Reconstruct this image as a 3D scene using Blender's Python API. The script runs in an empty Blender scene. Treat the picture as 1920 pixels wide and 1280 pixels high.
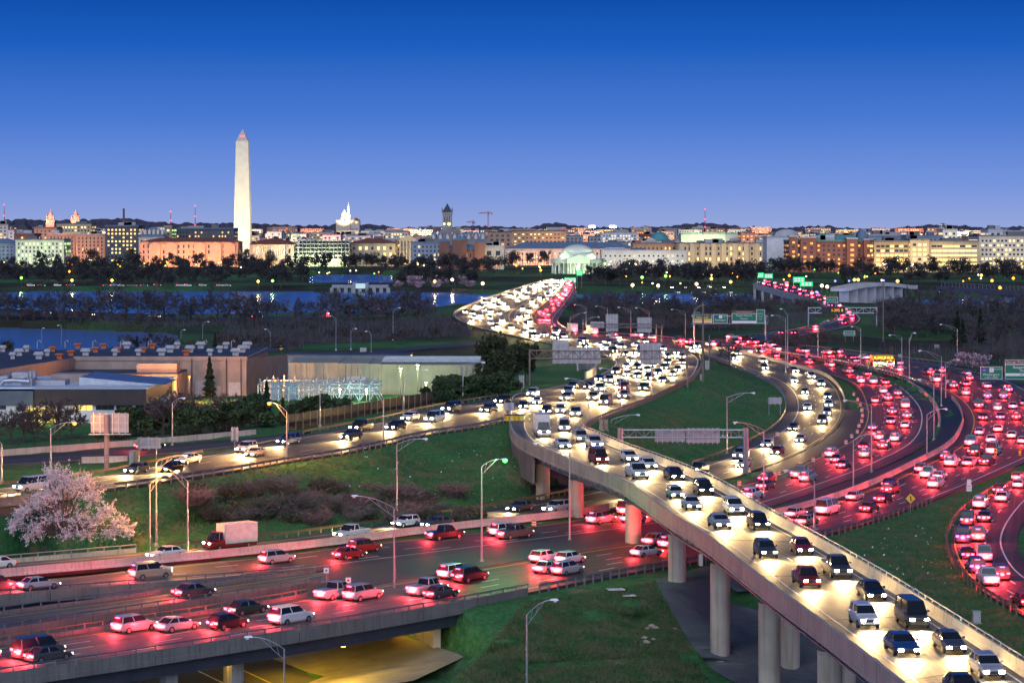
import bpy, math, random
import numpy as np
from mathutils import Vector, Matrix, kdtree
random.seed(7); np.random.seed(7)
S = bpy.context.scene
COL = S.collection
F, HZ, H = 4600.0, 432.0, 40.0      # focal length and horizon in 1920-px units, eye height in metres
# ---------------------------------------------------------------- camera
cam = bpy.data.cameras.new('camera')
cam.sensor_width = 36.0
cam.lens = F / 1920 * 36
cam.shift_y = -(640 - HZ) / 1920
cam.clip_start = 1.0; cam.clip_end = 60000
camo = bpy.data.objects.new('camera', cam); COL.objects.link(camo)
camo.location = (0, 0, H); camo.rotation_euler = (math.radians(90), 0, 0)
S.camera = camo
# ---------------------------------------------------------------- dusk sky
SUN_EL, SUN_ROT = math.radians(1.5), math.radians(200)
W = bpy.data.worlds.new('World'); S.world = W; W.use_nodes = True
nt = W.node_tree; nt.nodes.clear()
def nn(t, **k):
    n = nt.nodes.new(t)
    for a, b in k.items(): setattr(n, a, b)
    return n
out = nn('ShaderNodeOutputWorld'); bg = nn('ShaderNodeBackground')
# the sky the lens sees: pale violet at the horizon to deep blue above, the same all round, over a Nishita base
def lin(r, g, b): return tuple(((c / 255 + .055) / 1.055) ** 2.4 if c > 10 else c / 255 / 12.92 for c in (r, g, b)) + (1,)
sky = nn('ShaderNodeTexSky', sky_type='NISHITA', sun_disc=False, sun_elevation=SUN_EL, sun_rotation=SUN_ROT,
         altitude=0, air_density=1.0, dust_density=0.6, ozone_density=4.0)
tc = nn('ShaderNodeTexCoord'); sp = nn('ShaderNodeSeparateXYZ'); ramp = nn('ShaderNodeValToRGB')
stops = [(0, (152, 168, 218)), (.018, (118, 149, 221)), (.045, (72, 121, 210)), (.075, (24, 93, 190)), (.1, (2, 70, 163)),
         (.2, (2, 58, 142)), (.5, (4, 56, 128)), (1, (6, 50, 110))]
cr = ramp.color_ramp
while len(cr.elements) < len(stops): cr.elements.new(.5)
for e, (p, c) in zip(cr.elements, stops): e.position = p; e.color = lin(*c)
mixs = nn('ShaderNodeMix', data_type='RGBA', blend_type='ADD'); mixs.inputs[0].default_value = 1.0
sc_ = nn('ShaderNodeVectorMath', operation='SCALE'); sc_.inputs['Scale'].default_value = 0.006
lk = nt.links.new
lk(tc.outputs['Generated'], sp.inputs[0]); lk(sp.outputs[2], ramp.inputs[0])
lk(sky.outputs[0], sc_.inputs[0]); lk(ramp.outputs[0], mixs.inputs[6]); lk(sc_.outputs[0], mixs.inputs[7])
lk(mixs.outputs[2], bg.inputs[0]); lk(bg.outputs[0], out.inputs[0])
bg.inputs[1].default_value = 1.0
# afterglow of the western sky behind the camera: the one sun lamp, very soft
sl = bpy.data.lights.new('sun', 'SUN'); sl.energy = 2.3; sl.angle = math.radians(70); sl.color = (.8, .85, 1.0)
so = bpy.data.objects.new('sun', sl); COL.objects.link(so)
so.rotation_euler = (math.radians(58), 0, math.radians(-8))
S.view_settings.view_transform = 'Standard'; S.view_settings.look = 'None'
S.view_settings.exposure = 0; S.view_settings.gamma = 1
S.render.engine = 'CYCLES'
S.cycles.use_denoising = True; S.cycles.use_light_tree = True
S.cycles.use_adaptive_sampling = True; S.cycles.adaptive_threshold = .02; S.cycles.adaptive_min_samples = 24
S.cycles.max_bounces = 3; S.cycles.diffuse_bounces = 1; S.cycles.glossy_bounces = 2; S.cycles.transmission_bounces = 2
S.cycles.sample_clamp_indirect = 3.0; S.cycles.sample_clamp_direct = 0
S.cycles.caustics_reflective = False; S.cycles.caustics_refractive = False
# ---------------------------------------------------------------- helpers
def P(px, py, z=0.0):
    Y = F * (H - z) / (py - HZ); return np.array(((px - 960) / F * Y, Y, z))
def D(px, py, Y): return np.array(((px - 960) / F * Y, Y, H - (py - HZ) / F * Y))
def PX(X, Y, Z): return 960 + F * X / Y, HZ + F * (H - Z) / Y
ORG = {}
def ordn(n): return '%d%s' % (n, 'th' if 10 <= n % 100 <= 20 else {1: 'st', 2: 'nd', 3: 'rd'}.get(n % 10, 'th'))
class MB:
    def __init__(s): s.v = []; s.f = []
    def add(s, v, f):
        o = len(s.v); s.v += [tuple(map(float, p)) for p in v]; s.f += [tuple(i + o for i in q) for q in f]; return s
    def box(s, x0, x1, y0, y1, z0, z1):
        return s.add([(x0,y0,z0),(x1,y0,z0),(x1,y1,z0),(x0,y1,z0),(x0,y0,z1),(x1,y0,z1),(x1,y1,z1),(x0,y1,z1)],
                     [(0,3,2,1),(4,5,6,7),(0,1,5,4),(1,2,6,5),(2,3,7,6),(3,0,4,7)])
    def obox(s, c, u, sz):      # c centre, u = unit xy direction of the length, sz = (length, width, height)
        ux, uy = u; a, b, h = sz[0]/2, sz[1]/2, sz[2]/2; v = []
        for dz in (-h, h):
            for p, q in ((-a,-b),(a,-b),(a,b),(-a,b)): v.append((c[0]+p*ux-q*uy, c[1]+p*uy+q*ux, c[2]+dz))
        return s.add(v, [(0,3,2,1),(4,5,6,7),(0,1,5,4),(1,2,6,5),(2,3,7,6),(3,0,4,7)])
    def tube(s, pts, rad, n=6, cap=True):
        pts = [Vector(map(float, p)) for p in pts]; m = len(pts)
        if not hasattr(rad, '__len__'): rad = [rad]*m
        v = []; f = []
        for i, p in enumerate(pts):
            d = (pts[min(i+1,m-1)]-pts[max(i-1,0)]).normalized()
            a = d.cross(Vector((0,0,1)) if abs(d.z) < .9 else Vector((1,0,0))).normalized(); b = d.cross(a)
            for k in range(n):
                t = 2*math.pi*k/n; v.append(p+(a*math.cos(t)+b*math.sin(t))*rad[i])
        for i in range(m-1):
            for k in range(n): f.append((i*n+k, i*n+(k+1)%n, (i+1)*n+(k+1)%n, (i+1)*n+k))
        if cap: f.append(tuple(range(n))[::-1]); f.append(tuple(range((m-1)*n, m*n)))
        return s.add(v, f)
    def lathe(s, prof, n=16, c=(0,0,0)):   # prof = [(r,z)]
        v = []; f = []; m = len(prof)
        for r, z in prof:
            for k in range(n):
                t = 2*math.pi*k/n; v.append((c[0]+r*math.cos(t), c[1]+r*math.sin(t), c[2]+z))
        for i in range(m-1):
            for k in range(n): f.append((i*n+k, i*n+(k+1)%n, (i+1)*n+(k+1)%n, (i+1)*n+k))
        f.append(tuple(range(n))[::-1]); f.append(tuple(range((m-1)*n, m*n)))
        return s.add(v, f)
    def prism(s, poly, z0, z1):
        n = len(poly); v = [(x,y,z0) for x,y in poly]+[(x,y,z1) for x,y in poly]
        return s.add(v, [tuple(range(n))[::-1], tuple(range(n,2*n))]+[(i,(i+1)%n,n+(i+1)%n,n+i) for i in range(n)])
    def loft(s, path, prof, closed=True):  # path: list of (pos, right-unit xy); prof: [(across, up)]
        n = len(prof); v = []; f = []
        for p, r in path:
            for a, u in prof: v.append((p[0]+r[0]*a, p[1]+r[1]*a, p[2]+u))
        for i in range(len(path)-1):
            for k in range(n if closed else n-1): f.append((i*n+k, i*n+(k+1)%n, (i+1)*n+(k+1)%n, (i+1)*n+k))
        if closed: f.append(tuple(range(n))[::-1]); f.append(tuple(range((len(path)-1)*n, len(path)*n)))
        return s.add(v, f)
    def wall(s, p, q, z0, z1, th):         # upright slab between two xy points
        d = (q[0]-p[0], q[1]-p[1]); l = math.hypot(*d); u = (d[0]/l, d[1]/l)
        return s.obox(((p[0]+q[0])/2, (p[1]+q[1])/2, (z0+z1)/2), u, (l, th, z1-z0))
    def mesh(s, name, m=None, o=(0,0,0), smooth=False):
        me = bpy.data.meshes.new(name)
        me.from_pydata([(a-o[0], b-o[1], c-o[2]) for a, b, c in s.v], [], s.f)
        if m: me.materials.append(m)
        if smooth: me.polygons.foreach_set('use_smooth', [True]*len(me.polygons))
        me.update(); return me
    def build(s, name, m, parent=None, smooth=False, kind=None):
        o = ORG.get(parent, (0,0,0)) if parent else (0,0,0)
        if parent is None and s.v:
            lo = [min(p[i] for p in s.v) for i in range(3)]; hi = [max(p[i] for p in s.v) for i in range(3)]
            o = ((lo[0]+hi[0])/2, (lo[1]+hi[1])/2, lo[2])
        return link(name, s.mesh(name, m, o, smooth), parent, o if parent is None else (0,0,0), kind, o)
def link(name, data, parent=None, loc=(0,0,0), kind=None, org=None):
    ob = bpy.data.objects.new(name, data); COL.objects.link(ob)
    ob.location = loc; ob.parent = parent
    if kind: ob['kind'] = kind
    if org is not None: ORG[ob] = tuple(org)
    return ob
def tag(o, label, cat, group=None):
    o['label'] = label; o['category'] = cat
    if group: o['group'] = group
    return o
def thing(name, label, cat, loc=(0,0,0), rz=0, group=None):
    o = bpy.data.objects.new(name, None); COL.objects.link(o); o.location = loc; o.rotation_euler.z = rz
    o.empty_display_size = .5
    ORG[o] = tuple(map(float, loc)); return tag(o, label, cat, group)
KIDS = {}
def dup(o, parent=None, first=True):
    c = o.copy(); COL.objects.link(c)
    if parent is not None: c.parent = parent
    for ch in KIDS.setdefault(o.name, [k for k in o.children]): dup(ch, c, False)
    return c
def struct(o, label=None): o['kind'] = 'structure'; return o
# ---------------------------------------------------------------- materials
MT = {}
def mat(name, col, rough=.7, metal=0, var=.12, scale=1.5, bump=0, emit=None, es=1, coat=0, objcol=False, pos=False, spec=.5, col2=None, detail=6):
    if name in MT: return MT[name]
    m = bpy.data.materials.new(name); m.use_nodes = True; MT[name] = m
    t = m.node_tree; b = t.nodes['Principled BSDF']; l = t.links.new
    b.inputs['Roughness'].default_value = rough; b.inputs['Metallic'].default_value = metal
    b.inputs['Specular IOR Level'].default_value = spec
    if coat: b.inputs['Coat Weight'].default_value = coat
    base = (*col, 1) if len(col) == 3 else col
    b.inputs['Base Color'].default_value = base
    if emit:
        b.inputs['Emission Color'].default_value = (*emit, 1); b.inputs['Emission Strength'].default_value = es
    src = None
    if objcol:
        oi = t.nodes.new('ShaderNodeObjectInfo'); src = oi.outputs['Color']
    if var or bump:
        tc = t.nodes.new('ShaderNodeNewGeometry' if pos else 'ShaderNodeTexCoord')
        n = t.nodes.new('ShaderNodeTexNoise'); n.inputs['Scale'].default_value = scale; n.inputs['Detail'].default_value = detail
        l(tc.outputs['Position' if pos else 'Object'], n.inputs['Vector'])
        if var:
            mx = t.nodes.new('ShaderNodeMix'); mx.data_type = 'RGBA'; mx.clamp_factor = True
            r = t.nodes.new('ShaderNodeMapRange'); r.inputs[1].default_value = .35; r.inputs[2].default_value = .65
            l(n.outputs[0], r.inputs[0]); l(r.outputs[0], mx.inputs[0])
            a = tuple(c*(1-var) for c in base[:3])+(1,); z = tuple(min(1, c*(1+var)) for c in base[:3])+(1,)
            if col2: a, z = base, (*col2, 1)
            mx.inputs[6].default_value = a; mx.inputs[7].default_value = z
            if src is not None:
                mm = t.nodes.new('ShaderNodeMix'); mm.data_type = 'RGBA'; mm.blend_type = 'MULTIPLY'; mm.inputs[0].default_value = 1
                l(src, mm.inputs[6]); l(mx.outputs[2], mm.inputs[7]); src = mm.outputs[2]
            else: src = mx.outputs[2]
        if bump:
            bp = t.nodes.new('ShaderNodeBump'); bp.inputs['Strength'].default_value = bump; bp.inputs['Distance'].default_value = .05
            l(n.outputs[0], bp.inputs['Height']); l(bp.outputs[0], b.inputs['Normal'])
    if src is not None: l(src, b.inputs['Base Color'])
    return m
def emi(name, col, s):
    if name in MT: return MT[name]
    m = bpy.data.materials.new(name); m.use_nodes = True; MT[name] = m
    t = m.node_tree; t.nodes.clear(); o = t.nodes.new('ShaderNodeOutputMaterial'); e = t.nodes.new('ShaderNodeEmission')
    m.cycles.emission_sampling = 'NONE'; e.inputs[0].default_value = (*col, 1); e.inputs[1].default_value = s; t.links.new(e.outputs[0], o.inputs[0]); return m
def streaky(name, col, dark, rough=.8, vs=.5, hs=3.0):
    """weathered concrete: cloudy tone plus downward dirt streaks"""
    if name in MT: return MT[name]
    m = mat(name, col, rough, pos=True, var=.14, scale=.35, bump=.15)
    t = m.node_tree; l = t.links.new; b = t.nodes['Principled BSDF']; prev = b.inputs['Base Color'].links[0].from_socket
    g = t.nodes.new('ShaderNodeNewGeometry'); mp = t.nodes.new('ShaderNodeMapping'); mp.inputs['Scale'].default_value = (hs, hs, .12)
    n = t.nodes.new('ShaderNodeTexNoise'); n.inputs['Scale'].default_value = 1.0; n.inputs['Detail'].default_value = 8
    r = t.nodes.new('ShaderNodeMapRange'); r.inputs[1].default_value = .5; r.inputs[2].default_value = .75; r.inputs[4].default_value = vs
    x = t.nodes.new('ShaderNodeMix'); x.data_type = 'RGBA'; x.inputs[7].default_value = (*dark, 1)
    l(g.outputs['Position'], mp.inputs[0]); l(mp.outputs[0], n.inputs['Vector']); l(n.outputs[0], r.inputs[0]); l(r.outputs[0], x.inputs[0])
    l(prev, x.inputs[6]); l(x.outputs[2], b.inputs['Base Color']); return m
M = dict(
    concrete=streaky('concrete', (.34,.33,.30), (.11,.105,.09), vs=.8),
    concrete_dark=streaky('concrete_dark', (.17,.165,.155), (.06,.06,.055), vs=.7),
    concrete_pale=streaky('concrete_pale', (.46,.44,.39), (.2,.18,.14), vs=.65),
    steel=mat('galvanised_steel', (.42,.44,.46), .42, .75, var=.1, scale=4),
    rail_dark=mat('weathered_rail_steel', (.16,.18,.22), .5, .6, scale=3),
    rail_rust=mat('rusty_rail_steel', (.24,.17,.12), .6, .3, scale=3),
    girder=mat('girder_paint_grey_blue', (.17,.21,.28), .55, .1, pos=True, scale=.6),
    girder_dark=mat('girder_paint_dark', (.055,.065,.085), .6, .1, pos=True, scale=.6),
    white=mat('road_paint_white', (.75,.75,.72), .55, var=.15, scale=2.5, pos=True),
    yellow=mat('road_paint_yellow', (.72,.48,.06), .55, var=.15, scale=2.5, pos=True),
    sign_back=mat('sign_back_aluminium', (.36,.33,.34), .55, .2, var=.12, scale=1),
    black=mat('black_rubber', (.015,.015,.016), .7), dark=mat('dark_metal', (.04,.042,.048), .5, .3),
)
def cat(pts, sub):
    pts = [np.array(p, float) for p in pts]; out = []
    for i in range(len(pts)-1):
        p0, p1, p2, p3 = pts[max(i-1,0)], pts[i], pts[i+1], pts[min(i+2,len(pts)-1)]
        for k in range(sub):
            t = k/sub
            out.append(.5*((2*p1)+(-p0+p2)*t+(2*p0-5*p1+4*p2-p3)*t*t+(-p0+3*p1-3*p2+p3)*t**3))
    out.append(pts[-1]); return np.array(out)
class Road:
    def __init__(s, name, st, sub=8):
        s.name = name
        s.L = cat([P(a,b,z) for a,b,c,d,z in st], sub); s.R = cat([P(c,d,z) for a,b,c,d,z in st], sub)
        s.n = len(s.L); s.sub = sub
    def at(s, i, t):
        i = min(max(i,0), s.n-1.001); k = int(i); f = i-k
        l = s.L[k]*(1-f)+s.L[k+1]*f; r = s.R[k]*(1-f)+s.R[k+1]*f; return l*(1-t)+r*t
    def line(s, t, i0=0, i1=None, off=0.0):
        """polyline along fraction t, pushed off metres outwards (away from the other edge)"""
        i1 = s.n if i1 is None else i1; o = []
        for i in range(i0, i1):
            w = s.R[i]-s.L[i]; w[2] = 0; w /= np.linalg.norm(w)
            o.append(s.L[i]*(1-t)+s.R[i]*t+w*off)
        return np.array(o)
def resample(pl, step):
    pl = np.array(pl, float); d = np.r_[0, np.cumsum(np.linalg.norm(np.diff(pl[:, :2], axis=0), axis=1))]
    n = max(2, int(d[-1]/step)+1); s = np.linspace(0, d[-1], n)
    return np.stack([np.interp(s, d, pl[:, k]) for k in range(3)], 1)
def frames(pl):
    o = []
    for i in range(len(pl)):
        d = pl[min(i+1,len(pl)-1)]-pl[max(i-1,0)]; l = math.hypot(d[0], d[1]) or 1
        o.append((pl[i], (d[1]/l, -d[0]/l)))
    return o
# ---------------------------------------------------------------- roads: paired edge stations (left px, right px, height)
RC = Road('city_highway', [(1030,526,1050,526,6),(995,534,1035,538,6),(945,550,1000,560,6),(890,570,965,580,5.5),(852,590,957,598,5),(880,608,978,613,4.5),
    (950,626,1040,629,4),(1040,646,1120,640,4),(1095,657,1200,647,4),(1135,667,1275,656,4.3),(1152,677,1308,670,4.8),(1145,690,1308,690,5.3),(1110,707,1290,712,5.9),
    (1060,720,1235,741,6.4),(1005,732,1175,766,7),(960,742,1125,784,7.4),(957,788,1092,803,7.5)])
R1 = Road('flyover', [(957,788,1092,803,7.5),(960,805,1091,812,7.5),(972,826,1115,823,7.5),(1007,846,1172,847,7.5),(1070,873,1240,872,7.5),(1172,914,1335,912,7.5),
    (1260,976,1440,975,7.5),(1317,1010,1515,1016,7.5),(1440,1106,1657,1100,7.5),(1565,1199,1790,1185,7.5),(1702,1307,1920,1270,7.5),(1840,1420,2070,1370,7.5)])
R2 = Road('embankment_road', [(960,741,957,787,7.4),(805,767,880,803,7.2),(720,787,792,816,7),(585,812,660,846,6.5),(480,833,540,865,6),(382,852,440,882,6),
    (190,890,240,911,5.5),(0,914,20,935,5.5),(-150,930,-150,952,5.5)])
R3 = Road('inbound_road', [(1050,526,1060,526,6),(1035,538,1055,540,6),(1000,560,1030,562,6),(965,580,1003,585,5.5),(957,598,1002,598,5),(978,613,1010,609,4.5),
    (1040,629,1050,622,4),(1120,640,1125,630.5,4),(1200,647,1210,636.5,4),(1285,657,1310,651,3.9),(1335,673,1400,665,3.4),(1415,702,1477,685,2.7),(1462,730,1545,705,2),
    (1475,765,1578,738,1.5),(1455,800,1580,785,1),(1390,838,1530,832,.5),(1290,876,1420,880,0),(1110,917,1250,928,0),(960,947,1090,963,0),(720,983,830,993,0),
    (480,1014,560,1027,0),(225,1038,280,1055,0),(0,1057,30,1077,0),(-120,1068,-100,1090,0)])
R4 = Road('outbound_road', [(1060.5,526,1072,526,6),(1055.5,540,1079,543,6),(1031,562,1064,572,5.7),(1004,585,1048,594,5.2),(1003,599,1045,606,4.7),(1012,610,1064,619,4.3),
    (1052,622,1080,621.5,4),(1126,630.5,1150,627.5,4),(1211,636.5,1230,632.5,4),(1311,651,1330,646,3.8),(1401,665,1435,660,3.3),(1480,685.5,1540,677,2.7),(1560,704,1640,697,2.2),
    (1598,722,1700,720,1.7),(1613,750,1742,752,1.3),(1616,785,1757,785,1),(1595,820,1740,828,.7),(1530,855,1670,868,.4),(1440,893,1560,910,.1),(1300,930,1420,955,0),
    (1140,963,1240,986,0),(960,990,1040,1012,0),(720,1015,780,1046,0),(480,1044,520,1078,0),(250,1068,270,1098,0),(0,1098,10,1119,0),(-130,1112,-120,1135,0)])
R4b = Road('exit_road', [(640,1066,650,1086,0),(480,1088,490,1113,0),(340,1107,345,1134,0),(220,1124,220,1153,0),(0,1153,0,1186,0),(-130,1172,-130,1206,0)])
R5 = Road('outer_road', [(1345,643,1338,634,4),(1440,659,1440,645,4),(1565,678,1560,656,3.6),(1655,697,1690,672,3.1),(1735,722,1815,690,2.5),(1785,748,1905,715,2),
    (1807,780,1975,760,1.5),(1803,812,1985,810,1),(1780,840,1960,845,.7),(1720,872,1890,880,.4),(1640,910,1790,922,.2),(1535,947,1680,962,0),(1420,975,1540,1004,0),
    (1235,1011,1310,1052,0),(1135,1024,1200,1070,0),(960,1053,1010,1106,0),(817,1077,860,1135,0),(655,1104,690,1165,0),(480,1136,500,1196,0),(250,1172,255,1234,0),
    (0,1210,0,1272,0),(-130,1230,-130,1295,0)])
R6 = Road('loop_road', [(1932,873,2060,838,.42),(1865,918,1985,900,.17),(1808,960,1935,955,0),(1784,1005,1908,1003,0),(1792,1050,1915,1040,0),(1830,1097,1945,1075,0),
    (1900,1142,2010,1107,0),(1990,1190,2090,1150,0)])
R8 = Road('river_road', [(1412,533,1440,526,7),(1440,541,1490,537,7),(1477,551,1540,552,7),(1522,563,1580,572,6.5),(1550,578,1609,590,6),(1568,592,1612,602,5.5),
    (1560,604,1590,612,5),(1520,614,1540,622,4.5),(1470,623,1490,631,4.3),(1420,629,1430,639,4.1),(1362,632.5,1362,641,4)])
R9 = Road('parkway', [(760,579,762,584,2),(640,588,640,594,2),(480,594,480,600,2),(330,594,330,600,2),(200,591,200,597,2),(60,585,60,592,2),(-120,579,-120,586,2)])
R10 = Road('service_road', [(585,805,562,815,6.4),(480,819,440,836,6),(240,839,240,857,5.6),(0,856,0,872,5.5),(-150,866,-150,884,5.5)])
R11 = Road('hill_road', [(905,640,900,646,4),(780,650,770,657,4),(640,664,625,672,4),(540,680,520,690,4),(430,692,410,703,4)])
ROADS = [RC, R1, R2, R3, R4, R4b, R5, R6, R8, R9, R10, R11]
# ---------------------------------------------------------------- terrain
UL = [(-28,180),(-9,243),(-4,257),(-20,286),(-43,307),(-66,329),(-110,372)]        # right-hand edge of the sunken road
def under_d(x, y):
    """distance into the sunken corridor (positive = inside)"""
    for (x0,y0),(x1,y1) in zip(UL, UL[1:]):
        if y0 <= y <= y1:
            f = (y-y0)/(y1-y0); xb = x0+(x1-x0)*f; n = math.hypot(x1-x0, y1-y0)
            return (xb-x)*(y1-y0)/n
    return -99
samp = []
def bridge_pt(r, p):
    if p[1] > 1130 and r in (RC, R3, R4, R8): return True
    return under_d(p[0], p[1]) > -1.0
for r in ROADS:
    if r is R1: continue
    for i in range(0, r.n, 2):
        w = np.linalg.norm(r.R[i]-r.L[i]); k = max(3, min(9, int(w/3)))
        for j in range(k+1):
            p = r.at(i, j/k)
            if not bridge_pt(r, p): samp.append(p)
samp = np.array(samp)
kd = kdtree.KDTree(len(samp))
for i, p in enumerate(samp): kd.insert((p[0], p[1], 0), i)
kd.balance()
ctl = [P(*c) for c in [(985,1122,-.2),(1145,1098,-.2),(1235,1085,-.4),(905,1235,-3.2),(850,1278,-5.8),(1000,1280,-5.6),(1000,1200,-3),(1160,1280,-5.8),(1330,1275,-6.2),
    (1320,1195,-3.9),(1200,1180,-3.1),(1060,1180,-2.7),(1100,1130,-1.2),(1500,1290,-6.4),(1700,1330,-6),(1420,1180,-4.8),(1000,1340,-6.3),(1200,1380,-6.5),(850,1340,-6.4),(1500,1400,-6.5),
    (1750,1060,-.6),(1650,1010,-.3),(1830,1170,-.9),(1920,1230,-1.2),(1760,1200,-2.5),(2000,1300,-1.5),(1650,1120,-2.2),
    (1230,800,4),(1300,760,2.8),(1250,830,2.4),(1180,820,4.2),(1380,780,1.5),(1330,830,.9),(1420,740,2),
    (960,860,4.6),(900,850,4.4),(800,880,3.2),(860,930,1.4),(650,900,3.3),(700,960,.8),(400,920,3),(450,980,.6),(200,950,3.2),(250,1010,.6),(960,920,1.5),
    (1680,860,.3),(1780,790,.9),(1830,960,-.1),(1000,650,4),(900,660,4),(1000,690,5),(900,720,5.5),
    (0,800,4.5),(200,800,4.6),(400,790,4.8),(600,770,5),(800,745,5.2),(0,740,4),(300,740,4),(600,720,4),(0,690,3.5),(400,690,3.5),(700,690,3.8),
    (0,664,-1),(200,664,-1),(330,664,-.8),(100,672,-.6),(300,674,-.4),(430,662,1.5),(600,640,1.5),(800,610,2),(500,625,.8),(700,610,.8),(0,605,1),(300,610,1),
    (1200,610,2),(1350,610,2),(1150,590,1),(1450,600,1.5),(1300,580,.8),(1700,640,1.5),(1850,640,1.5),(1900,690,2),(1750,660,2),(1900,600,.8),(1650,610,1.5),(1800,580,.8),
    (0,540,1),(300,540,1),(600,538,1),(900,540,1),(1250,545,1),(1500,530,1),(1800,540,1),(0,500,1.5),(480,500,2),(960,500,1.5),(1500,500,1.5),(1920,500,2),
    (-300,470,3),(300,470,4),(960,470,4),(1500,470,4),(2200,470,4),(-300,640,-1),(2200,640,1.5),(2200,560,1),(-300,700,3),(2200,900,0),(2200,1200,-1)]]
ctl = np.array(ctl)
def poly_in(poly, x, y):
    c = False; n = len(poly)
    for i in range(n):
        x0, y0 = poly[i]; x1, y1 = poly[i-1]
        if (y0 > y) != (y1 > y) and x < (x1-x0)*(y-y0)/(y1-y0)+x0: c = not c
    return c
def wv(v): return HZ+(v-HZ)*.964
WATER = [[(-320,wv(614)),(0,wv(614)),(120,wv(617)),(220,wv(621)),(310,wv(624)),(338,wv(630)),(330,650),(200,652),(0,653),(-320,655)],
    [(-320,wv(548)),(330,wv(546)),(480,wv(545)),(600,wv(547)),(740,wv(546)),(830,wv(548)),(900,wv(552)),(1090,wv(552)),(1200,wv(549)),(1430,wv(551)),(1560,wv(560)),(1640,wv(563)),(1760,wv(561)),(1900,wv(558)),(2240,wv(556)),
     (2240,580),(1900,588),(1700,592),(1560,588),(1430,578),(1200,575),(1090,574),(950,574),(800,584),(600,593),(480,596),(330,597),(200,593),(0,585),(-320,580)],
    [(578,wv(536)),(585,wv(516)),(640,wv(514)),(735,wv(516)),(748,wv(536))]]
US = np.linspace(-1330, 1330, 252); VS = np.concatenate([np.linspace(12, 60, 60, endpoint=False), np.linspace(60, 1260, 640)])
GX = US[None, :]/F*(F*H/VS[:, None]); GY = np.broadcast_to((F*H/VS)[:, None], GX.shape).copy()
xy = np.stack([GX.ravel(), GY.ravel()], 1)
num = np.zeros(len(xy)); den = np.zeros(len(xy))
sub_s = samp[::7]
allc = np.concatenate([ctl, sub_s])
for a in range(0, len(xy), 20000):
    q = xy[a:a+20000]; sc = (q[:, 1]/300)[:, None]
    d2 = ((q[:, None, 0]-allc[None, :, 0])**2+((q[:, None, 1]-allc[None, :, 1])*.75)**2)/sc**2+1.0
    w = d2**-1.8; den[a:a+20000] = w.sum(1); num[a:a+20000] = (w*allc[None, :, 2]).sum(1)
GZ = num/den
rng = np.random.RandomState(3)
for n in range(len(xy)):
    x, y = xy[n]; z = GZ[n]; u, v = 960+F*x/y, HZ+F*H/y
    if y < 1700:
        _, idx, dist = kd.find((x, y, 0)); rz = samp[idx][2]-.3
        reach = 1.6 if y < 700 else 4.5
        f = min(1, max(0, (dist-reach)/(5+reach*2))); z = rz*(1-f)+z*f
        if dist > reach+1: z += .12*math.sin(x*.7+y*.31)*math.sin(y*.53-x*.2)
        if y < 420:
            ud = under_d(x, y)
            if ud > -.6:
                z = min(z, (-4.6-max(0, ud-.5)*.145) if ud < 15 else -6.7)
    if 510 < v < 665:
        for k, pl in enumerate(WATER):
            if poly_in(pl, u, v): z = -4; break
    GZ[n] = z
GZ = GZ.reshape(GX.shape)
def gz(x, y):
    u = F*x/y; s = F*H/y
    j = min(max(np.searchsorted(VS, s)-1, 0), len(VS)-2); fj = min(1, max(0, (s-VS[j])/(VS[j+1]-VS[j])))
    a = (u-US[0])/(US[1]-US[0]); i = int(min(max(a, 0), len(US)-2)); fi = min(1, max(0, a-i))
    return float((GZ[j,i]*(1-fi)+GZ[j,i+1]*fi)*(1-fj)+(GZ[j+1,i]*(1-fi)+GZ[j+1,i+1]*fi)*fj)
def G(px, py, it=12):
    """ground point seen at a pixel"""
    z = 0.0
    for _ in range(it):
        p = P(px, py, z); z = .5*z+.5*gz(p[0], p[1])
    return P(px, py, z)
nr, nc = GX.shape
V = np.stack([GX.ravel(), GY.ravel(), GZ.ravel()], 1)
ii = np.arange(nr*nc).reshape(nr, nc)
FQ = np.stack([ii[1:, :-1].ravel(), ii[1:, 1:].ravel(), ii[:-1, 1:].ravel(), ii[:-1, :-1].ravel()], 1)
gm = bpy.data.meshes.new('ground'); gm.from_pydata(V.tolist(), [], FQ.tolist())
gm.polygons.foreach_set('use_smooth', [True]*len(gm.polygons))
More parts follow.
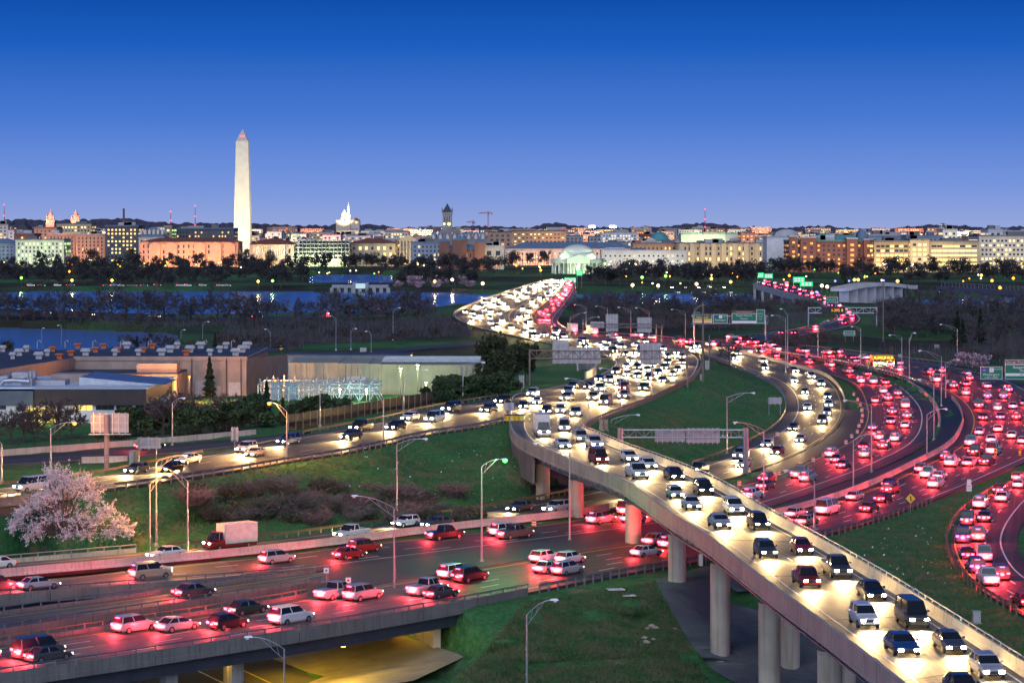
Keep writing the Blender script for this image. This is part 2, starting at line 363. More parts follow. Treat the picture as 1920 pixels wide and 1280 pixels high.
def grass_material():
    m = bpy.data.materials.new('grass_ground'); m.use_nodes = True; t = m.node_tree; b = t.nodes['Principled BSDF']; l = t.links.new
    g = t.nodes.new('ShaderNodeNewGeometry')
    def noise(sc, det=8, ro=.6):
        n = t.nodes.new('ShaderNodeTexNoise'); n.inputs['Scale'].default_value = sc; n.inputs['Detail'].default_value = det; n.inputs['Roughness'].default_value = ro
        l(g.outputs['Position'], n.inputs['Vector']); return n.outputs[0]
    def rng_(s, a, b_):
        r = t.nodes.new('ShaderNodeMapRange'); r.inputs[1].default_value = a; r.inputs[2].default_value = b_; l(s, r.inputs[0]); return r.outputs[0]
    def mix(f, a, c):
        x = t.nodes.new('ShaderNodeMix'); x.data_type = 'RGBA'; l(f, x.inputs[0])
        for i, v in ((6, a), (7, c)):
            if isinstance(v, tuple): x.inputs[i].default_value = (*v, 1)
            else: l(v, x.inputs[i])
        return x.outputs[2]
    fine = noise(1.6, 10, .75); mid = noise(.22); big = noise(.05); huge = noise(.006, 4)
    green = mix(rng_(fine, .35, .65), (.028,.1,.035), (.08,.235,.075))
    dry = mix(rng_(fine, .35, .65), (.1,.085,.05), (.25,.22,.14))
    c = mix(rng_(mid, .5, .62), green, dry)
    c = mix(rng_(big, .42, .62), green, c)
    brush = mix(rng_(fine, .3, .7), (.02,.022,.014), (.07,.06,.045))
    far = t.nodes.new('ShaderNodeSeparateXYZ'); l(g.outputs['Position'], far.inputs[0])
    c = mix(rng_(far.outputs[1], 560, 760), c, mix(rng_(huge, .45, .6), brush, c))
    l(c, b.inputs['Base Color']); b.inputs['Roughness'].default_value = .95; b.inputs['Specular IOR Level'].default_value = .1
    bp = t.nodes.new('ShaderNodeBump'); bp.inputs['Strength'].default_value = .8; bp.inputs['Distance'].default_value = .25; l(fine, bp.inputs['Height']); l(bp.outputs[0], b.inputs['Normal'])
    return m
gm.materials.append(grass_material())
struct(link('ground', gm))
# water
def water_material():
    m = mat('river_water', (.1,.19,.38), .25, var=0, spec=.6)  # base bluer than real water, standing in for reflected sky
    t = m.node_tree; b = t.nodes['Principled BSDF']; l = t.links.new
    g = t.nodes.new('ShaderNodeNewGeometry'); mp = t.nodes.new('ShaderNodeMapping'); mp.inputs['Scale'].default_value = (.06,.35,1)
    n = t.nodes.new('ShaderNodeTexNoise'); n.inputs['Scale'].default_value = 1; n.inputs['Detail'].default_value = 5
    bp = t.nodes.new('ShaderNodeBump'); bp.inputs['Strength'].default_value = .3; bp.inputs['Distance'].default_value = .4
    l(g.outputs['Position'], mp.inputs[0]); l(mp.outputs[0], n.inputs['Vector']); l(n.outputs[0], bp.inputs['Height']); l(bp.outputs[0], b.inputs['Normal'])
    return m
mb = MB()
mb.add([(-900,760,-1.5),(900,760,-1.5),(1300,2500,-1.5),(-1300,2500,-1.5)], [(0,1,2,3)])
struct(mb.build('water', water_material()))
# far hills
hill_m = mat('far_wooded_hills', (.075,.062,.075), .95, var=.4, scale=.012, pos=True)
mb = MB(); cols = np.arange(-200, 2140, 6)
def hill_py(x):
    b = 427-3*math.sin(x*.011)-3*math.sin(x*.029+1)
    for c, w, h in ((230,260,12),(60,120,5),(1000,70,8),(1040,25,8),(1330,140,2),(560,80,5),(1600,200,3),(390,100,4)): b -= h*math.exp(-((x-c)/w)**2)
    return b+rng.uniform(-1.6, 1.6)
rows = []
for dy, fy in ((0,1),(5,.6),(8,.2),(11,-.3)):
    rows.append([D(x, 0, 11500-dy*250) for x in cols])
v = []
for k, (Y, fz) in enumerate(((12500,.2),(11500,1),(10800,.75),(10000,.35),(9000,-.05))):
    for x in cols:
        top = H-(hill_py(x)-HZ)/F*11500
        v.append(((x-960)/F*Y, Y, top*fz+(rng.uniform(-4,4) if fz > .3 else 0)))
n = len(cols)
mb.add(v, [(k*n+i+1, k*n+i, (k+1)*n+i, (k+1)*n+i+1) for k in range(4) for i in range(n-1)])
struct(mb.build('hills', hill_m))
# ---------------------------------------------------------------- road surfaces
def asphalt(name, c1, c2, stain):
    m = mat(name, c1, .62, var=.3, scale=1.2, pos=True, bump=.12, col2=c2, detail=8)
    t = m.node_tree; l = t.links.new; b = t.nodes['Principled BSDF']; prev = b.inputs['Base Color'].links[0].from_socket
    g = t.nodes.new('ShaderNodeNewGeometry'); n = t.nodes.new('ShaderNodeTexNoise'); n.inputs['Scale'].default_value = .09; n.inputs['Detail'].default_value = 9
    r = t.nodes.new('ShaderNodeMapRange'); r.inputs[1].default_value = .42; r.inputs[2].default_value = .68
    x = t.nodes.new('ShaderNodeMix'); x.data_type = 'RGBA'; x.inputs[7].default_value = (*stain, 1)
    l(g.outputs['Position'], n.inputs['Vector']); l(n.outputs[0], r.inputs[0]); l(r.outputs[0], x.inputs[0]); l(prev, x.inputs[6]); l(x.outputs[2], b.inputs['Base Color'])
    uv = t.nodes.new('ShaderNodeUVMap'); mp = t.nodes.new('ShaderNodeMapping'); mp.inputs['Scale'].default_value = (.012, 1.5, 1)     # wheel tracks and oil run along the lanes
    n2 = t.nodes.new('ShaderNodeTexNoise'); n2.inputs['Scale'].default_value = 1.0; n2.inputs['Detail'].default_value = 6
    r2 = t.nodes.new('ShaderNodeMapRange'); r2.inputs[1].default_value = .38; r2.inputs[2].default_value = .66; r2.inputs[3].default_value = .5; r2.inputs[4].default_value = 1.25
    x2 = t.nodes.new('ShaderNodeMix'); x2.data_type = 'RGBA'; x2.blend_type = 'MULTIPLY'; x2.inputs[0].default_value = 1
    l(uv.outputs[0], mp.inputs[0]); l(mp.outputs[0], n2.inputs['Vector']); l(n2.outputs[0], r2.inputs[0]); l(x.outputs[2], x2.inputs[6]); l(r2.outputs[0], x2.inputs[7]); l(x2.outputs[2], b.inputs['Base Color'])
    return m
def put_uv(ob, uvs):
    me = ob.data; ly = me.uv_layers.new(name='UVMap'); vi = np.zeros(len(me.loops), int); me.loops.foreach_get('vertex_index', vi)
    ly.data.foreach_set('uv', np.array(uvs)[vi].ravel()); return ob
def strip_uv(L_, R_, nx, skirt):
    d = np.r_[0, np.cumsum(np.linalg.norm(np.diff((L_+R_)/2, axis=0), axis=1))]; o = []
    for i in range(len(L_)):
        w = np.linalg.norm(R_[i]-L_[i]); row = [(d[i], w*k/nx) for k in range(nx+1)]
        o += [row[0]]+row+[row[-1]] if skirt else row
    return o
M['asphalt'] = asphalt('asphalt', (.048,.048,.05), (.085,.083,.08), (.06,.058,.055))
M['deck'] = asphalt('deck_concrete', (.13,.125,.115), (.2,.19,.17), (.1,.095,.085))
def road_mesh(r, m, th=.5, i0=0, i1=None, dz=0.0, nx=6):
    i1 = r.n if i1 is None else i1; mb = MB(); v = []; n = nx+3
    for i in range(i0, i1):
        a, b = r.L[i], r.R[i]
        v.append((a[0], a[1], a[2]-th))
        for k in range(nx+1): p = a+(b-a)*k/nx; v.append((p[0], p[1], p[2]+dz))
        v.append((b[0], b[1], b[2]-th))
    N = i1-i0
    mb.add(v, [(i*n+k, i*n+k+1, (i+1)*n+k+1, (i+1)*n+k) for i in range(N-1) for k in range(n-1)])
    return mb
def flip_up(ob):
    me = ob.data
    if sum(p.normal.z*p.area for p in me.polygons) < 0: me.flip_normals()
    return ob
ROAD_OB = {}
for r, m in ((RC,'asphalt'),(R2,'asphalt'),(R3,'asphalt'),(R4,'asphalt'),(R4b,'deck'),(R5,'asphalt'),(R6,'asphalt'),(R8,'asphalt'),(R9,'asphalt'),(R10,'asphalt'),(R11,'asphalt')):
    ROAD_OB[r] = struct(put_uv(flip_up(road_mesh(r, M[m]).build(r.name, M[m])), strip_uv(r.L, r.R, 6, True)))
# concrete wearing surface where the roads run over the sunken road (4 mm above the asphalt)
def deck_over(r, x_lim, name):
    ix = [i for i in range(r.n) if PX(*((r.L[i]+r.R[i])/2))[0] < x_lim]
    q = Road.__new__(Road); q.L = r.L[ix[0]:]+np.array((0,0,.006)); q.R = r.R[ix[0]:]+np.array((0,0,.006)); q.n = len(q.L)
    mb = MB(); v = []
    for a, b in zip(q.L, q.R): v += [a, b]
    mb.add(v, [(2*i, 2*i+1, 2*i+3, 2*i+2) for i in range(q.n-1)])
    return put_uv(flip_up(mb.build(name, M['deck'], ROAD_OB[r])), strip_uv(q.L, q.R, 1, False))
deck_over(R5, 830, 'bridge_deck_surface'); deck_over(R4, 440, 'bridge_deck_surface'); deck_over(R3, 330, 'bridge_deck_surface')
# painted lines
def ribbon(mb, pl, w, dz=.012):
    fr = frames(pl); v = []
    for p, rt in fr: v += [(p[0]-rt[0]*w/2, p[1]-rt[1]*w/2, p[2]+dz), (p[0]+rt[0]*w/2, p[1]+rt[1]*w/2, p[2]+dz)]
    mb.add(v, [(2*i, 2*i+1, 2*i+3, 2*i+2) for i in range(len(fr)-1)])
def lines(r, solid=(), dash=(), yellow=(), w=.16, dl=3.2, gap=9.0, parent=None, i0=0, i1=None, dzz=.014):
    par = parent or ROAD_OB[r]
    for ts, mm, nm in ((solid, M['white'], 'edge_line'), (yellow, M['yellow'], 'yellow_edge_line')):
        for t in ts:
            mb = MB(); ribbon(mb, r.line(t, i0, i1), w, dzz); flip_up(mb.build(nm, mm, par))
    for t in dash:
        pl = resample(r.line(t, i0, i1), .8); mb = MB(); k = int(dl/.8); g = int((dl+gap)/.8)
        for s in range(0, len(pl)-k-1, g): ribbon(mb, pl[s:s+k+1], w, dzz)
        flip_up(mb.build('dashed_lane_line', M['white'], par, kind='stuff'))
lines(RC, solid=(.02,.98), dash=(.14,.27,.4,.53,.66,.8), w=.22)
lines(R2, solid=(.12,.93), dash=(.4,.66))
lines(R3, solid=(.2,), yellow=(.93,), dash=(.5,.72), w=.18)
lines(R4, solid=(.8,), yellow=(.08,), dash=(.3,.5,.68), w=.2)
lines(R4b, solid=(.85,), yellow=(.15,))
lines(R5, solid=(.9,), yellow=(.1,), dash=(.28,.46,.62,.76), w=.2)
lines(R6, solid=(.75,), yellow=(.06,), dash=(.3,.52), w=.2)
lines(R8, solid=(.05,.95), dash=(.35,.65), w=.3)
lines(R10, yellow=(.5,), solid=(.94,))
# chevron gore paint between flyover and embankment road, and between outer and loop road
mb = MB(); ribbon(mb, [P(968,782,7.44), P(1010,770,7.2), P(1080,755,6.75)], .25, .1); flip_up(mb.build('gore_line', M['white'], ROAD_OB[RC]))
# ---------------------------------------------------------------- barriers, parapets, rails
def edge_frames(r, side, i0=0, i1=None, off=0.0, step=None, pl=None):
    """positions along an edge with the outward unit vector"""
    i1 = r.n if i1 is None else i1; o = []
    for i in range(i0, i1):
        w = r.R[i]-r.L[i]; w = np.array((w[0], w[1], 0)); w /= np.linalg.norm(w)
        if side == 'L': o.append((r.L[i]-w*off, (-w[0], -w[1])))
        else: o.append((r.R[i]+w*off, (w[0], w[1])))
    if step:
        d = np.r_[0, np.cumsum([np.linalg.norm(o[i+1][0]-o[i][0]) for i in range(len(o)-1)])]
        n = max(2, int(d[-1]/step)+1); s = np.linspace(0, d[-1], n); A = np.array([np.r_[p, q] for p, q in o])
        B = np.stack([np.interp(s, d, A[:, k]) for k in range(5)], 1); o = [(b[:3], (b[3], b[4])) for b in B]
    return o
def ix(r, px, side='L'):
    """index of the station whose edge projects nearest to px (last match wins for the near run)"""
    e = r.L if side == 'L' else r.R
    return min(range(r.n), key=lambda i: abs(PX(*e[i])[0]-px)+(0 if i > r.n*.5 else 300))
JERSEY = [(-.32,0),(-.3,.09),(-.12,.36),(-.08,.95),(.08,.95),(.12,.36),(.3,.09),(.32,0)]
def segments(name, fr, prof, m, parent, per, gap=.06):
    """one object for each cast length of barrier"""
    k = 0
    for s in range(0, len(fr)-1, per):
        q = fr[s:s+per+1]
        if len(q) < 2: break
        q = [(np.array(p, float), r_) for p, r_ in q]
        d = q[-1][0]-q[-2][0]; d = d/np.linalg.norm(d); q[-1] = (q[-1][0]-d*gap, q[-1][1])
        MB().loft(q, prof).build(name, m, parent); k += 1
    return k
def barrier(label, fr, m=None, prof=JERSEY, per=4):
    t = thing('concrete_barrier', label, 'barrier', fr[0][0])
    segments('barrier_segment', fr, prof, m or M['concrete'], t, per); return t
POST = {}
def posts(fr, parent, h, w, m, z0=0.0, name='post', out=0.0, back=.0):
    key = (round(h,2), round(w,2), m.name)
    if key not in POST: POST[key] = MB().box(-w/2, w/2, -w/2, w/2, 0, h).mesh('post', m)
    o = ORG[parent]
    for p, r in fr:
        q = bpy.data.objects.new(name, POST[key]); COL.objects.link(q); q.parent = parent
        q.location = (p[0]+r[0]*out-o[0], p[1]+r[1]*out-o[1], p[2]+z0-o[2]); q.rotation_euler.z = math.atan2(r[1], r[0])
WB = [(-.04,.42),(.0,.46),(-.04,.53),(.0,.58),(-.04,.66),(.0,.71),(-.04,.76),(-.06,.76),(-.02,.71),(-.06,.66),(-.02,.58),(-.06,.53),(-.02,.46),(-.06,.42)]
def guardrail(label, fr, sp=2.0, m=None, pm=None):
    t = thing('guardrail', label, 'guardrail', fr[0][0])
    MB().loft(fr, [(a*1.6, u) for a, u in WB]).build('rail', m or M['steel'], t)
    L_ = sum(np.linalg.norm(fr[i+1][0]-fr[i][0]) for i in range(len(fr)-1)); n = max(2, int(L_/sp))
    idx = np.linspace(0, len(fr)-1, n); ps = []
    for a in idx:
        k = min(int(a), len(fr)-2); f = a-k
        ps.append((fr[k][0]*(1-f)+fr[k+1][0]*f, fr[k][1]))
    posts(ps, t, 1.1, .17, pm or M['rail_dark'], -.35, out=.14); return t
def bridge_side(parent, r, side, i0, i1, ph=.5, skirt=.85, rail=True, m='concrete_dark', rm='rail_dark', per=4, sp=2.2, fascia=True):
    fr = edge_frames(r, side, i0, i1, .02, 2.2)
    segments('parapet_panel', fr, [(0,-.03),(.03,ph),(.36,ph),(.36,-.32),(.42,-.34),(.42,-skirt),(.0,-skirt)], M[m], parent, per)
    if rail:
        rf = [(p+np.array((q[0]*.18, q[1]*.18, ph+.42)), q) for p, q in fr]
        MB().tube([p for p, _ in rf], .075, 6).build('top_rail', M[rm], parent)
        n = max(2, int(len(fr)*2.2/sp)); posts(fr[::max(1, round(sp/2.2))], parent, .46, .14, M[rm], ph, 'rail_post', out=.18)
    if fascia:
        MB().loft(edge_frames(r, side, i0, i1, -.7, 4), [(-.25,-.55),(.25,-.55),(.25,-.62),(.05,-.62),(.05,-2.05),(.28,-2.05),(.28,-2.15),(-.28,-2.15),(-.28,-2.05),(-.05,-2.05),(-.05,-.62),(-.25,-.62)]).build('girder', M['girder_dark'], parent)
# ---------------------------------------------------------------- the flyover
fly = thing('flyover_bridge', 'curving concrete flyover on round columns crossing the lower roads', 'bridge', R1.at(40, .5)-np.array((0,0,7.5)))
put_uv(flip_up(road_mesh(R1, M['deck'], .4).build('deck', M['deck'], fly)), strip_uv(R1.L, R1.R, 6, True))
lines(R1, solid=(.2,.93), dash=(.56,), parent=fly, dl=3, gap=9)
fr = edge_frames(R1, 'L', 3, None, .0, 2.4)
segments('parapet_panel', fr, [(0,-.02),(.1,1.0),(.14,1.05),(.42,1.05),(.42,-.5),(.5,-.52),(.5,-.8),(0,-.8)], M['concrete'], fly, 4)
fr = edge_frames(R1, 'R', 6, None, .0, 2.4)
segments('barrier_segment', fr, [(0,-.02),(.05,.12),(.24,.38),(.28,1.0),(.52,1.0),(.55,-.8),(0,-.8)], M['concrete_pale'], fly, 3)
MB().tube([p+np.array((q[0]*.4, q[1]*.4, 1.3)) for p, q in fr], .06, 6).build('top_rail', M['steel'], fly)
posts(fr, fly, .32, .1, M['steel'], .98, 'rail_post', out=.4)
for t in (.1,.37,.63,.9):
    pl = R1.line(t, 6)
    MB().loft(frames(resample(pl, 4)), [(-.3,-.38),(.3,-.38),(.3,-.46),(.06,-.46),(.06,-1.95),(.32,-1.95),(.32,-2.08),(-.32,-2.08),(-.32,-1.95),(-.06,-1.95),(-.06,-.46),(-.3,-.46)]).build('girder', M['girder'], fly)
st = MB().box(-.02, .02, -.24, .24, 0, 1.48).mesh('web_stiffener', M['girder'])
pl = resample(R1.line(.1, 6), 3.2)
for p, rt in frames(pl):
    q = bpy.data.objects.new('web_stiffener', st); COL.objects.link(q); q.parent = fly; o = ORG[fly]
    q.location = (p[0]-o[0], p[1]-o[1], 7.5-1.95-o[2]); q.rotation_euler.z = math.atan2(rt[1], rt[0])+math.pi/2
COLM = streaky('column_concrete', (.52,.46,.36), (.24,.2,.13), vs=.7, hs=2.2)  # warm light on the columns is tinted into this base colour
def r1_at_y(y): return min(range(R1.n), key=lambda i: abs((R1.L[i][1]+R1.R[i][1])/2-y))
for Y in (368,345,315,283,258,233,206,180):
    i = r1_at_y(Y)
    for t in (.17,.83):
        p = R1.at(i, t); g = gz(p[0], p[1]); top = 7.5-2.5
        if top-g < 1.2 or (t > .5 and Y > 265): continue
        c = MB().lathe([(1.08,-.6),(1.08,.02),(1.05,.06),(1.05,top-g-.3),(1.02,top-g-.26),(1.05,top-g-.22),(1.05,top-g)], 28, (p[0], p[1], g)).build('column', COLM, fly)
        bb = MB(); w = R1.R[i]-R1.L[i]; w /= np.linalg.norm(w); bb.obox((p[0], p[1], top+.16), (w[0], w[1]), (1.0,.7,.32)); bb.build('bearing', M['dark'], fly)
    a, b = R1.at(i, .08), R1.at(i, .92); mb = MB(); mb.wall(a, b, 7.5-1.8, 7.5-.8, .25); mb.build('cross_frame', M['girder'], fly)
    a, b = R1.at(i, .01), R1.at(i, .99); mb = MB(); mb.wall(a, b, 7.4, 7.509, .3); mb.build('expansion_joint', M['black'], fly)
    p = R1.at(i, .1); w = R1.R[i]-R1.L[i]; w /= np.linalg.norm(w)
    mb = MB(); mb.obox((p[0]-w[0]*.16, p[1]-w[1]*.16, 7.5-1.2), (w[0], w[1]), (.3,.35,1.5)); mb.build('bearing_stiffener', M['girder_dark'], fly)
# drip box under the parapet by the tall column
p = R1.at(r1_at_y(252), 0); mb = MB().box(p[0]-1.0, p[0]-.6, p[1]-.3, p[1]+.3, 5.2, 6.4); mb.build('drain_box', M['concrete_pale'], fly)
# abutment wing under the start of the flyover
ab = MB(); fr = edge_frames(R1, 'L', 0, 24, -.1, 2)
ab.loft(fr, [(0,-.75),(.35,-.75),(.35,-5),(0,-5)]).build('abutment_wall', M['concrete_dark'], fly)
# ---------------------------------------------------------------- road bridges over the sunken road
def overpass(label, r, spec, px_r):
    i0 = ix(r, px_r, 'R'); base = r.at(i0, .5)
    t = thing('road_bridge', label, 'bridge', base)
    for side, i, kw in spec: bridge_side(t, r, side, i, None, **kw)
    return t, i0
b5, i5 = overpass('near road bridge with blue railing above the yellow lit underpass', R5, [], 885)
bridge_side(b5, R5, 'R', ix(R5, 985, 'R'), None, ph=.55)
bridge_side(b5, R5, 'L', ix(R5, 655, 'L'), None, ph=.45, rm='rail_rust')
for t in (.3, .6):
    MB().loft(frames(resample(R5.line(t, ix(R5, 885, 'R')), 5)), [(-.25,-.55),(.25,-.55),(.25,-2.1),(-.25,-2.1)]).build('girder', M['girder_dark'], b5)
# abutment wall, wing wall and pier under it
def seg_wall(mb, a, b, z0, z1, th=.8): mb.wall(a, b, z0, z1, th)
A = R5.at(ix(R5, 885, 'R'), 1.0); B = R5.at(ix(R5, 885, 'R')-2, 0.0)
mb = MB(); mb.wall((A[0]-3.4, A[1]-.6), (B[0]-11.6, B[1]), -5.4, -.6, .8); mb.build('abutment', COLM, b5)
mb = MB(); q0 = R5.R[ix(R5, 885, 'R')]; q1 = R5.R[ix(R5, 985, 'R')]
mb.add([(q0[0]-.3,q0[1]-.25,-5.2),(q1[0],q1[1]-.25,-1.4),(q1[0],q1[1]-.25,-.4),(q0[0]-.3,q0[1]-.25,-.4),(q0[0]-.3,q0[1]+.4,-5.2),(q1[0],q1[1]+.4,-1.4),(q1[0],q1[1]+.4,-.4),(q0[0]-.3,q0[1]+.4,-.4)],
       [(0,1,2,3),(7,6,5,4),(0,4,5,1),(1,5,6,2),(2,6,7,3),(3,7,4,0)]); mb.build('wing_wall', M['concrete_dark'], b5)
for px in (435, 330):
    i = ix(R5, px, 'R')
    for t in (.88,.45):
        p = R5.at(i, t); mb = MB(); mb.obox((p[0], p[1], -4.5), (.8,.6), (1.3,1.0,4.6)); mb.build('pier', M['concrete'], b5)
b4b, _ = overpass('narrow exit ramp bridge with railings on both sides', R4b, [('L', 3, dict(ph=.4)), ('R', 3, dict(ph=.45))], 610)
b4, _ = overpass('bridge edge with railing beside the orange lit outbound lanes', R4, [('R', ix(R4, 505, 'R'), dict(ph=.4))], 440)
b3, _ = overpass('bridge parapet with pink railing below the blossoming tree', R3, [('L', ix(R3, 270), dict(ph=.55, m='concrete', rm='steel'))], 250)
b2, _ = overpass('bridge edge of the embankment road at the far corner below the tree', R2, [('R', ix(R2, 190, 'R'), dict(ph=.35, rm='rail_rust'))], 40)
# concrete barriers
barrier('long low concrete median barrier dividing white and red traffic lanes', edge_frames(R3, 'R', ix(R3, 1140, 'R'), None, .55, 2.0), M['concrete_pale'])
barrier('curving tan concrete barrier beside the headlight bend', edge_frames(R3, 'R', 74, 108, .5, 2.0), M['concrete_pale'])
barrier('tan concrete barrier along the inner edge of the outer red lanes', edge_frames(R5, 'L', 40, 98, .6, 2.0), M['concrete_pale'])
barrier('curved concrete wall outside the inner red lanes', edge_frames(R4, 'R', 84, 124, .5, 2.2), M['concrete_pale'])
barrier('short concrete barrier beside the big steel sign post', [(G(153,868)+np.array((i*2.2,i*.6,0)), (0.26,-.96)) for i in range(4)], M['concrete_pale'])
# guardrails
guardrail('long dark guardrail along the grass slope below the embankment road', edge_frames(R2, 'R', 2, ix(R2, 190, 'R'), .5, 2.0), 2.0, M['rail_dark'], M['rail_rust'])
guardrail('guardrail curving round the grass island below the s bend', edge_frames(RC, 'R', 80, 129, .6, 2.5), 2.0, M['rail_dark'], M['rail_rust'])
guardrail('guardrail along the grass island beside the inbound bend', edge_frames(R3, 'L', 84, 128, .6, 2.5), 3.0, M['rail_rust'])
guardrail('rusty guardrail behind the inbound lanes below the bushes', edge_frames(R3, 'L', ix(R3, 1110), ix(R3, 280), .6, 2.0), 2.0, M['rail_rust'])
guardrail('silver guardrail outside the far end of the outer red road', edge_frames(R5, 'R', 12, 33, .6, 2.5), 3.0)
guardrail('guardrail between the inner and outer red roads at the far bend', edge_frames(R5, 'L', 6, 34, .5, 2.5), 3.0)
guardrail('guardrail along the right grass beyond the merge sign', edge_frames(R5, 'R', 84, 98, .6, 2.0), 2.0, M['rail_dark'], M['rail_rust'])
guardrail('dark guardrail on posts in front of the round columns', edge_frames(R5, 'R', 102, ix(R5, 985, 'R'), .5, 2.0), 1.6, M['rail_dark'])
guardrail('guardrail on the far side of the embankment road beside the dark fence', edge_frames(R2, 'L', 2, 26, .5, 2.0), 2.5, M['rail_rust'])
guardrail('guardrail on the far side of the embankment road by the utility cabinets', edge_frames(R2, 'L', 40, 60, .5, 2.0), 2.5, M['rail_rust'])
guardrail('guardrail along the outer edge of the far highway bend', edge_frames(R4, 'R', 24, 80, .5, 4), 4)
guardrail('guardrail along the loop road beside the right grass', edge_frames(R6, 'L', 8, 50, .5, 2.0), 2.5, M['rail_rust'], M['rail_rust'])
guardrail('guardrail beside the river road', edge_frames(R8, 'L', 24, None, .5, 3), 4)
# paved medians, slope paving, sunken road
def median(name, ea, eb, m, dz=.1):
    A = resample(ea, max(1, len(ea)*.6)); n = 48
    def rs(e):
        e = np.array(e); d = np.r_[0, np.cumsum(np.linalg.norm(np.diff(e, axis=0), axis=1))]; s = np.linspace(0, d[-1], n)
        return np.stack([np.interp(s, d, e[:, k]) for k in range(3)], 1)
    a, b = rs(ea), rs(eb); mb = MB(); v = []
    for p, q in zip(a, b):
        p = p+np.array((0,0,dz)); q = q+np.array((0,0,dz)); w = q-p
        v += [p-np.array((0,0,.4)), p, p+w/3, p+w*2/3, q, q-np.array((0,0,.4))]
    mb.add(v, [(i*6+k, i*6+k+1, i*6+k+7, i*6+k+6) for i in range(n-1) for k in range(5)])
    return struct(flip_up(mb.build(name, m)))
mm = asphalt('median_paving', (.03,.032,.036), (.055,.056,.06), (.04,.04,.042))
median('median_pavement', R4.line(1, 92, 150, .9), R5.line(0, 34, 98, .95), mm)
median('median_pavement', R3.line(1, 108, 128, .5), R4.line(0, 118, 148, .4), mm, .05)
median('median_pavement', R4.line(1, 155, 182, .3), R5.line(0, 104, 139, .3), asphalt('green_grey_paving', (.07,.075,.07), (.1,.105,.1), (.06,.065,.06)))
def apron(name, st, m, dz=.06):
    Lp = cat([np.array((a,b,0.)) for a,b,c,d in st], 6); Rp = cat([np.array((c,d,0.)) for a,b,c,d in st], 6); nx = 14; mb = MB(); v = []
    for l_, r_ in zip(Lp, Rp):
        for k in range(nx+1):
            q = l_+(r_-l_)*k/nx; p = G(q[0], q[1]); v.append((p[0], p[1], p[2]+dz))
    N = len(Lp); mb.add(v, [(i*(nx+1)+k, i*(nx+1)+k+1, (i+1)*(nx+1)+k+1, (i+1)*(nx+1)+k) for i in range(N-1) for k in range(nx)])
    return struct(flip_up(mb.build(name, m)))
apm = streaky('slope_paving_concrete', (.13,.135,.14), (.07,.07,.075), vs=.5, hs=.4)
apron('slope_paving', [(1228,1088,1325,1062),(1250,1130,1420,1105),(1275,1175,1520,1160),(1305,1220,1620,1215),(1345,1262,1720,1270),(1440,1310,1800,1330)], apm, .12)
apron('slope_paving', [(975,845,1115,870),(985,890,1120,895),(1000,930,1125,915)], apm, .15)
p = MB(); SR = streaky('sunken_slab_concrete', (.28,.25,.18), (.13,.11,.07), vs=.5, hs=.3)
sr = [(-3,244),(-19,272),(-40,296),(-75,330)]; si = [(8,180),(-30,215)]
v = []; ys = np.linspace(243, 330, 40); ds = np.linspace(.75, 14.5, 12)
for yy in ys:
    for dd in ds:
        k = next(k for k in range(len(UL)-1) if UL[k][1] <= yy <= UL[k+1][1]); (ax, ay), (bx, by) = UL[k], UL[k+1]; nl = math.hypot(bx-ax, by-ay)
        xb = ax+(bx-ax)*(yy-ay)/(by-ay); xx = xb-dd*nl/(by-ay); v.append((xx, yy, max(gz(xx, yy), -4.6-(dd-.5)*.145)+.1))
p.add(v, [(i*12+k, i*12+k+1, (i+1)*12+k+1, (i+1)*12+k) for i in range(39) for k in range(11)]); struct(flip_up(p.build('sunken_road_slope', SR)))
p = MB(); v = [(-17,232,-6.6),(-17,248,-6.6),(-30,276,-6.6),(-53,297,-6.6),(-80,318,-6.6),(-45,150,-6.6),(-60,210,-6.6),(-75,240,-6.6),(-95,265,-6.6),(-120,290,-6.6)]
p.add(v, [(0,1,6,5),(1,2,7,6),(2,3,8,7),(3,4,9,8)]); so_ = struct(flip_up(p.build('sunken_road', M['asphalt'])))
for off in (2.0, 6.0):
    mb = MB(); ribbon(mb, [np.array((x-off, y-off*.45, -6.6)) for x, y in ((-22,232),(-20,248),(-34,276),(-57,297))], .2, .02); flip_up(mb.build('edge_line', M['yellow'] if off < 3 else M['white'], so_))
# luminaires under the near bridge
def lamp_light(name, kind, loc, col, power, parent=None, size=.15, rot=None, spot=None):
    l = bpy.data.lights.new(name, kind); l.energy = power; l.color = col
    if kind in ('POINT', 'SPOT'): l.shadow_soft_size = size
    if kind == 'SPOT': l.spot_size = spot or 1.6; l.spot_blend = .7
    o = bpy.data.objects.new(name, l); COL.objects.link(o); o.parent = parent; og = ORG.get(parent, (0,0,0)) if parent else (0,0,0)
    o.location = tuple(a-b for a, b in zip(loc, og))
    if rot: o.rotation_euler = rot
    return o
for px, t in ((790,.5),(640,.95),(560,.4),(420,.75)):
    q = R5.at(ix(R5, px, 'R'), t); L_ = thing('underpass_luminaire', 'sodium luminaire fixed under the near road bridge at %s' % {790:'the abutment',640:'mid span beside the railing',560:'mid span',420:'the pier'}[px], 'lamp', (q[0], q[1], -1.5))
    MB().box(q[0]-.3, q[0]+.3, q[1]-.2, q[1]+.2, -2.25, -1.85).build('housing', M['dark'], L_)
    MB().box(q[0]-.24, q[0]+.24, q[1]-.15, q[1]+.15, -2.3, -2.252).build('lens', emi('sodium_lens', (1,.62,.08), 12), L_)
    lamp_light('sodium_light', 'POINT', (q[0], q[1], -2.6), (1,.6,.04), 1700, L_, .2)
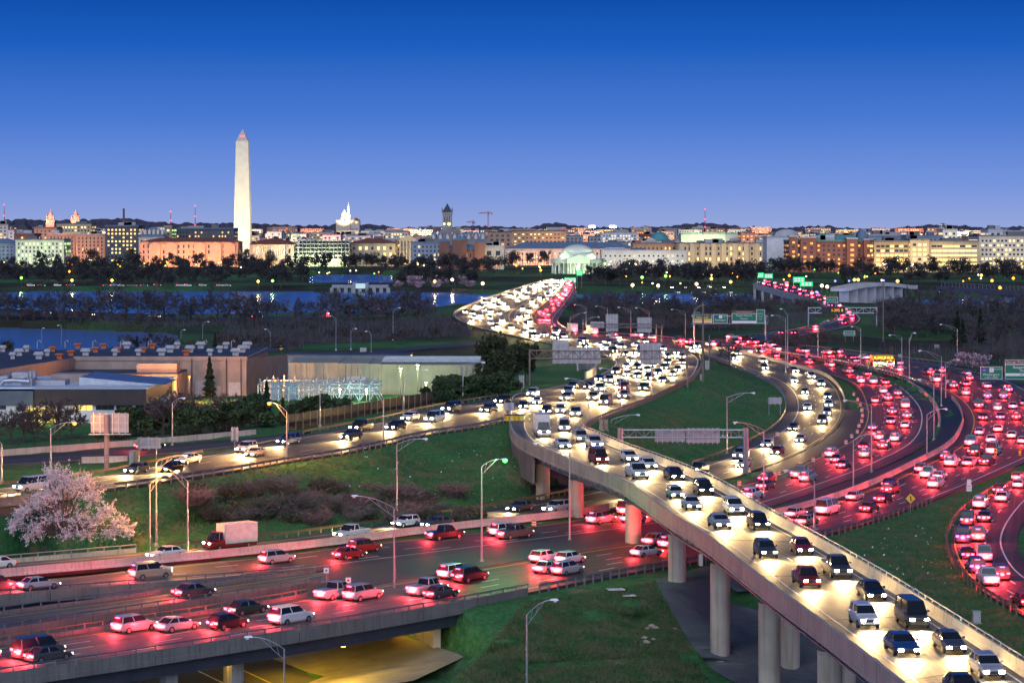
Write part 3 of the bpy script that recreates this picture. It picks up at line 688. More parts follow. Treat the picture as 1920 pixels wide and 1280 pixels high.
# river bridge sides and piers
rb = thing('river_bridge', 'pale concrete side of the highway bridge crossing the river', 'bridge', R4.R[8]-np.array((0,0,7)))
segments('parapet_panel', edge_frames(R4, 'R', 0, 24, .3, 12), [(0,-.2),(.0,1.0),(.5,1.0),(.5,-2.6),(0,-2.6)], M['concrete_pale'], rb, 4)
segments('parapet_panel', edge_frames(RC, 'L', 0, 34, .3, 12), [(0,-.2),(.0,1.0),(.5,1.0),(.5,-2.6),(0,-2.6)], M['concrete_pale'], rb, 4)
for i in (2,6,10,14,18):
    a, b = RC.L[i], R4.R[i]; mb = MB(); mb.wall(a, b, -4, 3.6, 2.5); mb.build('pier', M['concrete'], rb)
rb2 = thing('river_bridge', 'red lit river road bridge with piers near the blue police light', 'bridge', R8.L[6]-np.array((0,0,7)))
segments('parapet_panel', edge_frames(R8, 'L', 0, 30, .3, 8), [(0,-.2),(.0,1.0),(.5,1.0),(.5,-2.4),(0,-2.4)], M['concrete_pale'], rb2, 3)
for i in range(2, 28, 4):
    mb = MB(); mb.wall(R8.L[i]-np.array((.5,0,0)), R8.R[i], -4, R8.L[i][2]-2.3, 1.6); mb.build('pier', M['concrete_pale'], rb2)
# ---------------------------------------------------------------- traffic: every vehicle is a car at rest with its lamps lit
paint = mat('car_paint', (1,1,1), .28, .15, var=.03, coat=.6, objcol=True)
glass = mat('car_glass', (.015,.018,.022), .08, 0, var=0)
tyre = M['black']; rim_m = mat('wheel_rim', (.4,.4,.42), .35, .8, var=0)
hl_m = emi('headlamp_lens', (1,.86,.6), 170); hl_off = emi('headlamp_lens_low', (1,.86,.6), 8); tl_m = emi('tail_lamp_lens', (1,.03,.07), 34); tl_off = emi('tail_lamp_lens_dim', (1,.05,.05), 2)
swhite0 = mat('number_plate_white', (.7,.7,.68), .5, var=0)
cargo_m = mat('cargo_box_white', (.55,.55,.53), .5, var=.1)
KINDS = dict(
    sedan=dict(L=4.6, hw=.9, zb=.98, zh=.86, roof=1.45, cab=(-1.85,1.05,-1.15,.25)),
    suv=dict(L=4.7, hw=.95, zb=1.15, zh=1.05, roof=1.78, cab=(-2.25,1.05,-2.05,.35)),
    pickup_truck=dict(L=5.5, hw=.98, zb=1.2, zh=1.1, roof=1.88, cab=(-.75,1.35,-.6,.75)),
    box_truck=dict(L=7.4, hw=1.1, zb=1.35, zh=1.25, roof=2.35, cab=(1.55,3.1,1.6,2.6), cargo=(-3.7,1.4,3.3)),
    hatchback=dict(L=4.1, hw=.88, zb=1.0, zh=.9, roof=1.5, cab=(-1.95,.95,-1.6,.2)),
    van=dict(L=5.2, hw=.98, zb=1.25, zh=1.15, roof=2.15, cab=(-2.55,1.75,-2.5,1.0)))
def car_shapes(k):
    L2 = k['L']/2; hw, zb, zh = k['hw'], k['zb'], k['zh']
    st = [(-L2,.8,.45,zb-.12),(-L2+.12,.95,.3,zb-.02),(-L2*.6,1,.24,zb),(0,1,.23,zb),(L2*.42,1,.24,zb-.02),(L2*.5,.98,.24,zh),(L2-.3,.93,.27,zh-.12),(L2-.05,.85,.34,zh-.24),(L2,.74,.42,zh-.34)]
    b = MB(); v = []; n = 8
    for x, w, z0, z1 in st:
        w *= hw; v += [(x,-w*.9,z0),(x,w*.9,z0),(x,w,z0+.16),(x,w,z1-.14),(x,w*.88,z1),(x,-w*.88,z1),(x,-w,z1-.14),(x,-w,z0+.16)]
    b.add(v, [(i*n+j, (i+1)*n+j, (i+1)*n+(j+1)%n, i*n+(j+1)%n) for i in range(len(st)-1) for j in range(n)]+[tuple(range(n)), tuple(range((len(st)-1)*n, len(st)*n))[::-1]])
    r0, f0, r1, f1 = k['cab']; zr = k['roof']; w0, w1 = hw*.88, hw*.72
    g = MB(); g.add([(r0,-w0,zb-.06),(f0,-w0,zb-.08),(f0,w0,zb-.08),(r0,w0,zb-.06),(r1,-w1,zr-.06),(f1,-w1,zr-.06),(f1,w1,zr-.06),(r1,w1,zr-.06)], [(0,3,2,1),(4,5,6,7),(0,1,5,4),(1,2,6,5),(2,3,7,6),(3,0,4,7)])
    w2 = w1+.02
    b.add([(r1-.03,-w2,zr-.07),(f1+.06,-w2,zr-.07),(f1+.06,w2,zr-.07),(r1-.03,w2,zr-.07),(r1+.1,-w2+.1,zr),(f1-.08,-w2+.1,zr),(f1-.08,w2-.1,zr),(r1+.1,w2-.1,zr)], [(0,3,2,1),(4,5,6,7),(0,1,5,4),(1,2,6,5),(2,3,7,6),(3,0,4,7)])
    for f in (.02, .5):   # pillars
        xm0 = r0+(f0-r0)*f; xm1 = r1+(f1-r1)*f
        for s in (-1, 1): b.tube([(xm0, s*w0*1.0, zb-.06), (xm1, s*w1*1.01, zr-.06)], .05, 4)
    if 'cargo' in k:
        c0, c1, zc = k['cargo']; tr0 = MB().box(c0, c1, -hw-.04, hw+.04, .75, zc)
    for s in (-1, 1): b.box(f0-.32, f0-.16, s*(w0+.02) if s > 0 else -w0-.22, w0+.22 if s > 0 else -w0-.02, zb+.02, zb+.16)    # door mirrors
    tr = [('grille', MB().box(L2-.12, L2+.03, -hw*.38, hw*.38, zh-.46, zh-.26)), ('bumper', MB().box(L2-.3, L2+.02, -hw*.8, hw*.8, .3, .42)), ('bumper', MB().box(-L2-.03, -L2+.3, -hw*.82, hw*.82, .32, .48))]
    if 'cargo' in k: tr.append(('cargo_box', tr0))
    return b, g, tr
def lampbox(x, y, z, dx=.1, w=.36, h=.16): return MB().box(x-dx/2, x+dx/2, y-w/2, y+w/2, z-h/2, z+h/2)
def car_proto(kind, front):
    k = KINDS[kind]; b, g, tr = car_shapes(k); L2 = k['L']/2; hw = k['hw']
    far = MB(); parts = []
    hz, tz = k['zh']-.34, k['zb']-.24
    H_, T_ = (hl_m, tl_off) if front else (hl_off, tl_m)
    hs = [lampbox(L2-.02, s*hw*.62, hz+.02, .12) for s in (-1, 1)]; ts = [lampbox(-L2+.0, s*hw*.66, tz, .1, .34, .2) for s in (-1, 1)]
    if kind in ('suv', 'van'): ts += [lampbox(-L2+.25, 0, k['roof']-.16, .3, .5, .06)]
    root = bpy.data.objects.new(kind, None); COL.objects.link(root); ORG[root] = (0,0,0)
    b.build('body', paint, root); g.build('windows', glass, root); [q.build(nm_, M['black'] if nm_ != 'cargo_box' else cargo_m, root) for nm_, q in tr]; MB().box(-L2-.05, -L2-.031, -.16, .16, k['zb']-.42, k['zb']-.32).build('number_plate', swhite0, root)
    wm = MB(); wm.tube([(0,-.11,0),(0,.11,0)], .34, 14); tm = wm.mesh('tyre', tyre); rm = MB().tube([(0,-.12,0),(0,.12,0)], .2, 10).mesh('rim', rim_m)
    for x in (-L2*.62, L2*.62):
        for s in (-1, 1):
            w = link('wheel', tm, root, (x, s*(hw-.1), .34)); link('rim', rm, w)
    for q in hs: q.build('headlight', H_, root)
    for q in ts: q.build('taillight', T_, root)
    # plain distant version: one mesh, three materials
    me = b.mesh(kind+'_far', paint); 
    fm = MB(); idx = []
    for q, i in [(b,0),(g,1)]+[(q,1 if nm_ != 'cargo_box' else 4) for nm_, q in tr]+[(q,2) for q in hs]+[(q,3) for q in ts]:
        idx += [i]*len(q.f); fm.add(q.v, q.f)
    me = fm.mesh('distant_'+kind); [me.materials.append(m_) for m_ in (paint, glass, H_, T_, cargo_m)]
    me.polygons.foreach_set('material_index', idx)
    return root, me
HEADL = {}
def lightdata(key, kind, col, power, size, spot=None):
    if key in HEADL: return HEADL[key]
    l = bpy.data.lights.new(key, kind); l.energy = power; l.color = col; l.shadow_soft_size = size
    if spot: l.spot_size = spot; l.spot_blend = 1.0
    HEADL[key] = l; return l
PROTO = {(k, f): car_proto(k, f) for k in KINDS for f in (True, False)}
USED = set()
COLS = [('white',(.75,.75,.74)),('silver',(.42,.43,.45)),('black',(.015,.015,.017)),('dark grey',(.07,.075,.08)),('blue',(.03,.07,.2)),('red',(.3,.02,.02)),('beige',(.4,.34,.25)),('dark green',(.02,.06,.04))]
crng = random.Random(5)
HP, TP = 6000, 850
NCAR = [0]
def place_car(p, d, front, label_tail, group, far, light=1.0):
    kind = crng.choices(list(KINDS), (5,4,1.3,.22,2,1.0))[0]; cn, cc = crng.choices(COLS, (5,5,4,4,2,2,1,1))[0]
    root, fme = PROTO[(kind, front)]; nm = kind.replace('_', ' ')
    if kind == 'suv': nm = 'SUV'
    if far:
        o = bpy.data.objects.new(kind, fme); COL.objects.link(o)
        if kind == 'suv': o.name = 'sport_utility_car'
        o.color = (*cc, 1)
    else:
        if root.name not in USED: o = root; USED.add(root.name)
        else: o = dup(root)
        if kind == 'suv': o.name = 'sport_utility_car'
        for ch in o.children: ch.color = (*cc, 1)
    o.location = p; l = np.linalg.norm(d); o.rotation_euler = (0, -math.asin(d[2]/l), math.atan2(d[1], d[0]))
    sz = crng.uniform(.94,1.06); o.scale = (sz, sz*crng.uniform(.97,1.03), sz*crng.uniform(.96,1.05))
    tag(o, '%s %s %s' % (cn, nm, label_tail), {'pickup_truck':'pickup truck','van':'van','box_truck':'truck'}.get(kind, 'car'), group)
    if light:
        L2 = KINDS[kind]['L']/2
        if front:
            ld = lightdata('headlight_beam%.2f' % light, 'SPOT', (1,.62,.24), HP*light, .25, math.radians(100))
            q = bpy.data.objects.new('headlight_beam', ld); COL.objects.link(q); q.parent = o; q.location = (L2+.15, 0, .75); q.rotation_euler = (math.radians(70), 0, math.radians(-90))
        else:
            ld = lightdata('taillight_glow%.2f' % light, 'POINT', (1,.04,.05), TP*light, .3)
            q = bpy.data.objects.new('taillight_glow', ld); COL.objects.link(q); q.parent = o; q.location = (-L2-.3, 0, .8)
    NCAR[0] += 1
def traffic(r, t, front, spacing, where, group, i0=0, i1=None, rev=False, start=0, every=1, light=1.0, t1=None, far_y=620, max_far=1e9):
    """cars along fraction t of a road; rev drives against the station order"""
    i1 = r.n if i1 is None else i1
    ln = np.array([r.L[i]*(1-tt)+r.R[i]*tt for i in range(i0, i1) for tt in [t if t1 is None else t+(t1-t)*(i-i0)/(i1-i0)]])
    if rev: ln = ln[::-1]
    pl = resample(ln, 1.0); s = start+crng.uniform(0, 6); n = 0; spots = []
    while s < len(pl)-2:
        k = int(s); spots.append((pl[k], pl[min(k+2, len(pl)-1)]-pl[max(k-2, 0)]))
        y = pl[k][1]; s += (spacing+crng.uniform(-.3,.45)*spacing)*(1 if y < 450 else 1.35 if y < 800 else 2.6)
    vis = [q for q in spots if -120 < PX(*q[0])[0] < 2040 and PX(*q[0])[1] < 1330]
    lam = 'headlights on' if front else 'tail lights on'
    for n, (p, d) in enumerate(vis):
        far = p[1] > far_y
        lt = light*(1 if p[1] < 700 else 3.2) if n % every == 0 else 0
        place_car(p, d, front, 'with %s, %s in %s' % (lam, ordn(n+1), where), group, far, lt)
g = 'cars coming down the flyover'
traffic(R1, .38, True, 17, "the flyover's outer lane from its top", g, light=.6)
traffic(R1, .76, True, 15, "the flyover's inner lane from its top", g, start=5, light=.6)
g = 'cars in the s bend'
for k, (t, nm) in enumerate(((.18,'outermost'),(.33,'second'),(.48,'third'),(.63,'fourth'),(.8,'innermost'))):
    traffic(RC, t, True, 22, "the s bend's %s lane" % nm, g, start=k*4.3, i1=126, every=2, light=2.4)
g = 'cars on the embankment road'
traffic(R2, .27, True, 17, "the embankment road's far lane", g, light=2.3)
traffic(R2, .53, True, 21, "the embankment road's near lane", g, start=6, light=2.3)
g = 'cars with headlights on the inbound road'
traffic(R3, .36, True, 27, "the inbound road's outer lane", g)
traffic(R3, .72, True, 22, "the inbound road's inner lane", g, start=9)
g = 'cars with tail lights on the outbound road'
traffic(R4, .2, False, 40, "the outbound road's inner lane", g, rev=True)
traffic(R4, .4, False, 21, "the outbound road's middle lane", g, rev=True, start=4)
traffic(R4, .6, False, 20, "the outbound road's outer lane", g, rev=True, start=9)
traffic(R4b, .5, False, 24, "the narrow exit ramp", 'cars on the exit ramp', rev=True)
g = 'cars with tail lights on the outer road'
for k, t in enumerate((.19,.37,.54,.69)):
    traffic(R5, t, False, (20,21,23,30)[k], "the outer road's %s lane" % ('innermost','second','third','outermost')[k], g, rev=True, start=k*4)
g = 'cars with tail lights on the loop road'
traffic(R6, .18, False, 15, "the loop road's left lane", g, rev=True); traffic(R6, .41, False, 19, "the loop road's middle lane", g, rev=True, start=5)
g = 'cars with tail lights on the river road'
traffic(R8, .3, False, 14, "the river road's left lane", g, rev=True, every=2); traffic(R8, .7, False, 14, "the river road's right lane", g, rev=True, every=2, start=6)
traffic(R9, .3, False, 16, "the riverside parkway", 'cars on the parkway', rev=True, every=3)
traffic(R10, .35, False, 45, "the service road", 'cars on the service road', rev=True)
for k, (root, _) in PROTO.items():
    if root.name not in USED and root.get('label') is None:
        for c in list(root.children_recursive): bpy.data.objects.remove(c)
        bpy.data.objects.remove(root)
print('cars', NCAR[0])
# ---------------------------------------------------------------- street lamps with truss arms
head_m = mat('lamp_head_grey', (.5,.52,.55), .4, .4, var=.05); lens_off = mat('lamp_lens_unlit', (.6,.62,.65), .2, var=0)
LIT = dict(orange=((1,.36,.06), emi('sodium_lamp_lens', (1,.3,.035), 4)), green=((.25,1,.3), emi('mercury_lamp_lens', (.12,1,.16), 4)), yellow=((1,.5,.1), emi('warm_lamp_lens', (1,.6,.25), 80)))
def street_lamp(label, bx, by, ty, ax, ay, lit=None, power=2500, base=None, h=None, r=.11):
    g = np.array(base) if base is not None else G(bx, by)
    Y = g[1]; k = Y/F; top = h if h else (by-ty)*k
    t = thing('street_lamp', label, 'street lamp', g, group='street lamps along the interchange')
    MB().lathe([(.3,-.3),(.3,.25),(.22,.45),(.2,.5)], 10, g).build('base', M['concrete'] if Y < 500 else head_m, t)
    MB().tube([g+(0,0,.3), g+(0,0,top*.5), g+(0,0,top)], [r*1.25, r, r*.7], 8).build('pole', M['steel'], t)
    dx = (ax-bx)*k; dz = (ty-ay)*k; e = g+np.array((dx, -abs(dx)*.15, top+dz)); T = g+np.array((0,0,top))
    arm = MB(); lo = T-np.array((0,0,1.0))
    up = [T+(e-T)*f+np.array((0,0,.28*math.sin(f*math.pi))) for f in (0,.25,.5,.75,1)]; dn = [lo+(up[3]-lo)*f for f in (0,.5,1)]
    arm.tube(up, .05, 6); arm.tube(dn, .045, 6); arm.tube([up[1], dn[0]*.6+dn[1]*.4], .03, 4); arm.tube([up[2], dn[1]], .03, 4)
    arm.build('arm', M['steel'], t)
    s = 1 if dx > 0 else -1; c = e+np.array((s*.35,0,0))
    hd = MB(); hd.add([(c[0]+a*.42, c[1]+b*.17, c[2]+z) for a, b, z in ((-1,-.6,-.05),(1,-.9,-.05),(1,.9,-.05),(-1,.6,-.05),(-.8,-.4,.1),(.6,-.6,.14),(.6,.6,.14),(-.8,.4,.1))], [(0,3,2,1),(4,5,6,7),(0,1,5,4),(1,2,6,5),(2,3,7,6),(3,0,4,7)])
    hd = hd.build('lamp_head', head_m, t)
    q_ = 1.7 if lit else 1.0; lens = MB().lathe([(.04*q_,-.22*q_),(.14*q_,-.17*q_),(.19*q_,-.05),(.19*q_,0)], 10, (c[0]+s*.1, c[1], c[2]-.052)).build('lens', LIT[lit][1] if lit else lens_off, t)
    if lit: lamp_light('lamp_light', 'POINT', (c[0]+s*.1, c[1]-.1, c[2]-.5), LIT[lit][0], power, t, .15)
    return t
for a in [
    ('lit orange street lamp beside the blossoming tree', 95,888,803,135,791,'orange',3500),
    ('street lamp post cut by the left edge of the picture', 3,905,832,-14,822),
    ('grey street lamp standing before the dark fence near the bare trees', 323,838,756,340,746),
    ('leftmost of the three street lamps between the near road bridges', 281,1097,908,312,889),
    ('street lamp on the grass bank right of the blossoming tree', 293,1024,866,343,853),
    ('lit street lamp on the near bridge, its arm reaching over the embankment', 352,1087,902,306,875,'orange',13000),
    ('lit orange street lamp on the grass edge of the embankment road', 538,867,772,511,754,'orange',16000),
    ('unlit street lamp on the embankment guardrail below the substation', 719,833,747,703,732),
    ('street lamp by the service road in front of the substation frame', 600,801,726,630,716),
    ('street lamp in front of the green lit plant wall', 757,774,702,796,693),
    ('street lamp beside the round hedge', 868,755,687,903,679),
    ('street lamp rising from the bushes on the grass slope', 744,976,833,793,822),
    ('tall street lamp bolted to the near bridge parapet', 739,1166,952,672,928),
    ('green glowing street lamp on the paved median', 903,1056,874,940,860,'green',6500),
    ('street lamp on the median in front of the flyover', 1068,1017,848,1011,830),
    ('street lamp on the s bend guardrail, nearest the gore', 1104,791,720,1066,709),
    ('second street lamp along the s bend guardrail', 1163,771,702,1130,690),
    ('third street lamp along the s bend guardrail', 1222,748,678,1192,666),
    ('street lamp beside the grey cabinets on the grass island', 1146,833,787,1192,777),
    ('street lamp in the middle of the grass island', 1363,851,745,1408,736),
    ('street lamp between the silver sign truss and the flyover', 1432,935,806,1383,791),
    ('street lamp on the median behind the flyover barrier', 1527,993,901,1478,881),
    ('street lamp on the dark median, lower of the pair with inward arms', 1600,921,826,1633,812),
    ('street lamp on the dark median beside the inner red lanes', 1634,887,762,1588,750),
    ('street lamp at the tip of the dark median', 1738,862,777,1768,766),
    ('street lamp near the curved concrete wall end', 1751,826,721,1727,711),
    ('street lamp on the far bend behind the white regulatory sign', 1765,762,669,1727,657),
    ('street lamp with short arm right of the white regulatory sign', 1773,749,682,1793,674),
    ('street lamp at the far bend, left of a close pair', 1691,708,632,1671,628),
    ('street lamp at the far bend, right of a close pair', 1705,713,636,1712,624),
    ('street lamp in front of the flashing work vehicles', 1614,688,616,1600,612),
    ('street lamp behind the message board gantry', 1534,673,610,1550,601),
    ('street lamp left of the message board gantry, with longer arm', 1473,700,596,1450,591),
    ('street lamp left of the message board gantry, with shorter arm', 1477,690,590,1467,579),
    ('tall street lamp standing in the right wood', 1795,680,617,1766,608),
    ('street lamp at the foot of the far highway bend', 1069,634,595,1094,586),
    ('street lamp on the far bend beside the blank sign backs', 1093,642,600,1120,594),
    ('street lamp behind the far highway bend, arm to the river', 1099,626,576,1080,571),
    ('street lamp behind the taller blank sign', 1139,622,578,1120,574),
    ('street lamp between the two blank signs', 1183,633,582,1162,576),
    ('street lamp right of the blank signs', 1217,636,584,1195,577),
    ('street lamp left of the green direction signs', 1285,640,586,1262,580),
    ('street lamp in front of the yellow banded green sign', 1302,659,580,1316,572),
    ('street lamp on the hill road, tallest of the group', 630,657,597,621,592),
    ('short street lamp right of the tallest on the hill road', 658,656,620,665,616),
    ('street lamp on the hill road above the metal plant roof', 696,662,625,689,621),
    ('street lamp on the far bank above the metal plant', 737,638,582,747,577),
    ('street lamp left of the yellow diamond sign on the hill road', 507,655,622,500,617),
    ('street lamp behind the plant roof near the conifers', 380,654,607,389,603),
    ('short street lamp behind the plant roof', 339,655,622,344,618),
    ('street lamp rising over the lagoon', 115,655,610,111,610),
    ('leftmost street lamp over the lagoon', 78,655,617,80,615),
    ]: street_lamp(*a)
z = gz(6.4, 236); b = D(988, 1152, 224); street_lamp('street lamp rising from the bottom edge in front of the grass slope', 988, 1280, 1152, 1032, 1123, base=(b[0], 224, gz(b[0], 224)), h=b[2]-gz(b[0], 224))
b = D(533, 1216, 226); street_lamp('street lamp at the bottom edge in front of the underpass', 533, 1280, 1216, 474, 1192, base=(b[0], 226, -6.6), h=b[2]+6.6)
# ---------------------------------------------------------------- utility poles
wood = mat('weathered_wood_pole', (.17,.14,.11), .85, scale=2)
def utility_pole(label, px, by, ty, r=.17, arms=0):
    g = G(px, by); h = (by-ty)*g[1]/F; t = thing('utility_pole', label, 'utility pole', g)
    MB().tube([g-(0,0,.3), g+(0,0,h)], [r, r*.75], 8).build('pole', wood, t)
    for k in range(arms):
        z = h-.6-k*1.2; MB().tube([g+(-1.1,0,z), g+(1.1,0,z)], .06, 5).build('crossarm', wood, t)
    return t
utility_pole('tall brown pole at the right end of the sign truss', 1318, 715, 567, .28)
utility_pole('shorter pole right of the tall brown pole', 1330, 690, 628, .2)
utility_pole('tall pole in the far wood beside the message board gantry', 1656, 640, 530, .25)
# ---------------------------------------------------------------- sign gantries
def truss(parent, a, b, h, m, bays, r=.07, dp=.9):
    a, b = np.array(a, float), np.array(b, float); mb = MB()
    for dy in (0, dp):
        for dz in (0, h): mb.tube([a+(0,dy,dz), b+(0,dy,dz)], r, 6)
        for i in range(bays):
            p = a+(b-a)*i/bays; q = a+(b-a)*(i+1)/bays
            mb.tube([p+(0,dy,0), q+(0,dy,h)] if i % 2 else [p+(0,dy,h), q+(0,dy,0)], r*.6, 4); mb.tube([q+(0,dy,0), q+(0,dy,h)], r*.6, 4)
    return mb.build('truss', m, parent)
green = mat('sign_green', (.0,.17,.085), .4, var=.04); brown = mat('sign_brown', (.12,.05,.02), .4, var=.04); swhite = mat('sign_white', (.75,.75,.75), .4, var=.04)
syellow = mat('sign_yellow', (.75,.46,.02), .4, var=.04); sblack = mat('sign_black', (.01,.01,.012), .4, var=0); sblue = mat('sign_blue', (.02,.06,.35), .4, var=0); sred = mat('sign_red', (.5,.02,.03), .4, var=0)
def text(parent, s, loc, size, m, align='CENTER', name='lettering'):
    c = bpy.data.curves.new('lettering', 'FONT'); c.body = s; c.size = size; c.align_x = align; c.align_y = 'CENTER'; c.materials.append(m)
    c.resolution_u = 2; tmp = bpy.data.objects.new('tmp', c); me = bpy.data.meshes.new_from_object(tmp); bpy.data.objects.remove(tmp); bpy.data.curves.remove(c)
    me.name = 'lettering'; o = bpy.data.objects.new(name, me); COL.objects.link(o); o.parent = parent; og = ORG[parent]
    o.location = tuple(a-b for a, b in zip(loc, og)); o.rotation_euler = (math.radians(90), 0, 0); return o
def panel(parent, x0, x1, y0, y1, Y, m, name='sign_panel', th=.12, border=None, dy=0.0):
    a, b = D(x0, y1, Y), D(x1, y0, Y); o = MB().box(a[0], b[0], Y-.25-dy, Y-.25-dy+th, a[2], b[2]).build(name, m, parent)
    if border:
        e = .09*(Y/600); f = MB(); y = Y-.25-dy-.015
        for q in ((a[0],b[0],a[2],a[2]+e),(a[0],b[0],b[2]-e,b[2]),(a[0],a[0]+e,a[2]+e,b[2]-e),(b[0]-e,b[0],a[2]+e,b[2]-e)): f.box(q[0], q[1], y, y+.012, q[2], q[3])
        f.build('border', border, parent)
    return o
def back_panel(parent, x0, x1, y0, y1, Y, ribs=5, hor=3, dy=.3):
    """reverse side of a sign: sheet plus upright and level stiffeners"""
    a, b = D(x0, y1, Y), D(x1, y0, Y); s = MB().box(a[0], b[0], Y+dy, Y+dy+.08, a[2], b[2]).build('sign_panel', M['sign_back'], parent)
    for i in range(ribs):
        x = a[0]+(b[0]-a[0])*(i+.5)/ribs; MB().box(x-.06, x+.06, Y+dy-.14, Y+dy-.002, a[2]-.2, b[2]+.1).build('stiffener', M['steel'], parent)
    for i in range(hor):
        z = a[2]+(b[2]-a[2])*(i+.5)/hor; MB().box(a[0], b[0], Y+dy-.07, Y+dy-.003, z-.04, z+.04).build('stiffener', M['steel'], parent)
def gantry(label, x0, x1, yt, yb, Y, bases, m, bays, r=.08, name='sign_gantry'):
    g0 = D((x0+x1)/2, yb, Y); g0[2] = gz(g0[0], g0[1]); t = thing(name, label, 'sign gantry', g0)
    a, b = D(x0, yb, Y), D(x1, yb, Y); h = (yb-yt)*Y/F; truss(t, a, b, h, m, bays, r)
    for px in bases:
        for dy in (0,.9):
            p = D(px, yt, Y); z = gz(p[0], Y+dy); MB().tube([(p[0], Y+dy, z-.3), (p[0], Y+dy, p[2]+.3)], .2, 8).build('post', m, t)
    return t
rust = mat('old_painted_steel', (.25,.2,.17), .6, .3, scale=3)
G1 = gantry('brown sign truss spanning the s bend with blank sign backs', 993,1290,657,672,540,(993,1289),rust,22,.1)
back_panel(G1,1036,1066,637,681,540,3,4); back_panel(G1,1066.6,1126,651,681,540,6,3); back_panel(G1,1200,1240,643,681,540,4,4)
G2 = gantry('silver sign truss on the grass island with two sign backs', 1163,1401,806,820,405,(1160,1166,1396,1401),M['steel'],16,.07)
back_panel(G2,1228,1285,804,828,405,6,3); back_panel(G2,1287,1350,803,830,405,7,3)
G3 = gantry('far sign truss over the highway with blank sign backs', 1107,1245,607,614,790,(1231,1241),rust,14,.1)
back_panel(G3,1136,1159,589,621,790,4,3); back_panel(G3,1195,1222,595,623,790,4,3); back_panel(G3,1107,1133,603,615,790,4,2)
MB().box(*[D(1223,0,790)[0], D(1246,0,790)[0], 789.2, 789.8], D(0,607,790)[2], D(0,598,790)[2]).build('message_board', sblack, G3)
G4 = gantry('gantry of green and brown direction signs before the river', 1297,1440,592,607,800,(1302,1436),M['steel'],12,.1)
panel(G4,1299,1335,588,605,800,green,border=swhite); panel(G4,1300,1313,584,587.6,800,green); panel(G4,1299.6,1334.4,587.6,592,800,brown,dy=.03); panel(G4,1299.8,1334.2,597.5,602.5,800,syellow,dy=.03); panel(G4,1299.8,1334.2,602.5,604.6,800,swhite,dy=.03)
text(G4,'George Wash Mem Pkwy North',D(1317,589.9,799.6),.34,swhite); text(G4,'Memorial Br',D(1317,594.8,799.6),.75,swhite)
panel(G4,1337,1364,589,606,800,green,border=swhite); panel(G4,1340,1346,591,596.5,800,sblue,'route_shield',dy=.04); panel(G4,1348,1354,591,596.5,800,swhite,'route_shield',dy=.04)
text(G4,'NORTH',D(1359,593,799.6),.4,swhite); text(G4,'Washington',D(1350.5,600,799.6),.75,swhite); text(G4,'1',D(1351,593.8,799.6),.7,sblack)
panel(G4,1372,1418,587.4,606,800,green,border=swhite); panel(G4,1372,1418,582,587.2,800,brown); panel(G4,1372.6,1417.4,601.5,605.4,800,swhite,dy=.03)
text(G4,'George Wash Mem Pkwy South',D(1395,584.6,799.6),.42,swhite); text(G4,'Reagan National',D(1395,591.5,799.6),.8,swhite); text(G4,'Airport',D(1395,597.4,799.6),.8,swhite)
panel(G4,1418.4,1434,580,606,800,green,border=swhite); text(G4,'Boundary',D(1426,588,799.6),.45,swhite); text(G4,'Channel',D(1426,593,799.6),.45,swhite); text(G4,'Drive',D(1426,598,799.6),.45,swhite)
G5 = gantry('white gantry with dark electronic message board over the river road', 1516,1645,577,587,905,(1516,1644),head_m,10,.16)
b_ = panel(G5,1540,1584,575.5,587.5,905,sblack,'message_board',.6,dy=.5); text(G5,'I-395 8',D(1570,582,903.6),1.5,emi('amber_led', (1,.45,.08), 1.6))
panel(G5,1547,1571,557,567,905,green,border=swhite); panel(G5,1547,1571,555,556.8,905,brown); text(G5,'Memorial Br',D(1559,562,904.5),.75,swhite)
for px in (1551,1567): MB().tube([D(px,577,905), D(px,557,905)], .1, 6).build('sign_post', head_m, G5)
G6 = gantry('dark gantry at the right edge carrying green direction signs', 1781,1990,693,701,600,(1781,),M['dark'],14,.09)
panel(G6,1838,1879,687,711,600,green,border=swhite); panel(G6,1841,1850,689.5,697.5,600,sblue,'route_shield',dy=.04); panel(G6,1843,1848,689.5,691.2,600,sred,'route_shield_cap',dy=.05); panel(G6,1855,1863,689.5,697.5,600,swhite,'route_shield',dy=.04)
text(G6,'395',D(1845.5,694.4,599.6),.5,swhite); text(G6,'1',D(1859,693.6,599.6),.8,sblack); text(G6,'NORTH',D(1871,692,599.6),.5,swhite); text(G6,'Washington',D(1858.5,702,599.6),.85,swhite); text(G6,'2 LEFT LANES',D(1858.5,707.6,599.6),.55,swhite)
panel(G6,1884,1965,683,711,600,green,border=swhite); panel(G6,1884,1965,674,682.6,600,brown,border=swhite); panel(G6,1885,1964,699.5,704.5,600,swhite,dy=.03)
text(G6,'George Wash Mem',D(1887,678.4,599.6),.75,swhite,'LEFT'); text(G6,'Reagan National',D(1899,688.5,599.6),.95,swhite,'LEFT'); text(G6,'Airport',D(1912,694.6,599.6),.95,swhite,'LEFT'); text(G6,'NO TRUCKS',D(1912,702,599.6),.5,sblack,'LEFT')
MB().tube([D(1781,805,600)*(1,1,0)+(0,0,gz(*D(1781,805,600)[:2])), D(1781,690,600)], .25, 8).build('post', M['dark'], G6)
panel(G6,1774,1789,712,727,600,swhite,'regulatory_sign'); [text(G6,s_,D(1781.5,y_,599.6),.36,sblack) for s_, y_ in (('RESTRICTED',715),('LANE',719),('ENDS',723))]
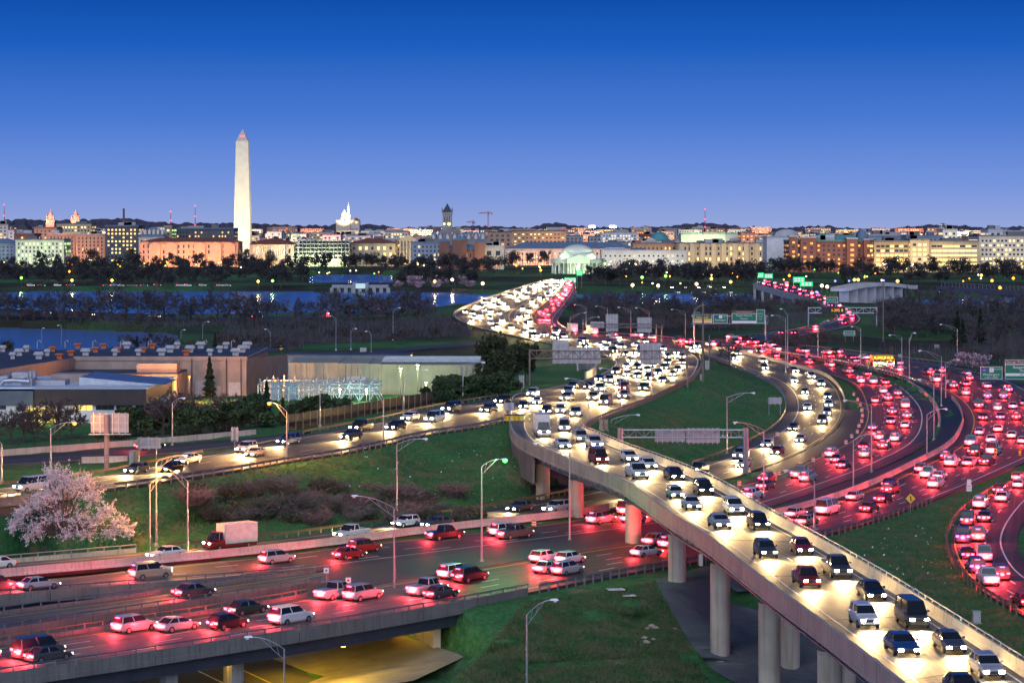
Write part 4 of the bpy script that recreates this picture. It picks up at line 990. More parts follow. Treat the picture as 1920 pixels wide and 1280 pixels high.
# far lit green signs over the bridges
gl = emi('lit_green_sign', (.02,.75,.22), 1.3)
for lab, x0, x1, y0, y1, Y in (('bright green lit sign at the bridge end below the domed memorial',1058,1069,520,529,1640),('larger lit green sign beside it at the bridge end',1069.5,1080,520,530,1640),('lit green sign high in front of the domed memorial steps',1081,1092,507,517,1660),
    ('lit green sign over the river road, farthest',1420,1432,511,521,1700),('lit green sign over the river road, right of the farthest',1433,1449,513,522,1700),('lit green sign with white text over the river road',1487,1509,519,530,1500),('pair of lit green panels lower over the river road',1500,1524,528,537,1400)):
    b0 = D((x0+x1)/2, y1, Y); t = thing('lit_sign', lab, 'sign', (b0[0], Y, 1)); a, b = D(x0,y1,Y), D(x1,y0,Y)
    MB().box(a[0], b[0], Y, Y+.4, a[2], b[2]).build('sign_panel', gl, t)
    tx = MB()
    for j in range(2):
        for i in range(3): w = (b[0]-a[0]); tx.box(a[0]+w*(.12+.28*i), a[0]+w*(.32+.28*i), Y-.06, Y-.01, a[2]+(b[2]-a[2])*(.25+.35*j), a[2]+(b[2]-a[2])*(.4+.35*j))
    tx.build('lettering', emi('lit_white_sign_text', (.8,1,.9), 1.6), t)
    for x in (a[0]+.5, b[0]-.5): MB().tube([(x, Y+.6, 0), (x, Y+.6, b[2])], .2, 6).build('post', M['steel'], t)
# ---------------------------------------------------------------- single signs
def post_sign(name, label, px, by, build, cat='sign', Y=None):
    g = G(px, by); t = thing(name, label, cat, g); build(t, g, g[1]); return t
def diamond(t, c, s, m, th=.05): MB().add([(c[0]+a*s, c[1]+b, c[2]+d*s) for b in (0, th) for a, d in ((0,-1),(1,0),(0,1),(-1,0))], [(0,1,2,3),(7,6,5,4),(0,4,5,1),(1,5,6,2),(2,6,7,3),(3,7,4,0)]).build('sign_panel', m, t)
def merge(t, g, Y):
    c = D(1707,934,Y); MB().tube([g, c], .06, 6).build('post', M['steel'], t); diamond(t, c+(0,-.14,0), .72, syellow); diamond(t, c+(0,-.09,0), .76, sblack)
    a = MB(); y = c[1]-.16
    def q(pts): a.add([(c[0]+u*.7, y, c[2]+v*.7) for u, v in pts], [tuple(range(len(pts)))])
    q([(-.07,-.6),(.07,-.6),(.07,.25),(-.07,.25)]); q([(-.22,.22),(.22,.22),(0,.62)]); q([(.3,-.5),(.42,-.45),(.16,.02),(.07,-.02)]); a.build('merge_arrow', sblack, t)
post_sign('merge_sign', 'yellow diamond merge arrow sign on the right grass edge', 1707, 962, merge)
def two_white(t, g, Y):
    MB().tube([g, D(1816,898,Y)], .05, 6).build('post', wood, t)
    panel(t,1812.5,1820.5,898,908,Y,swhite); panel(t,1811.5,1821.5,908.6,920,Y,swhite)
    for s_, y_, z_ in (('STAY',901,.22),('IN LANE',905,.16),('KEEP',911.5,.24),('MOVING',916,.2)): text(t, s_, D(1816.3,y_,Y-.3), z_*1.2, sblack)
post_sign('lane_sign', 'two small white signs on a wooden post at the gore', 1816, 934, two_white)
def small_back(x0,x1,y0,y1,legs):
    def f(t, g, Y):
        back_panel(t,x0,x1,y0,y1,Y,3,3,.1)
        for px in legs:
            p = D(px,y1,Y); z = gz(p[0], Y); MB().tube([(p[0],Y,z-.2), (p[0],Y,D(px,y0,Y)[2])], .09 if len(legs) > 1 else .12, 6).build('post', M['steel'], t)
    return f
def big_back(t, g, Y):
    p = g; MB().tube([p-(0,0,.3), D(200,778,Y)], .38, 12).build('post', mat('pink_grey_post', (.3,.22,.22), .6, .2), t); back_panel(t,169,240,775,811,Y,6,3,.5)
    a, b = D(169,812,Y), D(247,812,Y); MB().box(a[0], b[0], Y-1.2, Y-.2, a[2]-.1, a[2]).build('catwalk', M['steel'], t)
post_sign('roadside_sign', 'large blank sign back on a thick single post by the service road', 200, 878, big_back)
post_sign('roadside_sign', 'blank sign back on two thin legs beside the grey cabinets', 279, 866, small_back(257,301,820,841,(261,293)))
post_sign('roadside_sign', 'small pinkish sign back at the service road end', 440, 842, small_back(433,447,801,825,(440,)))
post_sign('roadside_sign', 'small blank sign at the embankment gore', 955, 786, small_back(945,964,755,769,(955,)))
post_sign('roadside_sign', 'blank sign back on two legs on the grass island', 1453, 778, small_back(1440,1466,745,757,(1442,1463)))
post_sign('roadside_sign', 'small pink sign back beside the lamp post and hedge', 978, 735, small_back(973,983,704,727,(978,)))
post_sign('roadside_sign', 'pale blank sign at the foot of the brown pole', 1326, 695, small_back(1322,1330,676,692,(1326,)))
post_sign('roadside_sign', 'small white sign above the far guardrail', 1687, 674, small_back(1684,1690,664,669,(1687,)))
post_sign('roadside_sign', 'white sign pair on the lawn behind the work vehicles', 1757, 660, small_back(1752,1761,646,652,(1754,1759)))
post_sign('warning_sign', 'yellow diamond sign on the hill road', 527, 660, lambda t, g, Y: (MB().tube([g, D(527,652,Y)], .08, 6).build('post', M['steel'], t), diamond(t, D(527,652,Y)+(0,-.1,0), .75, syellow)))
post_sign('warning_sign', 'yellow diamond sign beside the flashing work vehicles', 1628, 692, lambda t, g, Y: (MB().tube([g, D(1628,681,Y)], .06, 6).build('post', M['steel'], t), diamond(t, D(1628,681,Y)+(0,-.1,0), .65, syellow), diamond(t, D(1628,681,Y)+(0,-.13,0), .25, sblack, .02)))
post_sign('direction_sign', 'small green sign on the lawn near the river road', 1592, 640, lambda t, g, Y: (panel(t,1582,1603,620,629,Y,green,border=swhite), text(t,'Memorial Br',D(1592,624.5,Y-.4),.75,swhite), [MB().tube([D(x,640,Y)*(1,1,0)+(0,0,gz(*D(x,640,Y)[:2])), D(x,620,Y)], .07, 6).build('post', M['steel'], t) for x in (1585,1600)]))
# ---------------------------------------------------------------- traffic signal
sg = G(1985, 900); Y = 395; e0, e1 = D(1863,840,Y), D(1990,846,Y)
t = thing('traffic_signal', 'signal mast arm with two yellow signal heads at the right edge', 'traffic light', (e1[0], Y, gz(e1[0], Y)))
MB().tube([(e1[0], Y, gz(e1[0], Y)), e1+(0,0,.5)], .15, 8).build('post', M['dark'], t); MB().tube([e1, e0], [.11,.06], 8).build('mast_arm', M['dark'], t)
for px in (1866, 1912):
    c = D(px, 847, Y); hd = MB().box(c[0]-.18, c[0]+.18, Y-.2, Y+.1, c[2]-.55, c[2]+.5).build('signal_head', mat('signal_yellow', (.55,.3,.01), .5, var=.05), t)
    for k, (cl, nm) in enumerate(((sred,'red_lens'),(syellow,'amber_lens'),(green,'green_lens'))): MB().tube([(c[0], Y-.24, c[2]+.33-.33*k), (c[0], Y-.2, c[2]+.33-.33*k)], .12, 10).build(nm, cl if k else sblack, hd if False else t)
# ---------------------------------------------------------------- drums, cabinets, cushions
orange = mat('drum_orange', (.75,.13,.02), .5, var=.06)
drum_m = MB().lathe([(.32,.08),(.31,.3),(.29,.9),(.25,1.0)], 14).mesh('body', orange, smooth=False)
dbase = MB().lathe([(.42,0),(.42,.06),(.34,.08)], 14).mesh('rubber_base', M['black']); band = MB().lathe([(.325,0),(.32,.14)], 14).mesh('reflective_band', swhite)
for n, (x, y) in enumerate([(1600.8,740),(1608,750),(1613,760),(1616.5,770),(1617,780.5),(1615.8,791),(1610.5,800),(1607.5,811),(1597,820),(1586,831),(1564,845),(1544,856),(1525,865),(1497,877),(1461,890),(1457,816),(1448,827),(1386,912),(1001,988),(917,999)]):
    g = G(x, y+4); g[2] += .12 if n < 17 else .32
    t = thing('traffic_drum', 'orange and white traffic drum, %s' % ('%s along the curved median from its far tip' % ordn(n+1) if n < 15 else ['on the grass island edge, upper','on the grass island edge, lower','alone behind the flyover barrier','by the median barrier near a column','by the median barrier left of the green lamp'][n-15]), 'traffic drum', g, group='traffic drums')
    for nm, me, z in (('body', drum_m, 0),('rubber_base', dbase, 0),('reflective_band', band, .3),('reflective_band', band, .62)): link(nm, me, t, (0,0,z))
cab = mat('cabinet_grey', (.4,.41,.4), .5, .2)
def cabinet(label, x0, x1, y0, by, m=cab, dep=.8):
    g = G((x0+x1)/2, by); Y = g[1]; w = (x1-x0)*Y/F; h = (by-y0)*Y/F; t = thing('utility_cabinet', label, 'cabinet', g)
    MB().box(g[0]-w/2-.1, g[0]+w/2+.1, Y-.1, Y+dep+.1, g[2]-.4, g[2]+.15).build('plinth', M['concrete'], t)
    MB().box(g[0]-w/2, g[0]+w/2, Y, Y+dep, g[2]+.15, g[2]+h).build('housing', m, t); MB().box(g[0]-w/2-.05, g[0]+w/2+.05, Y-.06, Y+dep+.05, g[2]+h, g[2]+h+.08).build('lid', m, t)
    d = MB().box(g[0]-w/2+.08, g[0]+w/2-.08, Y-.03, Y-.002, g[2]+.3, g[2]+h-.15).build('door', m, t); MB().box(g[0]+w/4, g[0]+w/4+.06, Y-.06, Y-.031, g[2]+h*.5, g[2]+h*.6).build('handle', M['dark'], d)
tan = mat('cabinet_tan', (.3,.24,.16), .55)
cabinet('grey roadside cabinet left of a tan one by the service road', 242,250.5,846,870); cabinet('tan roadside cabinet right of the grey one', 251.5,259,846,870, tan)
cabinet('brown cabinet on the grass island, left of the pair', 1124,1131,787,807, tan); cabinet('brown cabinet on the grass island, right of the pair', 1132.5,1140,787,807, tan)
cabinet('small pale metal box on the right grass', 1825,1839,1147,1169)
cabinet('small pale box at the foot of the tall brown pole', 1313,1319,702,714); cabinet('grey box on the hill road verge', 675,687,652,660)
for n, px in enumerate((951,960,969,978)):
    g = P(px, 789, 7.42); t = thing('crash_cushion', 'black and yellow crash cushion drum at the gore, %s from the west end' % ordn(n+1), 'crash cushion', g)
    MB().lathe([(.42,.01),(.42,.95)], 14, g).build('drum', syellow if n % 2 == 0 else mat('cushion_lid', (.7,.6,.1), .6), t); MB().lathe([(.45,.951),(.45,1.1)], 14, g).build('lid', M['black'], t)
for n, px in enumerate((612, 653)):
    g = P(px, (1091,1108)[n], 0) if n == 0 else P(653, 1110, 0); c = g+(0,0,1.35); t = thing('object_marker', 'small white marker sign at the %s bridge end post' % ('exit ramp','near road')[n], 'sign', g)
    MB().tube([g, c], .04, 6).build('post', M['steel'], t); MB().box(c[0]-.3, c[0]+.3, c[1]-.06, c[1]-.02, c[2]-.3, c[2]+.3).build('sign_panel', swhite, t); MB().tube([c+(0,-.09,0), c+(0,-.061,0)], .13, 12).build('red_disc', sred, t)
# fallen boards and rocks on the near grass
g = G(1170,1112); t = thing('fallen_board', 'white boards lying flat on the grass slope', 'board', g)
for dx, dy, w, d in ((-.9,.8,1.9,1.3),(.5,-.7,1.5,.9)):
    c = (g[0]+dx, g[1]+dy); mb = MB(); mb.obox((c[0], c[1], gz(*c)+.16), (.97,.2), (w,d,.07)); mb.build('board', swhite, t)
rock = mat('tan_rock', (.42,.33,.25), .9, bump=.4)
for n, (px, py, s) in enumerate([(1214,1179,.3),(1222,1175,.45),(1229,1178,.4),(1208,1197,.4),(1212,1205,.45),(1225,1199,.3),(1265,1179,.25)]):
    g = G(px, py); mb = MB(); rr = random.Random(n); mb.lathe([(s*.5,-.05),(s*(.9+rr.random()*.2),s*.2),(s*.8,s*.5),(s*.3,s*.75)], 7, g)
    mb.v = [(a+rr.uniform(-.1,.1)*s*2, b+rr.uniform(-.1,.1)*s*2, c) for a, b, c in mb.v]
    tag(mb.build('rock', rock), 'tan rock on the grass slope, %s' % ('upper cluster, %s from its low end','upper cluster, %s from its low end','upper cluster, %s from its low end','lower cluster, %s from its low end','lower cluster, %s from its low end','lower cluster, %s from its low end','single one beside the paving %s')[n].replace('%s', ordn(n % 3+1) if n < 6 else 'edge'), 'rock', 'rocks on the grass slope')
# ---------------------------------------------------------------- the city across the river
WIN = dict(warm=emi('lit_window_warm', (1,.6,.22), 1.7), yellow=emi('lit_window_yellow', (1,.72,.25), 2.2), white=emi('lit_window_white', (1,.85,.6), 1.5), green=emi('lit_window_green', (.6,1,.35), 2.2), orange=emi('lit_window_orange', (1,.42,.12), 1.7))
pane_m = mat('dark_window_glass', (.02,.025,.035), .12, var=0, spec=.6)
def facade(name, col, var=.1): return mat(name, col, .8, var=var, scale=.15, pos=True, bump=.1)
FC = dict(beige=facade('beige_stone', (.42,.35,.26)), pale=facade('pale_limestone', (.55,.52,.46)), grey=facade('grey_concrete_facade', (.3,.3,.31)), brick=facade('red_brick_facade', (.2,.095,.07)), rose=facade('rose_stone', (.42,.26,.19)),
    dark=facade('dark_facade', (.09,.09,.11)), white=facade('white_facade', (.66,.66,.66)), tan=facade('tan_facade', (.36,.27,.17)), blue=facade('blue_grey_facade', (.25,.3,.38)))
RF = dict(grey=facade('grey_roof', (.14,.14,.16)), red=facade('red_tile_roof', (.2,.07,.04)), blue=facade('blue_slate_roof', (.13,.2,.28)), teal=facade('teal_copper_roof', (.08,.26,.26)), dark=facade('dark_roof', (.05,.05,.06)), pale=facade('pale_roof', (.4,.4,.42)))
brg = random.Random(11)
def windows(parent, x0, x1, y, z0, z1, litc, frac, sw=4.0, sh=3.9, ww=.5, wh=.5, dirx=None, skip=0):
    """window panes standing 12 cm proud of the wall, lit and dark, one mesh each"""
    w = x1-x0; nx = max(1, int(abs(w)/sw)); nz = max(1, int((z1-z0)/sh)); lit, dk = MB(), MB()
    for j in range(nz):
        rowlit = brg.random()
        for i in range(nx):
            on = brg.random() < frac*(1.5 if rowlit > .5 else .6)
            cx = x0+w*(i+.5)/nx; cz = z0+(z1-z0)*(j+.5)/nz; a, h = w/nx*ww/2, (z1-z0)/nz*wh/2
            m_ = lit if on else dk
            if dirx is None: m_.add([(cx-a,y,cz-h),(cx+a,y,cz-h),(cx+a,y,cz+h),(cx-a,y,cz+h)], [(0,1,2,3)])
            else: m_.add([(dirx,cx-a,cz-h),(dirx,cx+a,cz-h),(dirx,cx+a,cz+h),(dirx,cx-a,cz+h)], [(0,1,2,3)])
    if lit.v: lit.build('lit_windows', WIN[litc], parent, kind='stuff')
    if dk.v: dk.build('dark_windows', pane_m, parent, kind='stuff')
FM = .11
def flood(parent, x, y, z, col, power, tx, ty, tz, ang=100, size=1.0):
    l = bpy.data.lights.new('floodlight', 'SPOT'); l.energy = power*(FM if parent.get('category') == 'building' else 1.0); l.color = col; l.spot_size = math.radians(ang); l.spot_blend = .9; l.shadow_soft_size = size
    o = bpy.data.objects.new('floodlight', l); COL.objects.link(o); o.parent = parent; og = ORG[parent]
    o.location = (x-og[0], y-og[1], z-og[2]); o.rotation_euler = Vector((tx-x, ty-y, tz-z)).to_track_quat('-Z', 'Y').to_euler(); return o
AMB, GOLD, GRN, WHT, PNK = (1,.42,.2), (1,.72,.3), (.75,1,.45), (1,.9,.75), (1,.45,.3)
def bld(label, x0, x1, yt, Y, fc='beige', rf='grey', litc='warm', frac=.3, depth=40, fl=None, flp=2e5, sw=4.0, sh=3.9, ww=.5, wh=.5, z0=None, hip=0, plant=True, group=None, name='office_building', cornice=True, top_gap=1.5, base_gap=1.5, nfl=None, side=True, cat='building'):
    a, b = D(x0, yt, Y), D(x1, yt, Y); X0, X1, Z1 = a[0], b[0], a[2]; zb = gz((X0+X1)/2, Y)-1 if z0 is None else z0
    zw = Z1-(hip if hip else 0)
    t = thing(name, label, cat, ((X0+X1)/2, Y, zb), group=group)
    MB().box(X0, X1, Y, Y+depth, zb, zw).build('wall', FC[fc], t)
    if hip:
        m = min((X1-X0)/2, depth/2)*.8; o = 1.0
        MB().add([(X0-o,Y-o,zw),(X1+o,Y-o,zw),(X1+o,Y+depth+o,zw),(X0-o,Y+depth+o,zw),(X0+m,Y+m,Z1),(X1-m,Y+m,Z1),(X1-m,Y+depth-m,Z1),(X0+m,Y+depth-m,Z1)], [(0,3,2,1),(4,5,6,7),(0,1,5,4),(1,2,6,5),(2,3,7,6),(3,0,4,7)]).build('roof', RF[rf], t)
    else:
        MB().box(X0-.4, X1+.4, Y-.5, Y+depth+.4, zw, zw+1.1).build('roof', RF[rf], t)
        if plant and X1-X0 > 14:
            for k in range(brg.randint(1, 3)):
                w = brg.uniform(5, min(22, (X1-X0)*.45)); x = brg.uniform(X0+1, X1-w-1); h = brg.uniform(2, 4.5); d = brg.uniform(5, 14)
                MB().box(x, x+w, Y+6, Y+6+d, zw+1.1, zw+1.1+h).build('roof_plant', brg.choice([RF['grey'], RF['pale'], FC['grey']]), t)
    if cornice: MB().box(X0-.6, X1+.6, Y-.7, Y-.02, zw-1.4, zw-.6).build('cornice', FC[fc], t)
    zlo = max(zb+2, Z1-45)
    windows(t, X0+1.5, X1-1.5, Y-.12, zlo+base_gap, zw-top_gap-.6, litc, frac, sw, sh, ww, wh)
    if side:
        if X0 > 20: windows(t, Y+1.5, Y+depth-1.5, 0, zlo+base_gap, zw-top_gap-.6, litc, frac, sw, sh, ww, wh, dirx=X0-.12)
        elif X1 < -20: windows(t, Y+1.5, Y+depth-1.5, 0, zlo+base_gap, zw-top_gap-.6, litc, frac, sw, sh, ww, wh, dirx=X1+.12)
    if fl:
        n = nfl or max(1, int((X1-X0)/35))
        for k in range(n):
            x = X0+(X1-X0)*(k+.5)/n; flood(t, x, Y-42, max(zb, 1)+8, fl, flp*1.5, x, Y, (Z1+zb)/2+3, 165)
    return t
def colonnade(t, X0, X1, Y, z0, z1, n, m, r=.9, lit=None):
    c = MB().lathe([(r*1.25,0),(r*1.25,.5),(r,.8),(r*.85,z1-z0-1),(r*1.2,z1-z0-.4),(r*1.2,z1-z0)], 10).mesh('column', m); o = ORG[t]
    for i in range(n): link('column', c, t, (X0+(X1-X0)*(i+.5)/n-o[0], Y-o[1], z0-o[2]))
# named street rows, left to right
bld('pale stone block with lit windows at the far left edge', -25, 15, 421, 3000, 'pale', litc='warm', frac=.25, fl=AMB, flp=1e5)
bld('narrow pale block beside the dark mansard at far left', 15.5, 26, 431, 2980, 'white', frac=.2)
bld('dark mansard roofed block at far left', 27, 55, 421, 3000, 'dark', 'dark', frac=.25, hip=8)
bld('orange lit block with cornice left of the twin spires', 64, 106, 427, 2950, 'rose', fl=AMB, flp=3.5e5, frac=.1, ww=.35)
bld('long beige block behind the orange lit blocks', 106.5, 171, 420, 3100, 'beige', litc='yellow', frac=.5, fl=GOLD, flp=1.5e5)
bld('low orange lit block with white roofline, left one', 90, 141, 439, 2820, 'rose', 'pale', fl=AMB, flp=4e5, frac=.1, ww=.3, wh=.6)
bld('low orange lit block with white roofline, right one', 142, 197, 440, 2800, 'rose', 'pale', fl=AMB, flp=3e5, frac=.1, ww=.3, wh=.6)
bld('red brick low block at the far left trees', 27, 64, 439, 2850, 'brick', frac=.12)
bld('pale green lit classical block half hidden by trees', 29, 120, 450, 2600, 'pale', 'grey', 'green', .35, fl=GRN, flp=4e5, ww=.4, wh=.6)
bld('bluish roofed low block at the left edge', -30, 28, 447, 2620, 'blue', 'blue', frac=.05, hip=5)
bld('dark office tower with scattered yellow windows and green lamps', 197.5, 259, 424, 2750, 'dark', 'blue', 'yellow', .55, sw=4.2, sh=4.2, ww=.45, wh=.42)
h = bld('grand cream hotel with blue mansard and dormers', 260, 308, 426, 2720, 'pale', 'blue', 'warm', .2, hip=11, depth=30, fl=PNK, flp=1e5)
for k in range(6):
    x = D(264+k*8, 0, 2720)[0]; z = D(0, 436, 2720)[2]; MB().add([(x-1.4,2720.5,z-2),(x+1.4,2720.5,z-2),(x+1.4,2720.5,z+2),(x,2720.5,z+4),(x-1.4,2720.5,z+2),(x-1.4,2726,z-2),(x+1.4,2726,z-2),(x+1.4,2726,z+2),(x,2726,z+4),(x-1.4,2726,z+2)], [(0,1,2,3,4),(9,8,7,6,5),(0,5,6,1),(1,6,7,2),(2,7,8,3),(3,8,9,4),(4,9,5,0)]).build('dormer', FC['pale'], h)
bld('orange trimmed block between the cream hotel and brown offices', 308.5, 322, 425, 2760, 'tan', 'pale', 'green', .5, fl=AMB, flp=8e4)
bld('brown office row with many small lit windows', 322.5, 439, 429, 2850, 'dark', 'blue', 'warm', .5, sw=3.4, sh=4.2, ww=.45, wh=.45)
t = bld('long orange lit classical building with dark red roof', 262, 446, 446, 2560, 'rose', 'red', 'orange', .12, depth=45, fl=AMB, flp=2.2e5, nfl=11, hip=4, sw=5, sh=5, ww=.3, wh=.6, z0=0, name='classical_building')
for px in (290, 321, 374, 404, 430):
    c = D(px, 458, 2557); MB().add([(c[0]-6,2557,c[2]),(c[0]+6,2557,c[2]),(c[0],2557,c[2]+2.6),(c[0]-6,2560,c[2]),(c[0]+6,2560,c[2]),(c[0],2560,c[2]+2.6)], [(0,1,2),(5,4,3),(0,3,4,1),(1,4,5,2),(2,5,3,0)]).build('pediment', FC['rose'], t); MB().box(c[0]-6, c[0]+6, 2557.2, 2559.8, 0, c[2]-.02).build('pavilion', FC['rose'], t)
t = bld('classical building with lit colonnade right of the obelisk', 468, 551, 447, 2560, 'beige', 'red', 'yellow', .1, hip=6, fl=GOLD, flp=4e5, depth=50, sw=6, sh=7, ww=.3, name='classical_building', z0=0)
a, b = D(474, 0, 2556)[0], D(536, 0, 2556)[0]; z0, z1 = D(0,478,2556)[2], D(0,461,2556)[2]; MB().box(a, b, 2552, 2560, z1, z1+1.5).build('entablature', FC['beige'], t); MB().box(a, b, 2552, 2560, 0, z0).build('podium', FC['beige'], t); colonnade(t, a, b, 2553.5, z0, z1, 14, FC['pale'], 1.0)
MB().box(a+1, b-1, 2557.5, 2559.7, z0+.5, z1-.5).build('lit_porch_wall', emi('lit_porch', (1,.68,.25), 1.3), t)  # wall emits by itself in place of lamplight behind the columns
# building under construction, with open lit floors
cx0, cx1, Y = D(553,0,2570)[0], D(655,0,2570)[0], 2570
t = thing('construction_frame', 'green lit building under construction with open floors', 'building', ((cx0+cx1)/2, Y, 1))
for k in range(6):
    z = D(0, 486-7*k, Y)[2]; MB().box(cx0, cx1, Y, Y+45, z, z+.6).build('floor_slab', FC['grey'], t)
pc = MB().box(-.35,.35,-.35,.35,0,D(0,450,Y)[2]).mesh('frame_column', FC['dark'])
for i in range(15): link('frame_column', pc, t, (cx0+(cx1-cx0)*i/14-ORG[t][0], -.2, 0))
MB().box(cx0+2, cx1-2, Y+12, Y+44, 1, D(0,452,Y)[2]).build('core_wall', FC['pale'], t)
for i in range(5): x = cx0+(cx1-cx0)*(i+.5)/5; flood(t, x, Y-14, 8, GRN, 4e5, x, Y+12, 16, 140)
bld('cream classical block with lit upper windows behind the trees', 655.5, 741, 447, 2620, 'beige', 'red', 'yellow', .45, hip=5, fl=GOLD, flp=2.5e5, sw=6, sh=5, ww=.4, name='classical_building')
t = bld('temple fronted stone hall with pediment', 741.5, 790, 453, 2640, 'beige', 'red', 'warm', .1, fl=GOLD, flp=2e5, cornice=True, plant=False, name='classical_building')
c = D(766, 452, 2636); MB().add([(c[0]-13,2634,c[2]),(c[0]+13,2634,c[2]),(c[0],2634,c[2]+7),(c[0]-13,2670,c[2]),(c[0]+13,2670,c[2]),(c[0],2670,c[2]+7)], [(0,1,2),(5,4,3),(0,3,4,1),(1,4,5,2),(2,5,3,0)]).build('pediment', FC['beige'], t); colonnade(t, c[0]-11, c[0]+11, 2635, 3, c[2], 6, FC['pale'], 1)
bld('blue grey modern block right of the temple front', 772, 829, 455, 2560, 'blue', 'blue', frac=.1, z0=0)
t = bld('red brick castle like hall with towers and lit windows', 828.5, 905, 458, 2380, 'brick', 'blue', 'warm', .5, hip=5, sw=4, sh=6, ww=.35, wh=.55, depth=30)
for px, w, tp in ((833,5,453),(862,7,450),(899,5,454)):
    c = D(px, tp, 2378); MB().box(c[0]-w, c[0]+w, 2378.2, 2392, 0, c[2]).build('tower', FC['brick'], t); MB().add([(c[0]-w,2378,c[2]),(c[0]+w,2378,c[2]),(c[0]+w,2392,c[2]),(c[0]-w,2392,c[2]),(c[0],2385,c[2]+5)], [(0,1,4),(1,2,4),(2,3,4),(3,0,4),(3,2,1,0)]).build('tower_roof', RF['blue'], t)
bld('pale lit gallery with flat roof right of the brick castle', 905.5, 945, 462, 2400, 'pale', 'pale', 'yellow', .3, fl=GOLD, flp=2e5, sw=8, sh=8)
t = bld('long pale federal building with blue roof and lit columns', 947, 1196, 454, 2700, 'pale', 'blue', 'warm', .15, hip=7, sw=5, sh=7, ww=.4, wh=.35, depth=55, name='federal_building', z0=0, fl=AMB, flp=1.5e5, nfl=5)
a, b = D(950, 0, 2696)[0], D(1034, 0, 2696)[0]; z1 = D(0, 473, 2696)[2]; colonnade(t, a, b, 2697, 1, z1, 17, FC['pale'], 1.0); MB().box(a, b, 2695, 2699.7, z1, z1+1.2).build('entablature', FC['pale'], t)
for k in range(3): flood(t, a+(b-a)*(k+.5)/3, 2688, 3, AMB, 1.2e5, a+(b-a)*(k+.5)/3, 2700, 14, 150)
bld('pale long annex with small square windows behind the memorial trees', 1128, 1287, 471, 2350, 'pale', 'pale', 'warm', .18, sw=4.4, sh=4, ww=.35, wh=.35, depth=40, z0=0, fl=WHT, flp=1.1e5, nfl=4)
bld('brown stone block behind the annex with tall windows', 1187, 1270, 457, 2500, 'tan', 'grey', 'warm', .2, sw=4, sh=5, ww=.35, wh=.5, z0=0, fl=AMB, flp=2e5)
t = bld('wide beige office building with tall lit window bays', 1270.5, 1440, 457, 2450, 'beige', 'grey', 'yellow', .5, sw=4, sh=5, ww=.42, wh=.6, depth=60, z0=0, fl=GOLD, flp=1.1e5, nfl=5)
for px in (1278, 1298, 1317, 1338, 1357, 1378, 1399, 1420): c = D(px, 458, 2449); MB().box(c[0]-2.4, c[0]+2.4, 2447.2, 2449.9, 0, c[2]+.8).build('pier', FC['beige'], t)
t = bld('long low museum with bright pale lit top wall', 1277, 1388, 438, 3400, 'pale', 'teal', 'warm', .05, fl=GRN, flp=9e5, plant=False, sh=30, sw=60, z0=0)
t = thing('domed_museum', 'grey stone museum with teal dome behind the federal building', 'museum', D(1237, 470, 3100)*(1,1,0)+(0,0,2))
c = D(1237, 452, 3100); MB().box(c[0]-24, c[0]+24, 3085, 3130, 2, c[2]).build('wall', FC['pale'], t); MB().lathe([(12,0),(12,3),(11.2,3.2),(10.6,6),(8.5,9),(5,11),(1,11.8),(.3,13)], 24, (c[0], 3105, c[2])).build('dome', RF['teal'], t, smooth=True)
MB().add([(c[0]-20,3084,c[2]),(c[0]-4,3084,c[2]),(c[0]-12,3084,c[2]+5),(c[0]-20,3100,c[2]),(c[0]-4,3100,c[2]),(c[0]-12,3100,c[2]+5)], [(0,1,2),(5,4,3),(0,3,4,1),(1,4,5,2),(2,5,3,0)]).build('pediment', FC['pale'], t)
# right hand row
t = bld('tall blank white wall of a building with curved roof', 1438, 1479, 445, 2300, 'white', 'pale', frac=0, sw=200, sh=200, ww=.01, wh=.01, cornice=False, plant=False, z0=0, side=False)
a, b = D(1455,0,2300)[0], D(1500,0,2300)[0]; zc = D(0,444,2300)[2]; v = []
for k in range(13): an = math.pi*k/12; v.append(((a+b)/2-(b-a)/2*math.cos(an), zc+7*math.sin(an)))
mb = MB(); mb.add([(x,2303,z) for x, z in v]+[(x,2335,z) for x, z in v], [(i,i+1,14+i,13+i) for i in range(12)]+[tuple(range(13))[::-1], tuple(range(13,26))]); mb.build('vaulted_roof', RF['pale'], t, smooth=True)
t = bld('wide brick hotel with stepped facade and teal roofs', 1479.5, 1638, 452, 2230, 'brick', 'teal', 'orange', .42, sw=4.6, sh=4.0, ww=.42, wh=.45, depth=45, z0=0, fl=PNK, flp=7e4, nfl=5)
for x0, x1, tp in ((1480,1496,444),(1501,1530,446),(1588,1608,448),(1620,1637,450)):
    a, b = D(x0,tp,2224), D(x1,tp,2224); bay = MB().box(a[0], b[0], 2224, 2229.8, 0, a[2]).build('bay', FC['brick'], t); windows(bay if False else t, a[0]+1, b[0]-1, 2223.86, 6, a[2]-3, 'orange', .45, 4.4, 4, .42, .45); MB().box(a[0]-.3, b[0]+.3, 2223.5, 2240, a[2], a[2]+1.2).build('bay_roof', RF['pale'], t)
for x0, x1, tp in ((1530,1605,441),(1535,1556,437)): a, b = D(x0,tp,2240), D(x1,tp,2240); MB().box(a[0], b[0], 2240, 2262, D(0,453,2240)[2]+.3, a[2]).build('penthouse', RF['teal'], t)
a, b = D(1610,0,2240)[0], D(1628,0,2240)[0]; z = D(0,450,2240)[2]
mb = MB(); v = [((a+b)/2-(b-a)/2*math.cos(math.pi*k/10), z+9*math.sin(math.pi*k/10)) for k in range(11)]; mb.add([(x,2242,q) for x, q in v]+[(x,2262,q) for x, q in v], [(i,i+1,12+i,11+i) for i in range(10)]+[tuple(range(11))[::-1], tuple(range(11,22))]); mb.build('vaulted_roof', RF['blue'], t, smooth=True)
